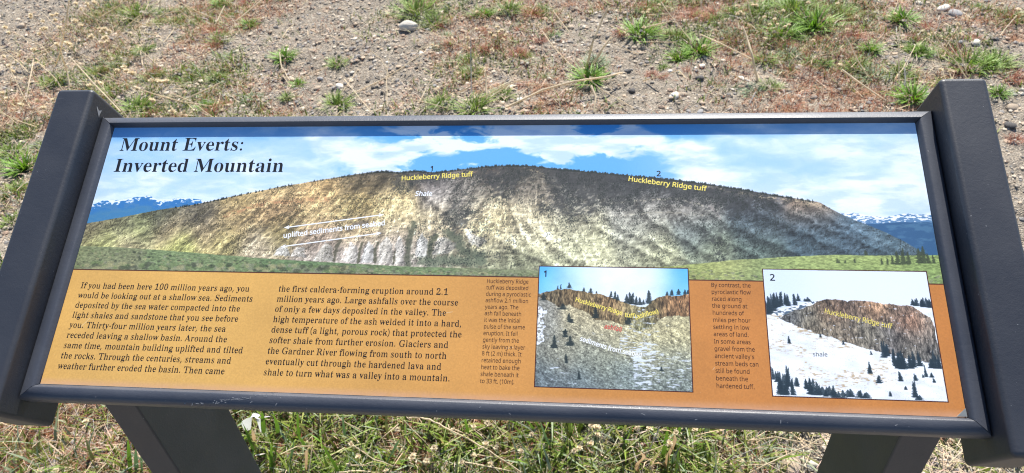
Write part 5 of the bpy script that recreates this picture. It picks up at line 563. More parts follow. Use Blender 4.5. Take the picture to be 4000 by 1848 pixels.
lettering('rock_name_lettering', [along('B', 'sediments', (562.3, 61.8), (588.6, 53.6), 9.6), along('B', 'from seabed', (590.1, 52.8), (623.0, 46.4), 9.6)], WHT)
lettering('rock_name_lettering', [along('N', 'Huckleberry Ridge tuff', (799.2, 95.6), (860.2, 81.4), 10.0)], YEL)
lettering('rock_name_lettering', [along('N', 'shale', (784.5, 52.4), (798.3, 52.5), 8.6)], INK)
def arrow(p, q):
    p = np.array(p); q = np.array(q); d = (q-p)/np.linalg.norm(q-p); n = np.array([-d[1], d[0]]); hl, hw, t = 6.0, 2.3, .62
    pts = [p, p+d*hl+n*hw, p+d*(hl-1)+n*t, q-d*(hl-1)+n*t, q-d*hl+n*hw, q, q-d*hl-n*hw, q-d*(hl-1)-n*t, p+d*(hl-1)-n*t, p+d*hl-n*hw]
    V = [(a[0]/1000, a[1]/1000, .00005) for a in pts]
    link('double_arrow', panel_mesh('double_arrow', V, [np.array([(0, 9, 8), (0, 8, 2), (0, 2, 1), (8, 7, 3), (8, 3, 2), (5, 4, 3), (5, 3, 7), (5, 7, 6)])], WHT), panel)
arrow((235.2, 179.7), (346.8, 196.6)); arrow((235.0, 157.0), (346.6, 174.8))

# frame rails: one mitred profile per side -------------------------
PROF = [(0.0, -.0008), (.06, .0012), (.13, .0036), (.19, .0050), (.27, .0058), (.80, .0048), (.90, .0034), (.96, .0020), (.99, .0004), (1.0, -.0014), (1.0, -.0150), (.97, -.0160), (0.0, -.0160)]
WL, WR, WT, WB = .0182, .0182, .0150, .0168
def rail(side):
    g = .00035
    c = {'top': ((0, PH), (PW, PH)), 'bottom': ((PW, 0), (0, 0)), 'left': ((0, 0), (0, PH)), 'right': ((PW, PH), (PW, 0))}[side]
    dirs = {(0, PH): (-WL, WT), (PW, PH): (WR, WT), (PW, 0): (WR, -WB), (0, 0): (-WL, -WB)}
    prof = [(f, h-.0022*max(0, f-.27)/.6) if side == 'top' and h > 0 else (f, h) for f, h in PROF]; V = []; n = len(PROF); N = 25
    a, b = np.array(c[0], float), np.array(c[1], float); da, db = np.array(dirs[c[0]]), np.array(dirs[c[1]])
    along_ = (b-a)/np.linalg.norm(b-a)
    for j in range(N):
        t = j/(N-1)
        for (f, h) in prof:
            p = (a+da*f)*(1-t)+(b+db*f)*t
            if j == 0: p = p+along_*g
            if j == N-1: p = p-along_*g
            V.append((p[0], p[1], h))
    F = [(j*n+i, j*n+(i+1) % n, (j+1)*n+(i+1) % n, (j+1)*n+i) for j in range(N-1) for i in range(n)]
    me = panel_mesh('frame_rail', V, [np.array(F)], RAILP, smooth=True)
    bm = bmesh.new(); bm.from_mesh(me); bm.verts.ensure_lookup_table()
    bm.faces.new([bm.verts[i] for i in range(n)]); bm.faces.new([bm.verts[(N-1)*n+i] for i in range(n)][::-1])
    bmesh.ops.recalc_face_normals(bm, faces=bm.faces); bm.to_mesh(me); bm.free()
    me.polygons.foreach_set('use_smooth', [True]*len(me.polygons)); me.set_sharp_from_angle(angle=RAD(50))
    return link('frame_rail', me, sign)
for s in ('top', 'bottom', 'left', 'right'): rail(s)
V, F = box_poly(.004, PW-.004, .004, PH-.004, -.0140, -.0032)
link('backing_board', panel_mesh('backing_board', V, [np.array(F)], PAINT), sign)

def rounded_box(name, pts8, faces, r, segs, mat):
    bm = bmesh.new(); vs = [bm.verts.new(p) for p in pts8]
    for f in faces: bm.faces.new([vs[i] for i in f])
    bmesh.ops.recalc_face_normals(bm, faces=bm.faces)
    bmesh.ops.bevel(bm, geom=list(bm.edges), offset=r, segments=segs, profile=.5, affect='EDGES')
    me = bm_mesh(name, bm, mat, True); return me
def add_wn(o):
    md = o.modifiers.new('weighted_normals', 'WEIGHTED_NORMAL'); md.keep_sharp = True; md.weight = 90; return o
A0, A1 = -.037, .3455
for (u0, u1) in ((-.0655, -.0186), (.9326, .9795)):
    V, F = box_poly(u0, u1, A0, A1, -.0625, .0285)
    add_wn(link('side_arm', rounded_box('side_arm', [L2W(p) for p in V], F, .0055, 5, PAINT), sign))
    ul, ur = u0+.0006, u1-.0006; P = []
    for z in (0, 1):
        for (x, y) in ((ul, .1010), (ur, .1010), (ur, .2485), (ul, .2485)):
            if z: w_ = -.0612; v = (y+w_*st_)/ct; P.append((x, y, GZ+v*st_+w_*ct))
            else: P.append((x, y, -.12))
    F2 = [(0, 3, 2, 1), (4, 5, 6, 7), (0, 1, 5, 4), (1, 2, 6, 5), (2, 3, 7, 6), (3, 0, 4, 7)]
    add_wn(link('leg', rounded_box('leg', P, F2, .0025, 3, PAINT), sign))
# loose tab of gasket in the lower right corner, bare chip by the upper left corner
m_tab, _, _ = material('grey_gasket', .6, .4, (.30, .31, .30))
V = [(.9136, .0003, .0004), (.9050, .0003, .0004), (.9125, .0075, .0030), (.9136, .0080, .0016), (.9136, .0003, .0022), (.9052, .0003, .0014)]
link('gasket_tab', panel_mesh('gasket_tab', V, [np.array([(5, 4, 2), (4, 3, 2), (0, 3, 4), (1, 5, 2)]), np.array([(0, 4, 5, 1)])], m_tab), sign)
m_chip, _, _ = material('bare_metal_chip', .5, .5, (.33, .33, .34))
V = [(-.0183, .3210, .0075), (-.0183, .3175, .0070), (-.0183, .3230, .0120), (-.0183, .3265, .0150), (-.0183, .3290, .0160), (-.0183, .3255, .0105), (-.0183, .3285, .0060)]
link('paint_chip', panel_mesh('paint_chip', V, [np.array([(0, 1, 2), (0, 2, 5), (5, 2, 3), (5, 3, 4), (0, 5, 6)])], m_chip), sign)

V, F = [], []
rs = np.random.default_rng(8)
for q in range(46):                                                 # pale scuffs on the lower rail
    a = .205+rs.normal(0, .022) if q < 34 else rs.random()*.9; b_ = -.0062-.007*rs.random() if q > 33 else -.0135+(a-.19)*.16+rs.normal(0, .0010); L_ = .0006+.0022*rs.random(); an = rs.normal(.5, .5); n = len(V)
    c_, s_ = math.cos(an), math.sin(an); hw = .00022+.0002*rs.random(); hz = .00560-.0010*max(0, -b_-.006)/.007
    if b_ < -.0150: b_ = -.0148
    V += [(a-c_*L_+s_*hw, b_-s_*L_-c_*hw, hz+.0002), (a+c_*L_+s_*hw, b_+s_*L_-c_*hw, hz+.0002), (a+c_*L_-s_*hw, b_+s_*L_+c_*hw, hz+.0002), (a-c_*L_-s_*hw, b_-s_*L_+c_*hw, hz+.0002)]; F.append((n, n+1, n+2, n+3))
m_sc, _, _ = material('pale_scuff', .6, .4, (.17, .18, .20))
tag(link('scuff_marks', panel_mesh('scuff_marks', V, [np.array(F)], m_sc), sign), kind='stuff')

# ------------------------------------------------------------------ ground cover
R = np.random.default_rng(21)
DN = [(-2.272,2.827,0.02,0.02,0.1),(-1.88,2.418,0.06,0.15,0.6),(-1.836,2.066,0.04,0.15,0.6),(-1.701,1.879,0.15,0.7,1.2),(-1.678,2.288,0.35,0.3,0.9),(-1.706,2.796,0.4,0.3,0.5),(-1.634,2.538,0.15,0.4,0.7),(-1.432,2.165,0.4,0.2,0.6),(-1.315,2.276,0.15,0.3,0.7),(-1.204,2.051,0.4,0.3,0.4),(-1.086,2.155,0.4,0.2,0.4),(-0.992,1.945,0.3,0.4,0.4),(-1.183,2.653,0.3,0.5,0.5),(-1.1,2.763,0.15,0.6,0.4),(-0.742,1.98,0.2,0.3,0.3),(-0.818,2.502,0.02,0.05,0.2),(-0.621,2.253,0.04,0.05,0.1),(-0.63,2.469,0.12,0.1,0.2),(-0.658,2.768,0.02,0.02,0.1),(-0.354,2.072,0.02,0.02,0.1),(-0.316,2.358,0.03,0.03,0.1),(-0.118,1.929,0.1,0.2,0.3),(-0.167,2.769,0.3,0.5,0.3),(-0.009,2.517,0.15,0.4,0.3),(0.077,2.297,0.3,0.5,0.3),(0.158,2.059,0.2,0.5,0.5),(0.179,1.886,0.3,0.4,0.4),(0.266,2.581,0.15,0.4,0.2),(0.345,2.221,0.1,0.3,0.2),(0.412,1.918,0.1,0.5,0.3),(0.492,2.445,0.02,0.05,0.1),(0.654,2.562,0.04,0.08,0.1),(0.713,2.746,0.1,0.4,0.2),(0.694,2.045,0.02,0.04,0.1),(0.876,2.655,0.5,0.4,0.2),(0.993,2.729,0.4,0.7,0.2),(0.962,2.4,0.5,0.4,0.2),(0.842,2.141,0.03,0.06,0.1),(0.926,2.001,0.02,0.03,0.1),(1.117,2.417,0.25,0.8,0.3),(1.088,2.196,0.05,0.4,0.1),(1.113,2.035,0.2,0.4,0.3),(1.28,2.482,0.6,0.4,0.2),(1.285,2.232,0.5,0.4,0.2),(1.451,2.572,0.8,0.4,0.2),(1.393,2.292,0.4,0.5,0.2),(1.339,2.029,0.2,0.8,0.2),(1.407,1.935,0.1,0.8,0.2),(1.535,2.287,0.3,0.8,0.2),(1.69,2.51,0.3,0.5,0.3),(1.647,2.177,0.3,0.5,0.4),(1.636,1.984,0.2,0.4,0.3),(1.848,2.385,0.3,0.4,0.3),(2.022,2.617,0.2,0.3,0.3),(1.905,2.273,0.3,0.4,0.3),(2.076,2.491,0.2,0.5,0.2),(2.002,2.166,0.3,0.2,0.2),(2.172,2.371,0.1,0.3,0.2),(2.246,2.682,0.1,0.2,0.1),(1.947,1.806,0.02,0.05,0.1),(1.825,1.445,0,0.02,0.05),(-1.555,1.658,0.5,0.3,0.5),(-1.406,1.434,0.4,0.3,0.4),(-1.252,1.162,0.2,0.3,0.3),(-0.723,0.402,0.22,0.7,0.7),(-0.618,0.374,0.28,0.7,0.6),(-0.578,0.443,0.03,0.35,0.4),(-0.487,0.413,0.1,0.6,0.5),(-0.434,0.371,0.3,0.5,0.5),(-0.174,0.462,1,0.3,0.4),(-0.046,0.435,0.8,0.5,0.6),(0.077,0.41,0.5,0.8,0.8),(0.182,0.447,0.5,1,0.8),(0.294,0.452,0.4,1,0.6),(0.404,0.477,0.4,1,0.5),(0.49,0.431,1,0.3,0.3),(0.597,0.467,1,0.2,0.3),(0.677,0.453,0.9,0.4,0.6),(0.756,0.445,0.8,0.2,0.5),(0.814,0.497,0.3,0.4,0.8),(0.888,0.463,0.2,0.5,0.9),(0.996,0.487,0.05,0.5,0.9),(1.013,0.446,0.02,0.2,0.5),(1.298,0.484,0.06,0.6,1),(1.338,0.457,0.12,0.5,0.9)]
def scatter_xy(n):
    y = R.random(n)*3.5-.05; hw = .62+.72*np.maximum(y, 0)+.25; x = (R.random(n)*2-1)*hw+.28-.1*y; keep = R.random(n) < hw/3.4
    return x[keep], y[keep]
def scatter_front(n):
    y = .18+R.random(n)*.95; x = -1.0+R.random(n)*2.7; return x, y
def dens(x, y): return rbf(DN, x, y, .11)
def strips(x, y, z, az, ln, wd, lean, curl, colr, segs=3, tipcol=None, z0=None):
    """curved tapering blades: az azimuth, lean 0 upright..1 flat"""
    n = len(x); ts = np.linspace(0, 1, segs+1); VV = []; CC = []
    dx, dy = np.cos(az), np.sin(az); px_, py_ = -dy, dx
    for j, t in enumerate(ts):
        r = ln*np.sin(lean*1.5708)*(t+curl*t*t)/(1+curl*.5); h = ln*np.cos(lean*1.5708)*(t-curl*.45*t*t)
        wj = wd*(1-t**2.2)*.5 if j < segs else wd*0.04
        cx_, cy_, cz_ = x+dx*r, y+dy*r, z+h
        for s in (-1, 1):
            VV.append(np.stack([cx_+s*px_*wj, cy_+s*py_*wj, cz_+0*wj], 1)); c = colr if tipcol is None else colr*(1-t)+tipcol*t; CC.append(c)
    V = np.stack(VV, 1).reshape(-1, 3); Cc = np.stack(CC, 1).reshape(-1, 3)
    b = np.arange(n)[:, None]*(2*(segs+1)); F = np.concatenate([b+np.array([[2*j, 2*j+1, 2*j+3, 2*j+2]]) for j in range(segs)])
    return V, F, Cc
def vary(base, n, amp=.25):
    c = np.asarray(base)[None]*(1+(R.random((n, 1))-.5)*2*amp)*(1+(R.random((n, 3))-.5)*.2); return np.clip(c, 0, 1)

# gravel: one mesh of many small stones
def unit_stone():
    bm = bmesh.new(); bmesh.ops.create_icosphere(bm, subdivisions=1, radius=1); V = np.array([v.co[:] for v in bm.verts]); F = np.array([[v.index for v in f.verts] for f in bm.faces]); bm.free(); return V, F
SV, SF = unit_stone()
STCOL = np.array([(.44, .345, .25), (.52, .44, .34), (.30, .275, .25), (.19, .18, .17), (.08, .076, .073), (.62, .55, .45), (.36, .26, .19)])
def gravel():
    x, y = scatter_xy(90000); n = len(x)
    s = np.clip(np.exp(R.normal(-5.48, .45, n)), .0016, .0105)
    clus = VN(77)(x*2.3+40, y*2.3+40); keep = R.random(n) < .35+.9*clus; x, y, s = x[keep], y[keep], s[keep]; n = len(x)
    sc3 = np.stack([s*(.8+.5*R.random(n)), s*(.8+.5*R.random(n)), s*(.45+.35*R.random(n))], 1); a = R.random(n)*6.283
    V = SV[None]*(1+(R.random((n, len(SV), 1))-.5)*.45)*sc3[:, None, :]
    ca, sa = np.cos(a)[:, None], np.sin(a)[:, None]; V = np.stack([V[..., 0]*ca-V[..., 1]*sa+x[:, None], V[..., 0]*sa+V[..., 1]*ca+y[:, None], V[..., 2]+(ground_h(x, y)+s*.22)[:, None]], 2)
    F = (SF[None]+np.arange(n)[:, None, None]*len(SV)).reshape(-1, 3)
    right = sstep(.2, 1.6, x); p = np.stack([.27-.1*right, .18+0*x, .2+.04*right, .10+.06*right, .045+.07*right, .06+0*x, .1+0*x], 1); p = p/p.sum(1, keepdims=True)
    ci = (R.random(n)[:, None] > np.cumsum(p, 1)).sum(1).clip(0, 6); cc = STCOL[ci]*(.8+.4*R.random((n, 1)))
    m, nt, b = material('gravel_stone', .85, .3); at = nt.nodes.new('ShaderNodeAttribute'); at.attribute_name = 'Col'; nt.links.new(at.outputs['Color'], b.inputs['Base Color'])
    o = link('gravel', np_mesh('gravel', V.reshape(-1, 3), [F], m, np.repeat(cc, len(SV), 0)))
    tag(o, 'loose gravel of tan, grey and dark chips spread over the bare soil', 'gravel', kind='stuff')
gravel()

def cover():
    GREEN = (.17, .24, .028); OLIVE = (.25, .27, .07); GREY = (.27, .32, .19)
    def both(nb, nf):
        x, y = scatter_xy(nb); x2, y2 = scatter_front(nf); return np.concatenate([x, x2]), np.concatenate([y, y2]), np.concatenate([y < 1.05, y2 < 9])
    x, y, front = both(420000, 75000); d = dens(x, y); cl = VN(31)(x*6+30, y*6+30)*.6+VN(32)(x*17+30, y*17+30)*.4
    k = R.random(len(x)) < np.clip(d[:, 0]*1.5*sstep(.40, .60, cl+.26*(d[:, 0]-.30)+.10*front), 0, 1)*np.where(front, .46, .75); a, b, fr = x[k], y[k], front[k]; n = len(a)
    c = np.where((R.random(n) < .22)[:, None], vary(GREY, n), np.where((R.random(n) < .35)[:, None], vary(OLIVE, n), vary(GREEN, n, .35)))
    hb = np.where(fr, .9+2.6*R.random(n)**2, 1.3)
    V, F, Cc = strips(a, b, ground_h(a, b)-.002, R.random(n)*6.283, (.015+.03*R.random(n))*hb, (.0018+.0024*R.random(n)+.003*fr*(R.random(n) > .6))*np.where(fr, 1.15, 1.4), .1+.6*R.random(n), .3+.6*R.random(n), c*.5, 2, c*1.2)  # blade feet darkened in the colour itself to suggest shade between the leaves
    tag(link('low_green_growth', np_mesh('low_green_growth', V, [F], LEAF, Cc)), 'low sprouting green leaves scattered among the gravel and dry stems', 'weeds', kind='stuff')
    x, y, front = both(420000, 60000); d = dens(x, y); cl = VN(41)(x*5+30, y*5+30)*.6+VN(42)(x*15+30, y*15+30)*.4
    k = R.random(len(x)) < np.clip(d[:, 1]*1.5*sstep(.37, .58, cl+.24*(d[:, 1]-.35)), 0, 1)*np.where(front, 1.0, .9); a, b, fr = x[k], y[k], front[k]; n = len(a)
    c = np.where((R.random(n) < .45)[:, None], vary((.56, .37, .24), n), vary((.40, .165, .09), n, .35))
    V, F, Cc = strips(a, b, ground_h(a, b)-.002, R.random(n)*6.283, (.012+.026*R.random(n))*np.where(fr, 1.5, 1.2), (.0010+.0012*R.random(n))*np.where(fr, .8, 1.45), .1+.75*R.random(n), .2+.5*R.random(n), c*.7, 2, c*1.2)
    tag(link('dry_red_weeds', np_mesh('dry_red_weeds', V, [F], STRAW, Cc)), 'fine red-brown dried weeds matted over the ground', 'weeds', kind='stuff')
    x, y, front = both(150000, 40000); d = dens(x, y)
    k = R.random(len(x)) < np.clip(d[:, 2]*.9-.1, 0, 1)*np.where(front, .55, .62); a, b, fr = x[k], y[k], front[k]; n = len(a)
    c = np.where((R.random(n) < .3)[:, None], vary((.45, .41, .36), n), vary((.72, .57, .39), n, .3))
    V, F, Cc = strips(a, b, ground_h(a, b)+.002+.03*R.random(n)**2, R.random(n)*6.283, .018+.06*R.random(n)**1.6, (.0009+.0010*R.random(n))*np.where(fr, 1, 1.5), .80+.2*R.random(n), .1+.3*R.random(n), c, 3)
    tag(link('straw_litter', np_mesh('straw_litter', V, [F], STRAW, Cc)), 'broken straw and dead stems lying on the soil', 'litter', kind='stuff')
cover()

# ------------------------------------------------------------------ individual stones
def stone_mesh(name, seed, mat, sub=3, lump=.18):
    rr = np.random.default_rng(seed); bm = bmesh.new(); bmesh.ops.create_icosphere(bm, subdivisions=sub, radius=1)
    ax = rr.normal(size=(7, 3)); ax /= np.linalg.norm(ax, axis=1)[:, None]; dd = .62+.3*rr.random(7)
    for v in bm.verts:
        p = np.array(v.co[:])
        for a, d in zip(ax, dd):
            t = p@a
            if t > d: p = p-a*(t-d)*.8
        v.co = p*(1+lump*(math.sin(p[0]*3+seed)*math.cos(p[1]*2.7+seed*2)*.5))
    return bm_mesh(name, bm, mat, True)
SMESH = {nm: [stone_mesh('stone', i*7+j, mt, 2) for j in range(3)] for i, (nm, mt) in enumerate((('tan', ST_TAN), ('grey', ST_GREY), ('dark', ST_DARK), ('pale', ST_PALE)))}
def put_stone(kind, x, y, r, label, group, elong=1.0, rz=None, flat=.6, me=None, sink=.25):
    o = link('stone', me or SMESH[kind][R.integers(0, 3)]); o.scale = (r*elong, r, r*flat); o.rotation_euler = (R.normal(0, .1), R.normal(0, .1), R.random()*6.28 if rz is None else rz)
    o.location = (x, y, float(ground_h(x, y))+r*flat*(1-2*sink)*.6); return tag(o, label, 'stone', group)
big = stone_mesh('boulder', 99, ST_PALE, 4, .22)
(bx, by, *_), = [(-0.248,2.559)]
o = put_stone('pale', bx, by, .030, 'large smooth pale stone lying tilted beside a green clump, biggest behind the sign', None, 1.6, .42, .80, big, .05)
o.rotation_euler = (-.35, .12, .42)
NAMED = [('pale', [(-0.142,2.3)], .014, 'small white stone on bare soil to the lower right of the large pale stone'), ('grey', [(-0.165,2.571)], .016, 'round grey stone just right of the large pale stone'), ('tan', [(-0.185,2.53)], .011, 'tan pebble tucked under the right end of the large pale stone'), ('pale', [(-0.428,2.061)], .018, 'round cream stone above the middle green tuft near the sign'), ('grey', [(-0.524,2.12)], .012, 'bluish grey pebble on bare soil left of the round cream stone'), ('pale', [(-0.407,2.179)], .011, 'flat bluish white pebble below the small leafy tuft'), ('tan', [(-0.513,2.045)], .015, 'tan stone beside the round cream stone'), ('pale', [(-0.622,2.175)], .011, 'white pebble on bare soil below the leftmost bare-soil tuft'), ('grey', [(2.027,2.559)], .030, 'flat grey stone among weeds at the top right'), ('pale', [(1.994,2.598)], .026, 'pale stone just left of the flat grey stone at the top right'), ('pale', [(2.004,2.28)], .020, 'light grey angular stone above the green clump near the right post'), ('dark', [(0.919,2.026)], .014, 'black stone on pale gravel behind the right half of the sign'), ('dark', [(0.966,2.097)], .022, 'dark brown flat stone above the black stone'), ('dark', [(0.712,2.012)], .018, 'dark clod left of the pale flat stones'), ('dark', [(0.648,2.04)], .014, 'dark grey pebble right of the brightest green tuft'), ('pale', [(0.862,1.956)], .022, 'pale flat stone lying nearest the frame'), ('tan', [(0.886,1.968)], .020, 'tan flat stone touching the pale flat stone near the frame'), ('pale', [(0.986,2.199)], .014, 'cream stone below the grey-green grass at centre right'), ('tan', [(0.464,2.645)], .014, 'tan round pebble high on the bare gravel'), ('tan', [(-2.208,2.693)], .022, 'tan stone on the gravel path at the far left'), ('pale', [(1.127,2.615)], .01, 'small pale pebble among red weeds'), ('tan', [(0.98,0.442)], .026, 'tan angular stone in the straw by the right leg'), ('tan', [(0.893,0.452)], .022, 'broad tan stone half hidden by straw left of the right leg'), ('pale', [(1.026,0.446)], .010, 'white pebble nearest the right leg'), ('grey', [(1.019,0.439)], .009, 'grey pebble under the white pebble by the right leg'), ('pale', [(0.953,0.432)], .010, 'bluish white pebble left of the tan angular stone'), ('dark', [(2.046,2.164)], .020, 'dark stone right of the right post'), ('tan', [(1.96,1.839)], .022, 'tan stone beside the right post'), ('dark', [(1.902,1.712)], .026, 'dark flat clod beside the right post')]
for kd, p, r, lb in NAMED: put_stone(kd, p[0][0], p[0][1], r*(.72 if kd == 'dark' else .85), lb, None, 1.1+.4*R.random(), flat=.5+.2*R.random())
n = 0
while n < 215:
    x, y = scatter_xy(4)
    if not len(x): continue
    x, y = float(x[0]), float(y[0])
    if dens(np.array([x]), np.array([y]))[0].sum() > .9 and R.random() < .7: continue
    kd = ['tan', 'grey', 'dark', 'pale'][R.choice(4, p=[.47, .20, .06, .27])]; side = 'in front of the sign' if y < 1.1 else ('on the gravel behind the sign' if y < 2.3 else 'on the gravel farther behind the sign')
    put_stone(kd, x, y, .006+.007*R.random()**2, 'small %s pebble lying %s' % (kd, side), '%s pebbles %s' % (kd, side), 1+.5*R.random(), flat=.5+.3*R.random()); n += 1

# ------------------------------------------------------------------ plants
def tuft_mesh(name, seed, n, rad, ln, wd, c0, c1, mat, lean=(.05, .75), segs=3, curl=.5):
    global R
    keepR = R; R = np.random.default_rng(seed)
    r = rad*np.sqrt(R.random(n)); a = R.random(n)*6.283; x, y = r*np.cos(a), r*np.sin(a)
    az = a+R.normal(0, .7, n); le = lean[0]+(lean[1]-lean[0])*np.clip(r/rad*.8+.35*R.random(n), 0, 1)
    L = ln*(.55+.6*R.random(n)); Cb = vary(c0, n, .25); Ct = vary(c1, n, .25)
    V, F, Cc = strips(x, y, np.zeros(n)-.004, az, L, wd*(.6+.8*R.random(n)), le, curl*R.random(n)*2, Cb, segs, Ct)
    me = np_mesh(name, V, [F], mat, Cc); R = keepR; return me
TM = {
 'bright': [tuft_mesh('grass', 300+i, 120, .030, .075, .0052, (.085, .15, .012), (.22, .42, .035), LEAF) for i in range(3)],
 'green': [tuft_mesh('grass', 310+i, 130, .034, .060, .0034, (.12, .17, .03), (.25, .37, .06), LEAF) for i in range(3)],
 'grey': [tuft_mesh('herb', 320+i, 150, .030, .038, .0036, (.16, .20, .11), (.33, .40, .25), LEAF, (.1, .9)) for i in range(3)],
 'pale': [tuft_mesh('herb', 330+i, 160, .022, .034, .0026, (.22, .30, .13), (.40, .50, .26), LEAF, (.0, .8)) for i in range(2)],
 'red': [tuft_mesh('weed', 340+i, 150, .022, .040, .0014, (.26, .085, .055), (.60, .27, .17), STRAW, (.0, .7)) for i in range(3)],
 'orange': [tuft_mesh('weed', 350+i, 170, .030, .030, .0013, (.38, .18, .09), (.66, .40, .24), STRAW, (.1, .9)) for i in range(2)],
}
LBL = {'bright': ('grass_tuft', 'bright green broad-bladed grass tuft %s', 'grass tuft'), 'green': ('grass_tuft', 'mid green grass tuft %s', 'grass tuft'), 'grey': ('herb_clump', 'grey-green leafy clump %s', 'plant'),
       'pale': ('herb_clump', 'small pale green feathery clump %s', 'plant'), 'red': ('dry_weed', 'wine-red bristly dry weed %s', 'weed'), 'orange': ('dry_weed', 'rusty orange dry weed mat %s', 'weed')}
def tuft(kind, x, y, width, where, i, many=False):
    me = TM[kind][i % len(TM[kind])]; nm, lb, cat = LBL[kind]; base = {'bright': .125, 'green': .115, 'grey': .090, 'pale': .068, 'red': .066, 'orange': .082}[kind]
    o = link(nm, me); s = width/base; o.scale = (s, s, s*.95 if kind != 'bright' else s); o.rotation_euler = (0, 0, i*1.9); o.location = (x, y, float(ground_h(x, y)))
    tag(o, lb % where, cat, lb % 'patches' if many else None); return o
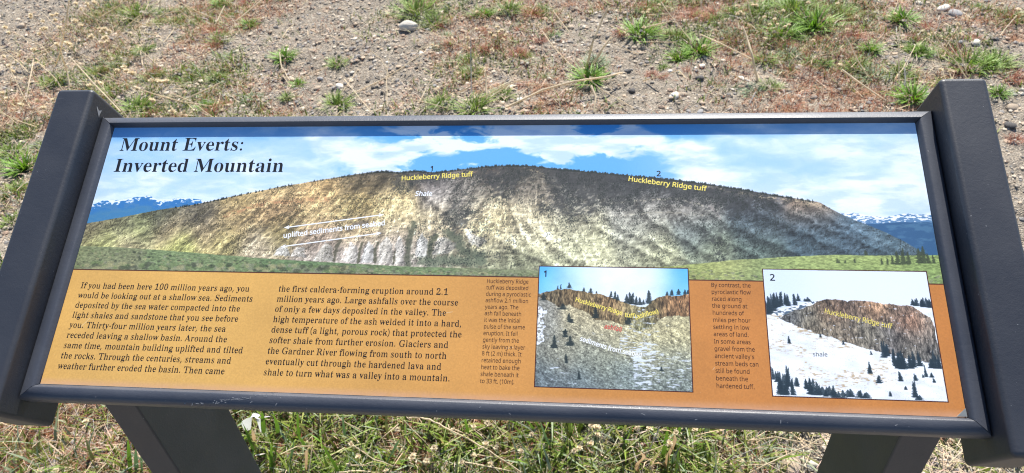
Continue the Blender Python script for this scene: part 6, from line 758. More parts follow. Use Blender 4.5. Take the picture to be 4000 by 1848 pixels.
TL = [('green', [(-1.654,2.799,0.16),(-1.529,2.816,0.09),(-1.834,2.87,0.07),(-0.244,2.73,0.2),(-0.147,2.623,0.13),(0.044,2.714,0.1),(0.185,2.715,0.12),(0.313,2.719,0.12)], 'on the far edge of the view'),
      ('bright', [(0.555,2.085,0.135)], 'at the foot of two tall straws, brightest behind the sign'), ('grey', [(0.574,2.213,0.1)], 'directly behind the brightest green tuft'),
      ('bright', [(-0.729,2.284,0.1)], 'on bare soil crossed by a curved straw'), ('green', [(-0.489,2.248,0.09)], 'alone in the middle of the bare soil'), ('green', [(-0.397,1.911,0.12)], 'on bare soil near the top rail, centre left'),
      ('grey', [(-0.745,1.96,0.09)], 'left of the tuft near the top rail'), ('green', [(-0.608,1.967,0.06)], 'between two tufts close to the top rail'), ('pale', [(-0.074,2.5,0.062)], 'right of the large pale stone'), ('grey', [(-0.09,2.382,0.07)], 'below the pale feathery clump'),
      ('green', [(0.01,1.898,0.1)], 'touching the top rail at the centre left'), ('green', [(0.134,1.869,0.14)], 'touching the top rail near the centre'), ('green', [(0.284,2.285,0.08)], 'in the weeds above the long leaning straw'), ('green', [(0.061,2.252,0.08)], 'beside red weeds near the centre'),
      ('pale', [(0.394,2.479,0.06)], 'on gravel beside a red weed'), ('pale', [(0.383,2.101,0.05)], 'on gravel above the long leaning straw'), ('bright', [(0.759,2.482,0.16)], 'in front of red weeds at centre right'), ('green', [(0.905,2.451,0.12)], 'right of the broad bright tuft at centre right'),
      ('bright', [(0.985,2.319,0.13)], 'at the left end of a fallen straw'), ('green', [(0.841,2.194,0.05)], 'between two red weeds on the bare gravel'), ('grey', [(1.149,1.968,0.1)], 'at the foot of the tall straw right of centre'), ('green', [(1.207,1.994,0.08)], 'right beside the clump at the tall straw'),
      ('green', [(1.223,2.202,0.11)], 'behind the tall straw right of centre'), ('grey', [(1.325,2.241,0.11)], 'in the middle of the red weeds at the right'), ('bright', [(1.332,2.431,0.15)], 'in the dense green patch at the upper right'), ('bright', [(1.466,2.497,0.17)], 'at the right of the dense green patch'), ('green', [(1.425,2.651,0.18)], 'at the top of the dense green patch'),
      ('green', [(1.267,2.659,0.12),(1.594,2.615,0.12),(1.157,2.639,0.1),(0.836,2.711,0.14)], 'at the upper edge among red weeds'), ('bright', [(1.434,2.154,0.05)], 'alone among rusty weeds at the right'), ('bright', [(1.616,2.241,0.09)], 'above the grey-green clump right of centre'), ('grey', [(1.566,2.046,0.11)], 'behind the frame corner at the right, crossed by a stalk'), ('green', [(1.667,2.078,0.12)], 'left of the right post among weeds'),
      ('green', [(1.773,2.235,0.09)], 'above the weeds left of the right post'), ('bright', [(1.811,2.516,0.12)], 'with tall splayed blades at the upper right'), ('green', [(1.927,2.128,0.17)], 'directly behind the right post top'), ('green', [(2.028,2.141,0.12)], 'right of the right post top'), ('bright', [(1.945,1.915,0.07)], 'against the outer edge of the right post'),
      ('bright', [(1.654,1.874,0.12)], 'wedged in the corner of the frame and right post'), ('pale', [(2.142,2.631,0.05)], 'at the upper right corner'), ('green', [(-1.108,2.489,0.12)], 'with red weeds at its foot, left of the bare soil'), ('grey', [(-1.053,2.565,0.05)], 'at the left end of the bare soil'),
      ('green', [(-1.406,2.375,0.09)], 'in the straw litter left of the bare soil'), ('green', [(-1.258,2.138,0.1)], 'above the dark hollow behind the left end of the sign'), ('green', [(-1.086,2.144,0.11)], 'in the pale stems behind the title'), ('green', [(-0.963,2.13,0.08)], 'right of the tuft behind the title'), ('green', [(-1.361,2.034,0.12)], 'touching the left post top'),
      ('green', [(-1.533,2.19,0.1)], 'just above the left post'), ('green', [(-1.67,2.116,0.1),(-1.732,2.14,0.06)], 'left of the left post top'), ('green', [(-1.193,1.9,0.14)], 'touching the top rail at its left end'), ('grey', [(-1.79,2.479,0.07)], 'crossed by the tall branching stalk'), ('green', [(-1.411,2.707,0.09),(-1.497,2.697,0.08)], 'below the big tuft at the upper left'),
      ('bright', [(-1.422,1.51,0.13)], 'large against the left post'), ('green', [(-1.53,1.591,0.1)], 'behind the large tuft against the left post'), ('green', [(-1.367,1.375,0.08)], 'below the large tuft against the left post'), ('green', [(-1.277,1.212,0.07)], 'lowest on the left of the left post'),
      ('red', [(0.674,2.473,0.065)], 'at the left end of the broad bright tuft'), ('red', [(0.877,2.283,0.04)], 'alone on the gravel, upper of four'), ('red', [(0.79,2.133,0.05)], 'largest of the four on the bare gravel'), ('red', [(0.835,2.115,0.04)], 'lowest of the four on the bare gravel'), ('red', [(0.916,2.16,0.034)], 'rightmost of the four on the bare gravel'),
      ('orange', [(1.127,2.199,0.1)], 'beside the crossing straws'), ('red', [(0.345,2.427,0.05)], 'left of a pale clump on the gravel'), ('red', [(0.371,2.499,0.05)], 'behind the pale clump on the gravel'), ('orange', [(0.437,2.442,0.04)], 'right of the pale clump on the gravel'), ('orange', [(0.475,2.008,0.05)], 'below the brightest green tuft'), ('orange', [(-1.012,2.65,0.07)], 'at the top left end of the bare soil'),
      ('red', [(-0.038,2.4,0.05)], 'beside the grey-green clump near the large stone'), ('red', [(1.89,2.441,0.08)], 'dark and dense at the upper right'), ('red', [(1.901,2.22,0.09)], 'above the green clump behind the right post'), ('orange', [(2.119,2.477,0.09)], 'at the upper right on gravel'), ('red', [(2.231,2.507,0.09)], 'nearest the upper right corner'), ('red', [(2.033,2.033,0.09)], 'tall, right of the right post'),
      ('orange', [(1.758,2.003,0.07)], 'beside the left edge of the right post'), ('red', [(-1.106,2.413,0.07)], 'at the foot of the tuft left of the bare soil'), ('orange', [(-0.955,2.218,0.05)], 'left of the lone tuft crossed by a straw'), ('red', [(1.887,1.637,0.05)], 'halfway down beside the right post'),
      ('red', [(1.8,2.353,0.06),(1.58,2.351,0.08),(1.082,2.643,0.09),(0.983,2.622,0.09),(0.292,2.687,0.08),(0.264,2.744,0.08),(0.177,2.459,0.05),(0.124,2.341,0.06)], 'among other red weeds of the upper half'), ('orange', [(1.454,1.952,0.12),(1.366,2.028,0.12),(1.548,1.914,0.1),(0.412,1.918,0.1),(0.35,1.865,0.1),(-0.597,1.862,0.08),(-0.848,1.904,0.08),(-0.701,2.829,0.06),(-0.956,1.984,0.07),(-1.652,2.621,0.1),(-0.08,2.679,0.12),(0.141,2.039,0.1),(1.455,2.143,0.09),(1.093,2.466,0.1),(1.548,2.222,0.1)], 'among mixed dry weeds behind the sign'),
      ('green', [(-0.676,0.378,0.07),(-0.64,0.399,0.06),(-0.737,0.394,0.06),(-0.571,0.357,0.06),(-0.485,0.355,0.05)], 'among sprouts in front of the left post'), ('grey', [(0.527,0.433,0.08),(0.586,0.461,0.09),(0.623,0.426,0.08),(0.56,0.41,0.08),(0.474,0.412,0.07)], 'among leafy sprouts below the panel centre'), ('green', [(0.755,0.438,0.1),(0.783,0.458,0.08),(0.811,0.423,0.08),(0.655,0.415,0.07)], 'among straw left of the right leg')]
i = 0
for kd, pts, where in TL:
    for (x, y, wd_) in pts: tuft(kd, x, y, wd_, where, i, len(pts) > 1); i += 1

# the many unremarkable clumps: placed where the growth is dense
for kd, ch, cnt, w0, w1 in (('green', 0, 110, .05, .11), ('bright', 0, 45, .05, .10), ('grey', 0, 40, .05, .09), ('red', 1, 110, .035, .075), ('orange', 1, 110, .05, .11)):
    c_ = 0
    while c_ < cnt:
        x, y = scatter_xy(300); d_ = dens(x, y)[:, ch]; q = np.nonzero(R.random(len(x)) < d_**1.6*.4)[0]
        for j in q[:6]:
            xx, yy = float(x[j]), float(y[j])
            where = 'in the growth in front of the sign' if yy < 1.1 else ('in the weeds behind the left half of the sign' if xx < .1 else 'in the weeds behind the right half of the sign')
            tuft(kd, xx, yy, w0+(w1-w0)*R.random(), where, c_*3+1, True); c_ += 1
# long blades of grass in front
def blade_thing(name, p3, wd, c0, c1, label, cat, mat=LEAF, group=None, droop=.0):
    """ribbon through given 3D points with taper and a fold along its middle"""
    P = [Vector((a, b, GZ*0+c)) for a, b, c in p3]; Q = []
    for j in range(len(P)-1):
        p0 = P[max(j-1, 0)]; p1 = P[j]; p2 = P[j+1]; p3_ = P[min(j+2, len(P)-1)]
        for t in (0, .25, .5, .75): Q.append(.5*((2*p1)+(-p0+p2)*t+(2*p0-5*p1+4*p2-p3_)*t*t+(-p0+3*p1-3*p2+p3_)*t*t*t))
    Q.append(P[-1]); V, F, Cc = [], [], []; n = len(Q)
    for j, q in enumerate(Q):
        t = j/(n-1); d = (Q[min(j+1, n-1)]-Q[max(j-1, 0)]).normalized(); s = d.cross(Vector((0, .5, .87))).normalized(); nn = s.cross(d)
        ww = wd*.5*(math.sin(min(1, t*3+.35)*1.57))*(1-t**3*.96)
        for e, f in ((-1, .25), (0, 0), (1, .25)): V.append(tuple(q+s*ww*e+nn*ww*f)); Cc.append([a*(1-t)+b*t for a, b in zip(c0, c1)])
    for j in range(n-1):
        for e in (0, 1): F.append((j*3+e, j*3+e+1, j*3+e+4, j*3+e+3))
    o = link(name, np_mesh(name, np.array(V), [np.array(F)], mat, np.array(Cc), True)); return tag(o, label, cat, group)
def pole(name, p3, r0, r1, mat, c, label, cat, group=None, parent=None, bend=0.0):
    """thin round stalk through 3D points"""
    P = [Vector(p) for p in p3]; Q = []
    for j in range(len(P)-1):
        for t in (0, .34, .67): Q.append(P[j].lerp(P[j+1], t)+Vector((R.normal(0, .0007), R.normal(0, .0007), bend*math.sin(t*3.14))))
    Q.append(P[-1]); n = len(Q); K = 5; V, F, Cc = [], [], []
    for j, q in enumerate(Q):
        d = (Q[min(j+1, n-1)]-Q[max(j-1, 0)]).normalized(); s = d.cross(Vector((.3, .2, .93))).normalized(); nn = s.cross(d); r = r0+(r1-r0)*j/(n-1); cj = np.array(c)*(.85+.3*R.random())
        for e in range(K): V.append(tuple(q+(s*math.cos(e*6.283/K)+nn*math.sin(e*6.283/K))*r)); Cc.append(cj)
    for j in range(n-1):
        for e in range(K): F.append((j*K+e, j*K+(e+1) % K, (j+1)*K+(e+1) % K, (j+1)*K+e))
    o = link(name, np_mesh(name, np.array(V), [np.array(F)], mat, np.array(Cc), True), parent)
    if parent is None: tag(o, label, cat, group)
    return o
SC = (.78, .66, .47)
ST = [([(-1.567,2.06,0.02),(-1.584,2.101,0.06),(-1.549,2.08,0.16),(-1.477,2.059,0.25),(-1.452,2.078,0.3),(-1.425,2.099,0.36)], .0022, 'tall branching straw stalk rising above the left post'), ([(-1.708,2.123,0.01),(-1.686,2.174,0.05),(-1.584,2.122,0.14)], .0018, 'second foot of the branching straw stalk above the left post'),
 ([(-1.764,2.27,0.02),(-1.816,2.307,0.08),(-1.952,2.353,0.12)], .0014, 'thin straw reaching left from the branching stalk'), ([(-1.219,1.831,0.03),(-1.354,1.932,0.1),(-1.469,2.019,0.16)], .0022, 'straw running down to the top of the left post'),([(-1.903,2.576,0.02),(-1.926,2.56,0.08),(-2.036,2.65,0.1)], .0013, 'thin straw crossing the gravel at the upper left'),
 ([(-1.699,1.826,0.02),(-1.681,1.902,0.1),(-1.66,1.904,0.14)], .0014, 'upright straw at the left edge'), ([(-1.666,1.826,0.02),(-1.589,1.855,0.1),(-1.571,1.919,0.18)], .0014, 'leaning straw left of the left post'), ([(-1.638,1.833,0.02),(-1.585,1.838,0.08),(-1.666,2.065,0.14),(-1.546,2.011,0.2)], .0014, 'curved straw left of the left post'),
 ([(-1.349,2.249,0.01),(-1.399,2.347,0.03)], .0016, 'short upright straw in the litter'), ([(-1.26,2.229,0.01),(-1.382,2.326,0.04)], .0013, 'slanting straw in the litter'), ([(-1.35,2.433,0.01),(-1.342,2.558,0.03)], .0018, 'thick short straw left of the bare soil'), ([(-1.553,2.82,0.01),(-1.542,2.852,0.05)], .002, 'short straw at the upper edge left'), ([(-1.511,2.818,0.01),(-1.521,2.839,0.05)], .0014, 'second short straw at the upper edge left'),
 ([(-1.602,2.7,0.01),(-1.56,2.728,0.05),(-1.569,2.784,0.06)], .0014, 'straw crossing the big tuft at the upper left'), ([(-1.183,2.631,0.01),(-1.176,2.761,0.05)], .0022, 'thick pale straw left of the rusty weeds'), ([(-1.505,2.783,0.01),(-1.419,2.789,0.02),(-1.387,2.855,0.04)], .0014, 'bent twig at the upper left'), ([(-1.032,1.934,0.01),(-0.907,2.041,0.03)], .0018, 'straw lying slantwise behind the title'), ([(-1.134,2.004,0.01),(-1.112,2.07,0.03)], .0014, 'short straw behind the title'),
 ([(-1.098,2.674,0.01),(-1.052,2.756,0.03),(-1.012,2.819,0.05)], .0022, 'long straw slanting to the upper edge'), ([(-0.721,2.242,0.06),(-0.697,2.172,0.03),(-0.64,2.094,0.01)], .0018, 'curved straw crossing the tuft on bare soil'), ([(-0.807,2.487,0.01),(-0.801,2.544,0.02),(-0.79,2.604,0.02)], .0016, 'curved straw on the bare soil'), ([(-0.599,2.117,0.01),(-0.507,2.186,0.02)], .0014, 'straw lying left of the lone tuft'), ([(-0.394,2.003,0.01),(-0.36,2.118,0.04)], .0014, 'thin straw by the round cream stone'),
 ([(-0.401,2.059,0.03),(-0.232,1.828,0.01)], .0014, 'thin straw leading down to the top rail'), ([(-0.192,1.876,0.01),(-0.214,1.994,0.05),(-0.218,2.093,0.1)], .0014, 'upright thin straw on the bare soil'), ([(-0.285,2.046,0.01),(-0.182,2.129,0.04),(-0.113,2.215,0.06)], .0018, 'long straw slanting across bare soil'), ([(-0.254,1.829,0.01),(-0.203,1.852,0.02)], .002, 'short straw against the top rail'), ([(-0.347,1.987,0.01),(-0.233,2.096,0.02)], .0012, 'faint straw beside the long slanting one'), ([(-0.72,2.186,0.01),(-0.646,2.079,0.01)], .0013, 'short curved straw below the crossed tuft'),
 ([(0.54,2.152,0.02),(0.567,2.164,0.13),(0.592,2.211,0.17),(0.622,2.253,0.22)], .0036, 'tall thick straw rising from the brightest green tuft'), ([(0.566,2.175,0.02),(0.604,2.192,0.08),(0.637,2.22,0.11)], .0032, 'shorter thick straw rising from the brightest green tuft'), ([(0.258,1.851,0.02),(0.384,1.921,0.05),(0.498,1.964,0.06),(0.618,2.016,0.05),(0.677,2.082,0.03)], .0030, 'long thick straw leaning across below the brightest tuft'),
 ([(0.313,2.039,0.01),(0.555,1.989,0.03)], .0014, 'thin horizontal straw under the long thick one'), ([(0.559,1.912,0.07),(0.578,1.868,0.05),(0.572,1.812,0.02)], .0030, 'bent pale straw standing at the top rail'), ([(0.067,1.985,0.01),(0.164,2.006,0.05)], .0022, 'straw slanting left of the upright one'), ([(0.177,1.925,0.01),(0.168,2.01,0.06),(0.163,2.018,0.08)], .0026, 'upright pale straw near the top rail'), ([(0.166,1.904,0.01),(0.214,1.939,0.03),(0.264,1.956,0.06),(0.291,2.002,0.09)], .0018, 'jointed straw right of the upright one'), ([(0.205,1.903,0.01),(0.183,1.954,0.03)], .0014, 'short straw by the upright one'),
 ([(-0.076,1.909,0.01),(-0.058,1.989,0.03),(-0.018,2.05,0.07)], .0016, 'slanting straw at the right end of the bare soil'), ([(-0.113,1.921,0.02),(0.045,1.848,0.02)], .0016, 'straw lying against the tuft at the top rail'), ([(0.114,1.962,0.01),(0.104,2.082,0.1),(0.106,2.124,0.17)], .0014, 'thin upright grey stem at the centre'), ([(0.354,2.415,0.05),(0.403,2.311,0.03),(0.477,2.189,0.01)], .0014, 'thin straw on gravel left of the tall straws'), ([(0.388,2.616,0.05),(0.459,2.496,0.01)], .0016, 'straw on gravel at the top centre'), ([(0.538,2.711,0.01),(0.572,2.733,0.04)], .0013, 'thin straw at the top edge'), ([(0.554,1.996,0.05),(0.59,1.966,0.03),(0.713,1.853,0.01)], .0014, 'thin straw running from the brightest tuft to the rail'), ([(0.705,2.551,0.01),(0.709,2.601,0.04)], .0014, 'short grey straw left of the broad tuft'),
 ([(1.166,2.031,0.01),(1.139,2.075,0.1),(1.127,2.139,0.13),(1.112,2.181,0.16)], .0032, 'tall straw standing right of centre'), ([(0.993,2.349,0.05),(1.055,2.248,0.06),(1.16,2.155,0.04)], .0020, 'straw lying across to the tall straw'), ([(1.115,1.88,0.01),(1.139,1.925,0.03)], .0022, 'stub of straw below the grey-green clump'), ([(1.068,2.051,0.04),(1.125,2.032,0.01)], .0020, 'short thick straw left of the tall straw'), ([(1.224,2.56,0.02),(1.203,2.608,0.08)], .0018, 'straw rising out of the top edge'), ([(1.034,2.682,0.01),(1.028,2.715,0.04)], .0016, 'short straw at the top among weeds'), ([(1.091,2.659,0.01),(1.075,2.691,0.04)], .0018, 'second short straw at the top among weeds'),
 ([(0.782,2.453,0.04),(0.89,2.486,0.05)], .0022, 'straw lying on the broad bright tuft'), ([(0.79,2.549,0.05),(0.875,2.554,0.05)], .0016, 'upper straw across the broad bright tuft'), ([(0.84,2.514,0.12),(0.884,2.442,0.08),(0.959,2.353,0.02)], .0014, 'long curved brown stem right of the broad tuft'), ([(0.741,2.383,0.01),(0.897,2.351,0.02)], .0012, 'thin straw on the gravel edge'), ([(1.194,1.966,0.02),(1.329,1.977,0.01)], .0012, 'thin horizontal straw among rusty weeds'), ([(1.172,2.079,0.02),(1.174,2.031,0.01)], .0016, 'second foot of the tall straw'),
 ([(1.44,2.005,0.07),(1.497,1.929,0.05),(1.567,1.867,0.02)], .0030, 'thick straw slanting down to the frame corner'), ([(1.482,2.169,0.12),(1.513,2.099,0.07),(1.553,2.003,0.02)], .0016, 'thin brown stalk with cream heads at the right'), ([(1.854,2.144,0.12),(1.873,2.108,0.07),(1.889,2.044,0.02)], .0014, 'thin stalk behind the right post'), ([(2.104,2.333,0.01),(2.147,2.39,0.03),(2.2,2.444,0.06)], .0018, 'straw on gravel at the upper right'), ([(1.647,2.19,0.01),(1.728,2.202,0.03)], .0022, 'grey straw among the weeds at the right'), ([(1.584,1.995,0.02),(1.668,2.003,0.03),(1.763,2.017,0.04)], .0014, 'thin straw leading to the right post'), ([(1.627,1.923,0.01),(1.648,1.957,0.04),(1.655,2.013,0.07)], .0020, 'bent grey straw near the right post'),
 ([(1.622,1.916,0.01),(1.634,2.073,0.14),(1.645,2.127,0.18)], .0013, 'upright thin brown stem near the right post'), ([(1.573,2.146,0.01),(1.587,2.187,0.04)], .0018, 'short straw in the grey-green clump'), ([(1.889,2.158,0.01),(1.888,2.176,0.04),(1.872,2.222,0.06)], .0015, 'crooked straw left of the right post top'), ([(1.75,2.707,0.02),(1.858,2.651,0.02)], .0018, 'grey twig at the upper edge right'), ([(1.899,2.393,0.01),(1.926,2.445,0.05)], .0014, 'grey stem at the upper right'),
 ([(0.196,0.454,0.1),(0.224,0.442,0.12),(0.247,0.43,0.13),(0.277,0.423,0.12),(0.325,0.421,0.08),(0.383,0.404,0.05),(0.432,0.388,0.02)], .0032, 'thick branching straw lying across the growth below the panel'), ([(0.294,0.432,0.1),(0.317,0.427,0.09),(0.321,0.433,0.07)], .0016, 'side shoot of the thick branching straw'), ([(0.34,0.393,0.07),(0.375,0.403,0.05)], .0016, 'pale side stem meeting the thick straw'), ([(0.319,0.387,0.05),(0.367,0.385,0.04),(0.422,0.388,0.02)], .0026, 'pale thick stem at the lower edge'),
 ([(0.102,0.37,0.12),(0.137,0.365,0.08),(0.184,0.368,0.05)], .0018, 'yellow stem from a seed head left of centre'), ([(0.101,0.338,0.1),(0.119,0.344,0.09),(0.136,0.359,0.08)], .0016, 'short pale stem from a seed head at the bottom'), ([(0.005,0.374,0.12),(0.013,0.38,0.02)], .0018, 'tan straw by the dark hollow'), ([(0.196,0.389,0.14),(0.2,0.381,0.03)], .0014, 'thin straight stem under a seed head'), ([(0.129,0.431,0.14),(0.15,0.405,0.03)], .0012, 'thin tan stem near the centre left'), ([(0.197,0.421,0.14),(0.237,0.399,0.1),(0.256,0.395,0.06)], .0014, 'long thin tan stem crossing to the right'), ([(0.057,0.349,0.05),(0.099,0.356,0.05),(0.123,0.361,0.04)], .0024, 'flat pale straw at the bottom edge'),
 ([(0.364,0.432,0.14),(0.391,0.422,0.1)], .0016, 'tan straw hanging under the rail'), ([(0.374,0.433,0.14),(0.41,0.419,0.08)], .0016, 'second tan straw under the rail'), ([(0.433,0.426,0.15),(0.446,0.412,0.09),(0.465,0.393,0.03)], .0013, 'long thin stem right of centre'), ([(0.328,0.426,0.13),(0.36,0.411,0.1)], .0015, 'stem of a seed head under the rail'), ([(0.346,0.422,0.11),(0.383,0.438,0.12)], .0015, 'straw crossing under the rail'), ([(0.516,0.402,0.04),(0.546,0.4,0.1),(0.579,0.407,0.15)], .0016, 'forked stem with four seed heads'), ([(0.461,0.421,0.1),(0.479,0.433,0.05)], .0012, 'stem of the lone seed head'),
 ([(0.89,0.411,0.02),(0.972,0.431,0.07),(1.035,0.439,0.12)], .0026, 'long thick straw slanting up to the right leg'), ([(0.622,0.397,0.05),(0.679,0.406,0.08),(0.722,0.417,0.1)], .0015, 'thin straw at the green growth'), ([(0.821,0.422,0.02),(0.873,0.419,0.03),(0.947,0.436,0.02)], .0018, 'straw lying along the lower edge'), ([(0.709,0.431,0.14),(0.698,0.424,0.1),(0.686,0.426,0.04)], .0022, 'crooked white stalk under the rail'), ([(0.815,0.433,0.02),(0.86,0.441,0.12)], .0014, 'dark thin stem right of the green growth'), ([(0.827,0.425,0.02),(0.897,0.438,0.06),(0.954,0.453,0.1)], .0013, 'long thin grey stem beside the thick straw'), ([(0.984,0.45,0.08),(1.013,0.424,0.01)], .0016, 'grey straw crossing the thick one'), ([(0.831,0.478,0.04),(0.858,0.483,0.06)], .0012, 'thin straw under the rail at the right')]
for j, (p, r, lb) in enumerate(ST):
    pts = [(a, b, float(ground_h(a, b))*0+c) for a, b, c in p]
    pole('straw_stalk', pts, r*(1.45 if p[0][1] > 1.2 else .62), r*(1.1 if p[0][1] > 1.2 else .42), STRAW, SC if 'grey' not in lb and 'white' not in lb else (.50, .47, .43), lb, 'straw')
SM = []
for j in range(8):
    L_ = .12+.12*R.random(); cv = R.normal(0, .02)
    o = pole('straw_stalk', [(0, 0, 0), (L_*.3, cv, .3*L_*.3), (L_*.65, cv*1.6, .36*L_*.65), (L_, 0, .30*L_)], .0016, .0009, STRAW, (.74, .62, .43), 'x', 'x'); SM.append(o.data); bpy.data.objects.remove(o)
def loose_straw(x, y, s, label, group):
    o = link('straw_stalk', SM[R.integers(0, 8)]); o.scale = (s, s, s); o.rotation_euler = (R.normal(0, .15), R.normal(-.1, .3), R.random()*6.283); o.location = (x, y, float(ground_h(x, y))+.006); tag(o, label, 'straw', group)
for cnt, fr_, reg in ((80, True, 0), (110, False, 1)):
    c_ = 0
    while c_ < cnt:
        x, y = (scatter_front(40) if fr_ else scatter_xy(40)); d_ = dens(x, y)[:, 2]; q = np.nonzero(R.random(len(x)) < d_*.5)[0]
        for j in q[:4]:
            if not fr_ and y[j] < 1.15: continue
            if fr_: loose_straw(float(x[j]), float(y[j]), .5+.6*R.random(), 'thin loose straw lying over the growth in front of the sign', 'loose straws in front of the sign')
            else: loose_straw(float(x[j]), float(y[j]), .9+.8*R.random(), 'thin loose straw among the weeds behind the sign', 'loose straws behind the sign')
            c_ += 1
GB = [([(0.014,0.378,0.14),(0.036,0.367,0.13),(0.045,0.364,0.08),(0.047,0.372,0.01)], .0085, 0, 'broad green blade arching left under the rail'), ([(0.25,0.404,0.15),(0.193,0.396,0.11),(0.167,0.398,0.06),(0.134,0.383,0)], .0080, 1, 'long dark green blade slanting right under the rail'), ([(-0.049,0.403,0.16),(-0.026,0.396,0.1),(-0.034,0.414,0.04)], .0070, 0, 'green blade slanting away from the left leg'), ([(-0.015,0.409,0.17),(-0.026,0.407,0.12),(-0.042,0.418,0.06)], .0065, 0, 'upright green blade beside the slanting one'), ([(0.08,0.409,0.17),(0.068,0.417,0.12),(0.058,0.424,0.07)], .005, 1, 'thin upright bluish blade under the rail'), ([(-0.067,0.362,0.12),(-0.083,0.364,0.07),(-0.105,0.37,0)], .0085, 0, 'upright bright blade at the bottom near the left leg'),
 ([(-0.094,0.339,0.13),(-0.111,0.345,0.08),(-0.129,0.351,0.03)], .004, 1, 'thin blade in front of the left leg'), ([(-0.086,0.346,0.08),(-0.108,0.353,0.05),(-0.133,0.365,0.01)], .005, 2, 'pale blade leaning over the left leg edge'), ([(-0.152,0.416,0.13),(-0.145,0.406,0.1),(-0.142,0.395,0.04)], .008, 0, 'broad blade against the left leg'), ([(-0.034,0.388,0.1),(-0.051,0.386,0.05),(-0.072,0.386,0)], .006, 1, 'dark blade left of the dry patch'), ([(0.136,0.43,0.14),(0.127,0.428,0.12),(0.101,0.439,0.08)], .006, 0, 'bright blade near the first seed heads'), ([(-0.099,0.419,0.15),(-0.111,0.424,0.11),(-0.131,0.435,0.05)], .010, 0, 'broad blade behind the white dead leaf'), ([(-0.073,0.415,0.15),(-0.081,0.42,0.1),(-0.099,0.436,0.05)], .009, 0, 'broad green blade right of the white leaf'),
 ([(0.113,0.402,0.14),(0.133,0.399,0.14),(0.156,0.407,0.12)], .0035, 2, 'thin pale blade lying level'), ([(0.174,0.372,0.06),(0.192,0.37,0.07),(0.209,0.38,0.06)], .005, 0, 'short yellowish blade at the lower centre'), ([(0.322,0.432,0.14),(0.318,0.443,0.1),(0.316,0.454,0.05)], .006, 0, 'dark green blade below the rail left of centre'), ([(0.447,0.434,0.14),(0.451,0.437,0.12),(0.456,0.452,0.08)], .006, 0, 'green blade near the lone seed head'), ([(0.724,0.431,0.14),(0.722,0.426,0.09),(0.721,0.432,0.03)], .009, 0, 'upright green blade by the curled brown leaf'), ([(0.77,0.424,0.13),(0.744,0.413,0.08),(0.738,0.416,0.03)], .0085, 3, 'purple grey tipped blade left of the straw'), ([(0.748,0.432,0.14),(0.747,0.441,0.1)], .008, 0, 'short green blade under the rail'),
 ([(-0.376,0.36,0.12),(-0.399,0.359,0.06),(-0.418,0.354,0)], .009, 0, 'dark green upright blade left of the left leg'), ([(-0.364,0.353,0.1),(-0.385,0.354,0.05),(-0.404,0.355,0)], .0085, 1, 'bluish green blade left of the left leg'), ([(-0.36,0.35,0.08),(-0.37,0.349,0.05),(-0.392,0.355,0)], .005, 1, 'thin blade touching the left leg'), ([(-0.392,0.371,0.07),(-0.415,0.365,0.05),(-0.445,0.367,0.01)], .005, 2, 'pale blade arching left of the left leg'), ([(0.473,0.432,0.14),(0.479,0.437,0.09),(0.488,0.442,0.04)], .0055, 1, 'blade crossing the leafy growth'), ([(0.268,0.392,0.06),(0.25,0.392,0.04),(0.227,0.396,0)], .005, 0, 'grass blade at the bottom left of centre')]
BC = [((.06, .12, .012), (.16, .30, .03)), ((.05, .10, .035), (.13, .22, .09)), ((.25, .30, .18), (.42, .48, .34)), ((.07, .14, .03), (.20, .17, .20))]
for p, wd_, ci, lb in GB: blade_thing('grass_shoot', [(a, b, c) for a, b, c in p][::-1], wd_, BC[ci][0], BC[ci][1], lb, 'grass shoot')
for p, wd_, lb in (([(0.669,0.412,0),(0.669,0.407,0.04),(0.678,0.391,0.09),(0.661,0.391,0.12),(0.647,0.394,0.12)], .008, 'curled tan dead leaf left of the green blade'), ([(0.725,0.415,0),(0.728,0.413,0.06),(0.737,0.413,0.11),(0.734,0.418,0.13),(0.723,0.42,0.14),(0.706,0.42,0.14)], .008, 'tall hooked tan dead leaf right of the white stalk'), ([(-0.026,0.371,0.01),(-0.008,0.367,0.07),(0.001,0.367,0.1),(0.006,0.375,0.1)], .006, 'hooked tan dead blade left of the dark hollow'), ([(-0.161,0.434,0.02),(-0.147,0.423,0.06),(-0.146,0.427,0.08)], .008, 'salmon brown dead leaf below the white leaf'), ([(0.684,0.407,0.06),(0.695,0.397,0.07),(0.7,0.402,0.05)], .006, 'small curled tan leaf at the bottom'), ([(0.696,0.389,0.07),(0.708,0.386,0.08),(0.719,0.399,0.05)], .007, 'arched tan leaf at the bottom right of the white head')):
    blade_thing('dead_leaf', [(a, b, c) for a, b, c in p], wd_, (.42, .27, .14), (.62, .45, .27), lb, 'dead leaf', STRAW)
blade_thing('white_leaf', [(a, b, c) for a, b, c in [(-0.175,0.446,0.04),(-0.156,0.432,0.09),(-0.142,0.432,0.11),(-0.131,0.436,0.11),(-0.125,0.432,0.1),(-0.138,0.437,0.05)]], .021, (.62, .62, .60), (.72, .72, .70), 'curled white dead leaf beside the left leg', 'dead leaf', STRAW)
blade_thing('white_leaf', [(a, b, c) for a, b, c in [(-0.119,0.426,0.11),(-0.107,0.426,0.12),(-0.093,0.43,0.12)]], .009, (.45, .40, .42), (.62, .56, .60), 'mauve grey pointed leaf tip right of the white leaf', 'dead leaf', STRAW)
blade_thing('white_leaf', [(a, b, c) for a, b, c in [(-0.119,0.367,0.07),(-0.108,0.37,0.07),(-0.099,0.373,0.07)]], .0065, (.62, .56, .48), (.70, .64, .56), 'short cream leaf piece against the left leg', 'dead leaf', STRAW)

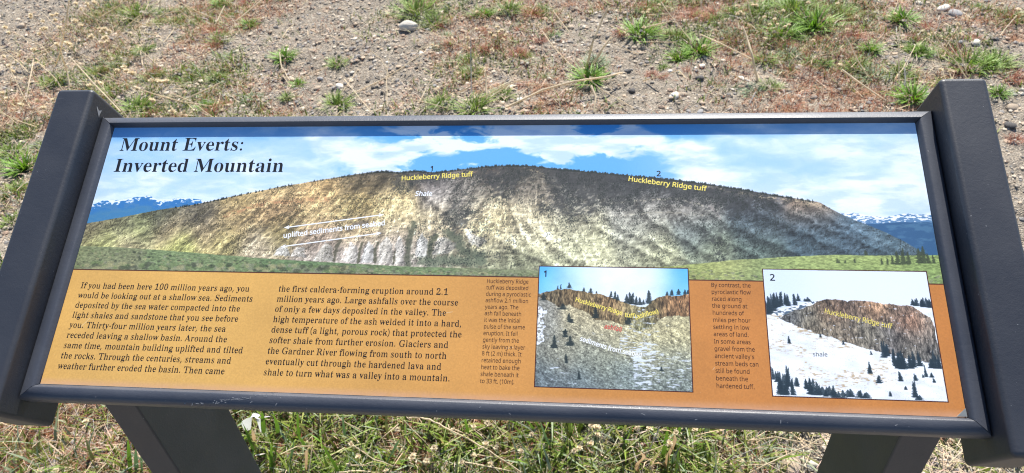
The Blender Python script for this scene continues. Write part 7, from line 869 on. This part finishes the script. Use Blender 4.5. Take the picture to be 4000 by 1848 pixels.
# seed heads -------------------------------------------------------
def head_mesh(seed):
    rr = np.random.default_rng(seed); V, F, Cc = [], [], []; n = 30
    for a in range(n):
        az = a*2.399; el = .15+1.1*((a % 6)/6); L = .0075*(.8+.4*rr.random()); d = np.array([math.cos(az)*math.cos(el), math.sin(az)*math.cos(el), math.sin(el)]); s = np.array([-math.sin(az), math.cos(az), 0])*.0016; b = len(V)
        V += [d*.0012-s*.5, d*.0012+s*.5, d*L*.7+s, d*L, d*L*.7-s]; F.append((b, b+1, b+2, b+3, b+4)); c = np.array((.84, .73, .53))*(.85+.3*rr.random()); Cc += [c*.8, c*.8, c, c*1.1, c]
    return np_mesh('seed_head', np.array(V), [np.array(F)], STRAW, np.clip(np.array(Cc), 0, 1))
HM = [head_mesh(70+j) for j in range(4)]
def core_mesh():
    bm = bmesh.new(); bmesh.ops.create_icosphere(bm, subdivisions=2, radius=.0030); me = bm_mesh('core', bm, None, True)
    a = me.color_attributes.new('Col', 'FLOAT_COLOR', 'POINT'); a.data.foreach_set('color', np.tile(np.array([.74, .60, .38, 1], np.float32), len(me.vertices))); me.materials.append(STRAW); return me
CORE = core_mesh()
def seed_flower(x, y, h, label, group, s=1.0, base=None):
    z = float(ground_h(x, y)); bx_, by_ = base if base else (x+R.normal(0, .035), y+R.normal(0, .03)+.02)
    t = link('dried_flower', None, loc=(bx_, by_, float(ground_h(bx_, by_)))); t.empty_display_size = .01; tag(t, label, 'dried flower', group)
    dx, dy = x-bx_, y-by_; hz = max(h-z*0, .02)
    pole('stem', [(0, 0, -.004), (dx*.35, dy*.3, hz*.55), (dx, dy, hz)], .0008, .0006, STRAW, (.52, .40, .25), None, None, parent=t)
    hd = link('seed_head', HM[R.integers(0, 4)], t, (dx, dy, hz)); hd.scale = (s, s, s); hd.rotation_euler = (R.normal(0, .35)-.15, R.normal(0, .35), R.random()*6)
    co = link('core', CORE, hd); return t
HF = [(0.188,0.401,0.14),(0.098,0.37,0.13),(0.112,0.357,0.11),(0.094,0.342,0.1),(0.218,0.37,0.09),(0.246,0.367,0.08),(0.165,0.349,0.07),(0.26,0.387,0.1)]+[(0.268,0.423,0.15),(0.3,0.411,0.14),(0.261,0.387,0.1),(0.363,0.402,0.11),(0.385,0.396,0.11),(0.338,0.384,0.09),(0.435,0.396,0.1),(0.458,0.412,0.13),(0.315,0.376,0.08),(0.246,0.367,0.08),(0.374,0.373,0.08),(0.212,0.376,0.08),(0.575,0.419,0.15),(0.585,0.413,0.15),(0.586,0.411,0.13),(0.574,0.403,0.11),(0.543,0.394,0.1),(0.552,0.391,0.1),(0.338,0.425,0.13),(0.364,0.438,0.13)]+[(0.662,0.417,0.14),(0.686,0.417,0.14),(0.737,0.418,0.13),(0.727,0.411,0.1),(0.776,0.435,0.12),(0.692,0.389,0.05)]+[(-0.418,0.447,0.1),(-0.532,0.43,0.08)]
for j, (x, y, h) in enumerate(HF): seed_flower(x, y, h, 'cream spiky dried flower standing in the growth below the panel', 'dried flowers below the panel', .82+.3*R.random())
HB = [(-2.155,2.716,0.05),(-2.133,2.699,0.05),(-1.974,2.638,0.08),(-1.956,2.648,0.08),(-2.018,2.621,0.06),(-1.907,2.565,0.08),(-1.957,2.492,0.06),(-1.934,2.495,0.07),(-1.928,2.505,0.07),(-2.169,2.555,0.05),(-2.125,2.511,0.05),(-1.82,2.643,0.1),(-1.871,2.696,0.1),(-1.768,2.512,0.1),(-1.766,2.502,0.1),(-1.722,2.474,0.1),(-1.71,2.462,0.1),(-1.603,2.428,0.1),(-1.577,2.398,0.1),(-1.566,2.407,0.1),(-1.534,2.386,0.1),(-1.494,2.258,0.1),(-1.499,2.29,0.1),(-1.493,2.294,0.1),(-1.47,2.261,0.1),(-1.635,2.236,0.12),(-1.619,2.23,0.12),(-1.599,2.211,0.12),(-1.792,2.428,0.1),(-1.723,2.283,0.09),(-1.615,2.361,0.1),(-1.609,2.362,0.1),(-1.349,1.957,0.08),(-1.359,1.961,0.08),(-1.31,2.083,0.08),(-1.287,2.054,0.08),(-1.259,2.033,0.08),(-1.253,2.037,0.08),(-1.329,2.055,0.08),(-1.159,2,0.06),(-1.142,2.004,0.06),(-1.097,1.995,0.06),(-1.118,1.987,0.06),(-1.498,2.24,0.08),(-1.478,2.23,0.08),(-1.9,2.259,0.06),(-1.823,2.262,0.08),(-1.974,2.253,0.06),(-1.874,2.152,0.06),(-1.823,2.095,0.06),(-1.856,2.748,0.08),(-1.818,2.751,0.08),(-1.405,1.967,0.06),(-1.514,1.817,0.06),(-1.583,1.802,0.08),(-1.578,1.88,0.06),(-1.205,1.958,0.05),(-0.989,1.801,0.05),(-0.943,1.8,0.05),(-1.102,1.874,0.05),(-1.512,1.879,0.06),(-1.759,1.93,0.06),(-1.712,1.891,0.06)]
for (x, y, h) in HB: seed_flower(x, y, h, 'cream dried flower head among the tangle behind the left post', 'dried flowers behind the left post', 1.6+.5*R.random())
for (x, y, h) in [(0.083,2.457,0.12),(0.129,2.375,0.09),(0.144,2.354,0.07),(0.164,2.335,0.07),(0.185,2.349,0.08),(0.169,2.435,0.1),(0.202,2.301,0.06),(0.077,2.425,0.06),(0.17,2.508,0.1),(0.194,2.357,0.08),(0.173,2.39,0.08),(0.209,2.371,0.05),(0.162,2.246,0.05),(0.049,2.355,0.05)]: seed_flower(x, y, h, 'cream flower head on the dry branching plant at top centre', 'flower heads of the top centre plant', 1.45)
for (x, y, h) in [(-0.087,2.286,0.05),(-0.07,2.289,0.05),(-0.154,2.328,0.05),(0.34,2.476,0.05),(0.69,2.402,0.04),(0.703,2.37,0.04)]: seed_flower(x, y, h, 'cream flower head low over the soil behind the panel centre', 'low flower heads behind the panel', 1.2)
for (x, y, h) in [(0.767,2.505,0.08),(0.786,2.505,0.09),(0.796,2.519,0.09),(0.889,2.514,0.09),(0.838,2.582,0.08),(0.77,2.423,0.06),(1.142,2.451,0.08),(1.149,2.442,0.09),(1.16,2.441,0.08),(1.151,2.532,0.08),(1.216,2.538,0.08),(1.227,2.532,0.08),(1.324,2.474,0.08),(1.255,2.368,0.07),(1.274,2.381,0.08),(1.285,2.371,0.07),(1.336,2.391,0.07),(1.315,2.367,0.06),(1.435,2.539,0.08),(1.479,2.566,0.08),(1.504,2.569,0.08),(1.547,2.532,0.08),(1.25,2.45,0.07),(1.404,2.275,0.05),(1.229,2.304,0.05),(0.999,2.284,0.04),(1.272,2.354,0.05)]+[(1.5,2.219,0.1),(1.505,2.569,0.08),(1.565,2.56,0.08),(1.598,2.427,0.06),(1.806,2.545,0.07),(1.815,2.269,0.06),(1.841,2.294,0.05),(1.918,2.292,0.08),(1.914,2.244,0.07),(2.165,2.51,0.06),(1.782,2.022,0.05),(1.812,2.018,0.05),(2.2,2.444,0.06),(1.444,2.046,0.06),(1.696,2.182,0.05),(1.758,2.477,0.05)]: seed_flower(x, y, h, 'cream flower head scattered over weeds behind the right half of the sign', 'flower heads behind the right half', 1.2+.2*R.random())
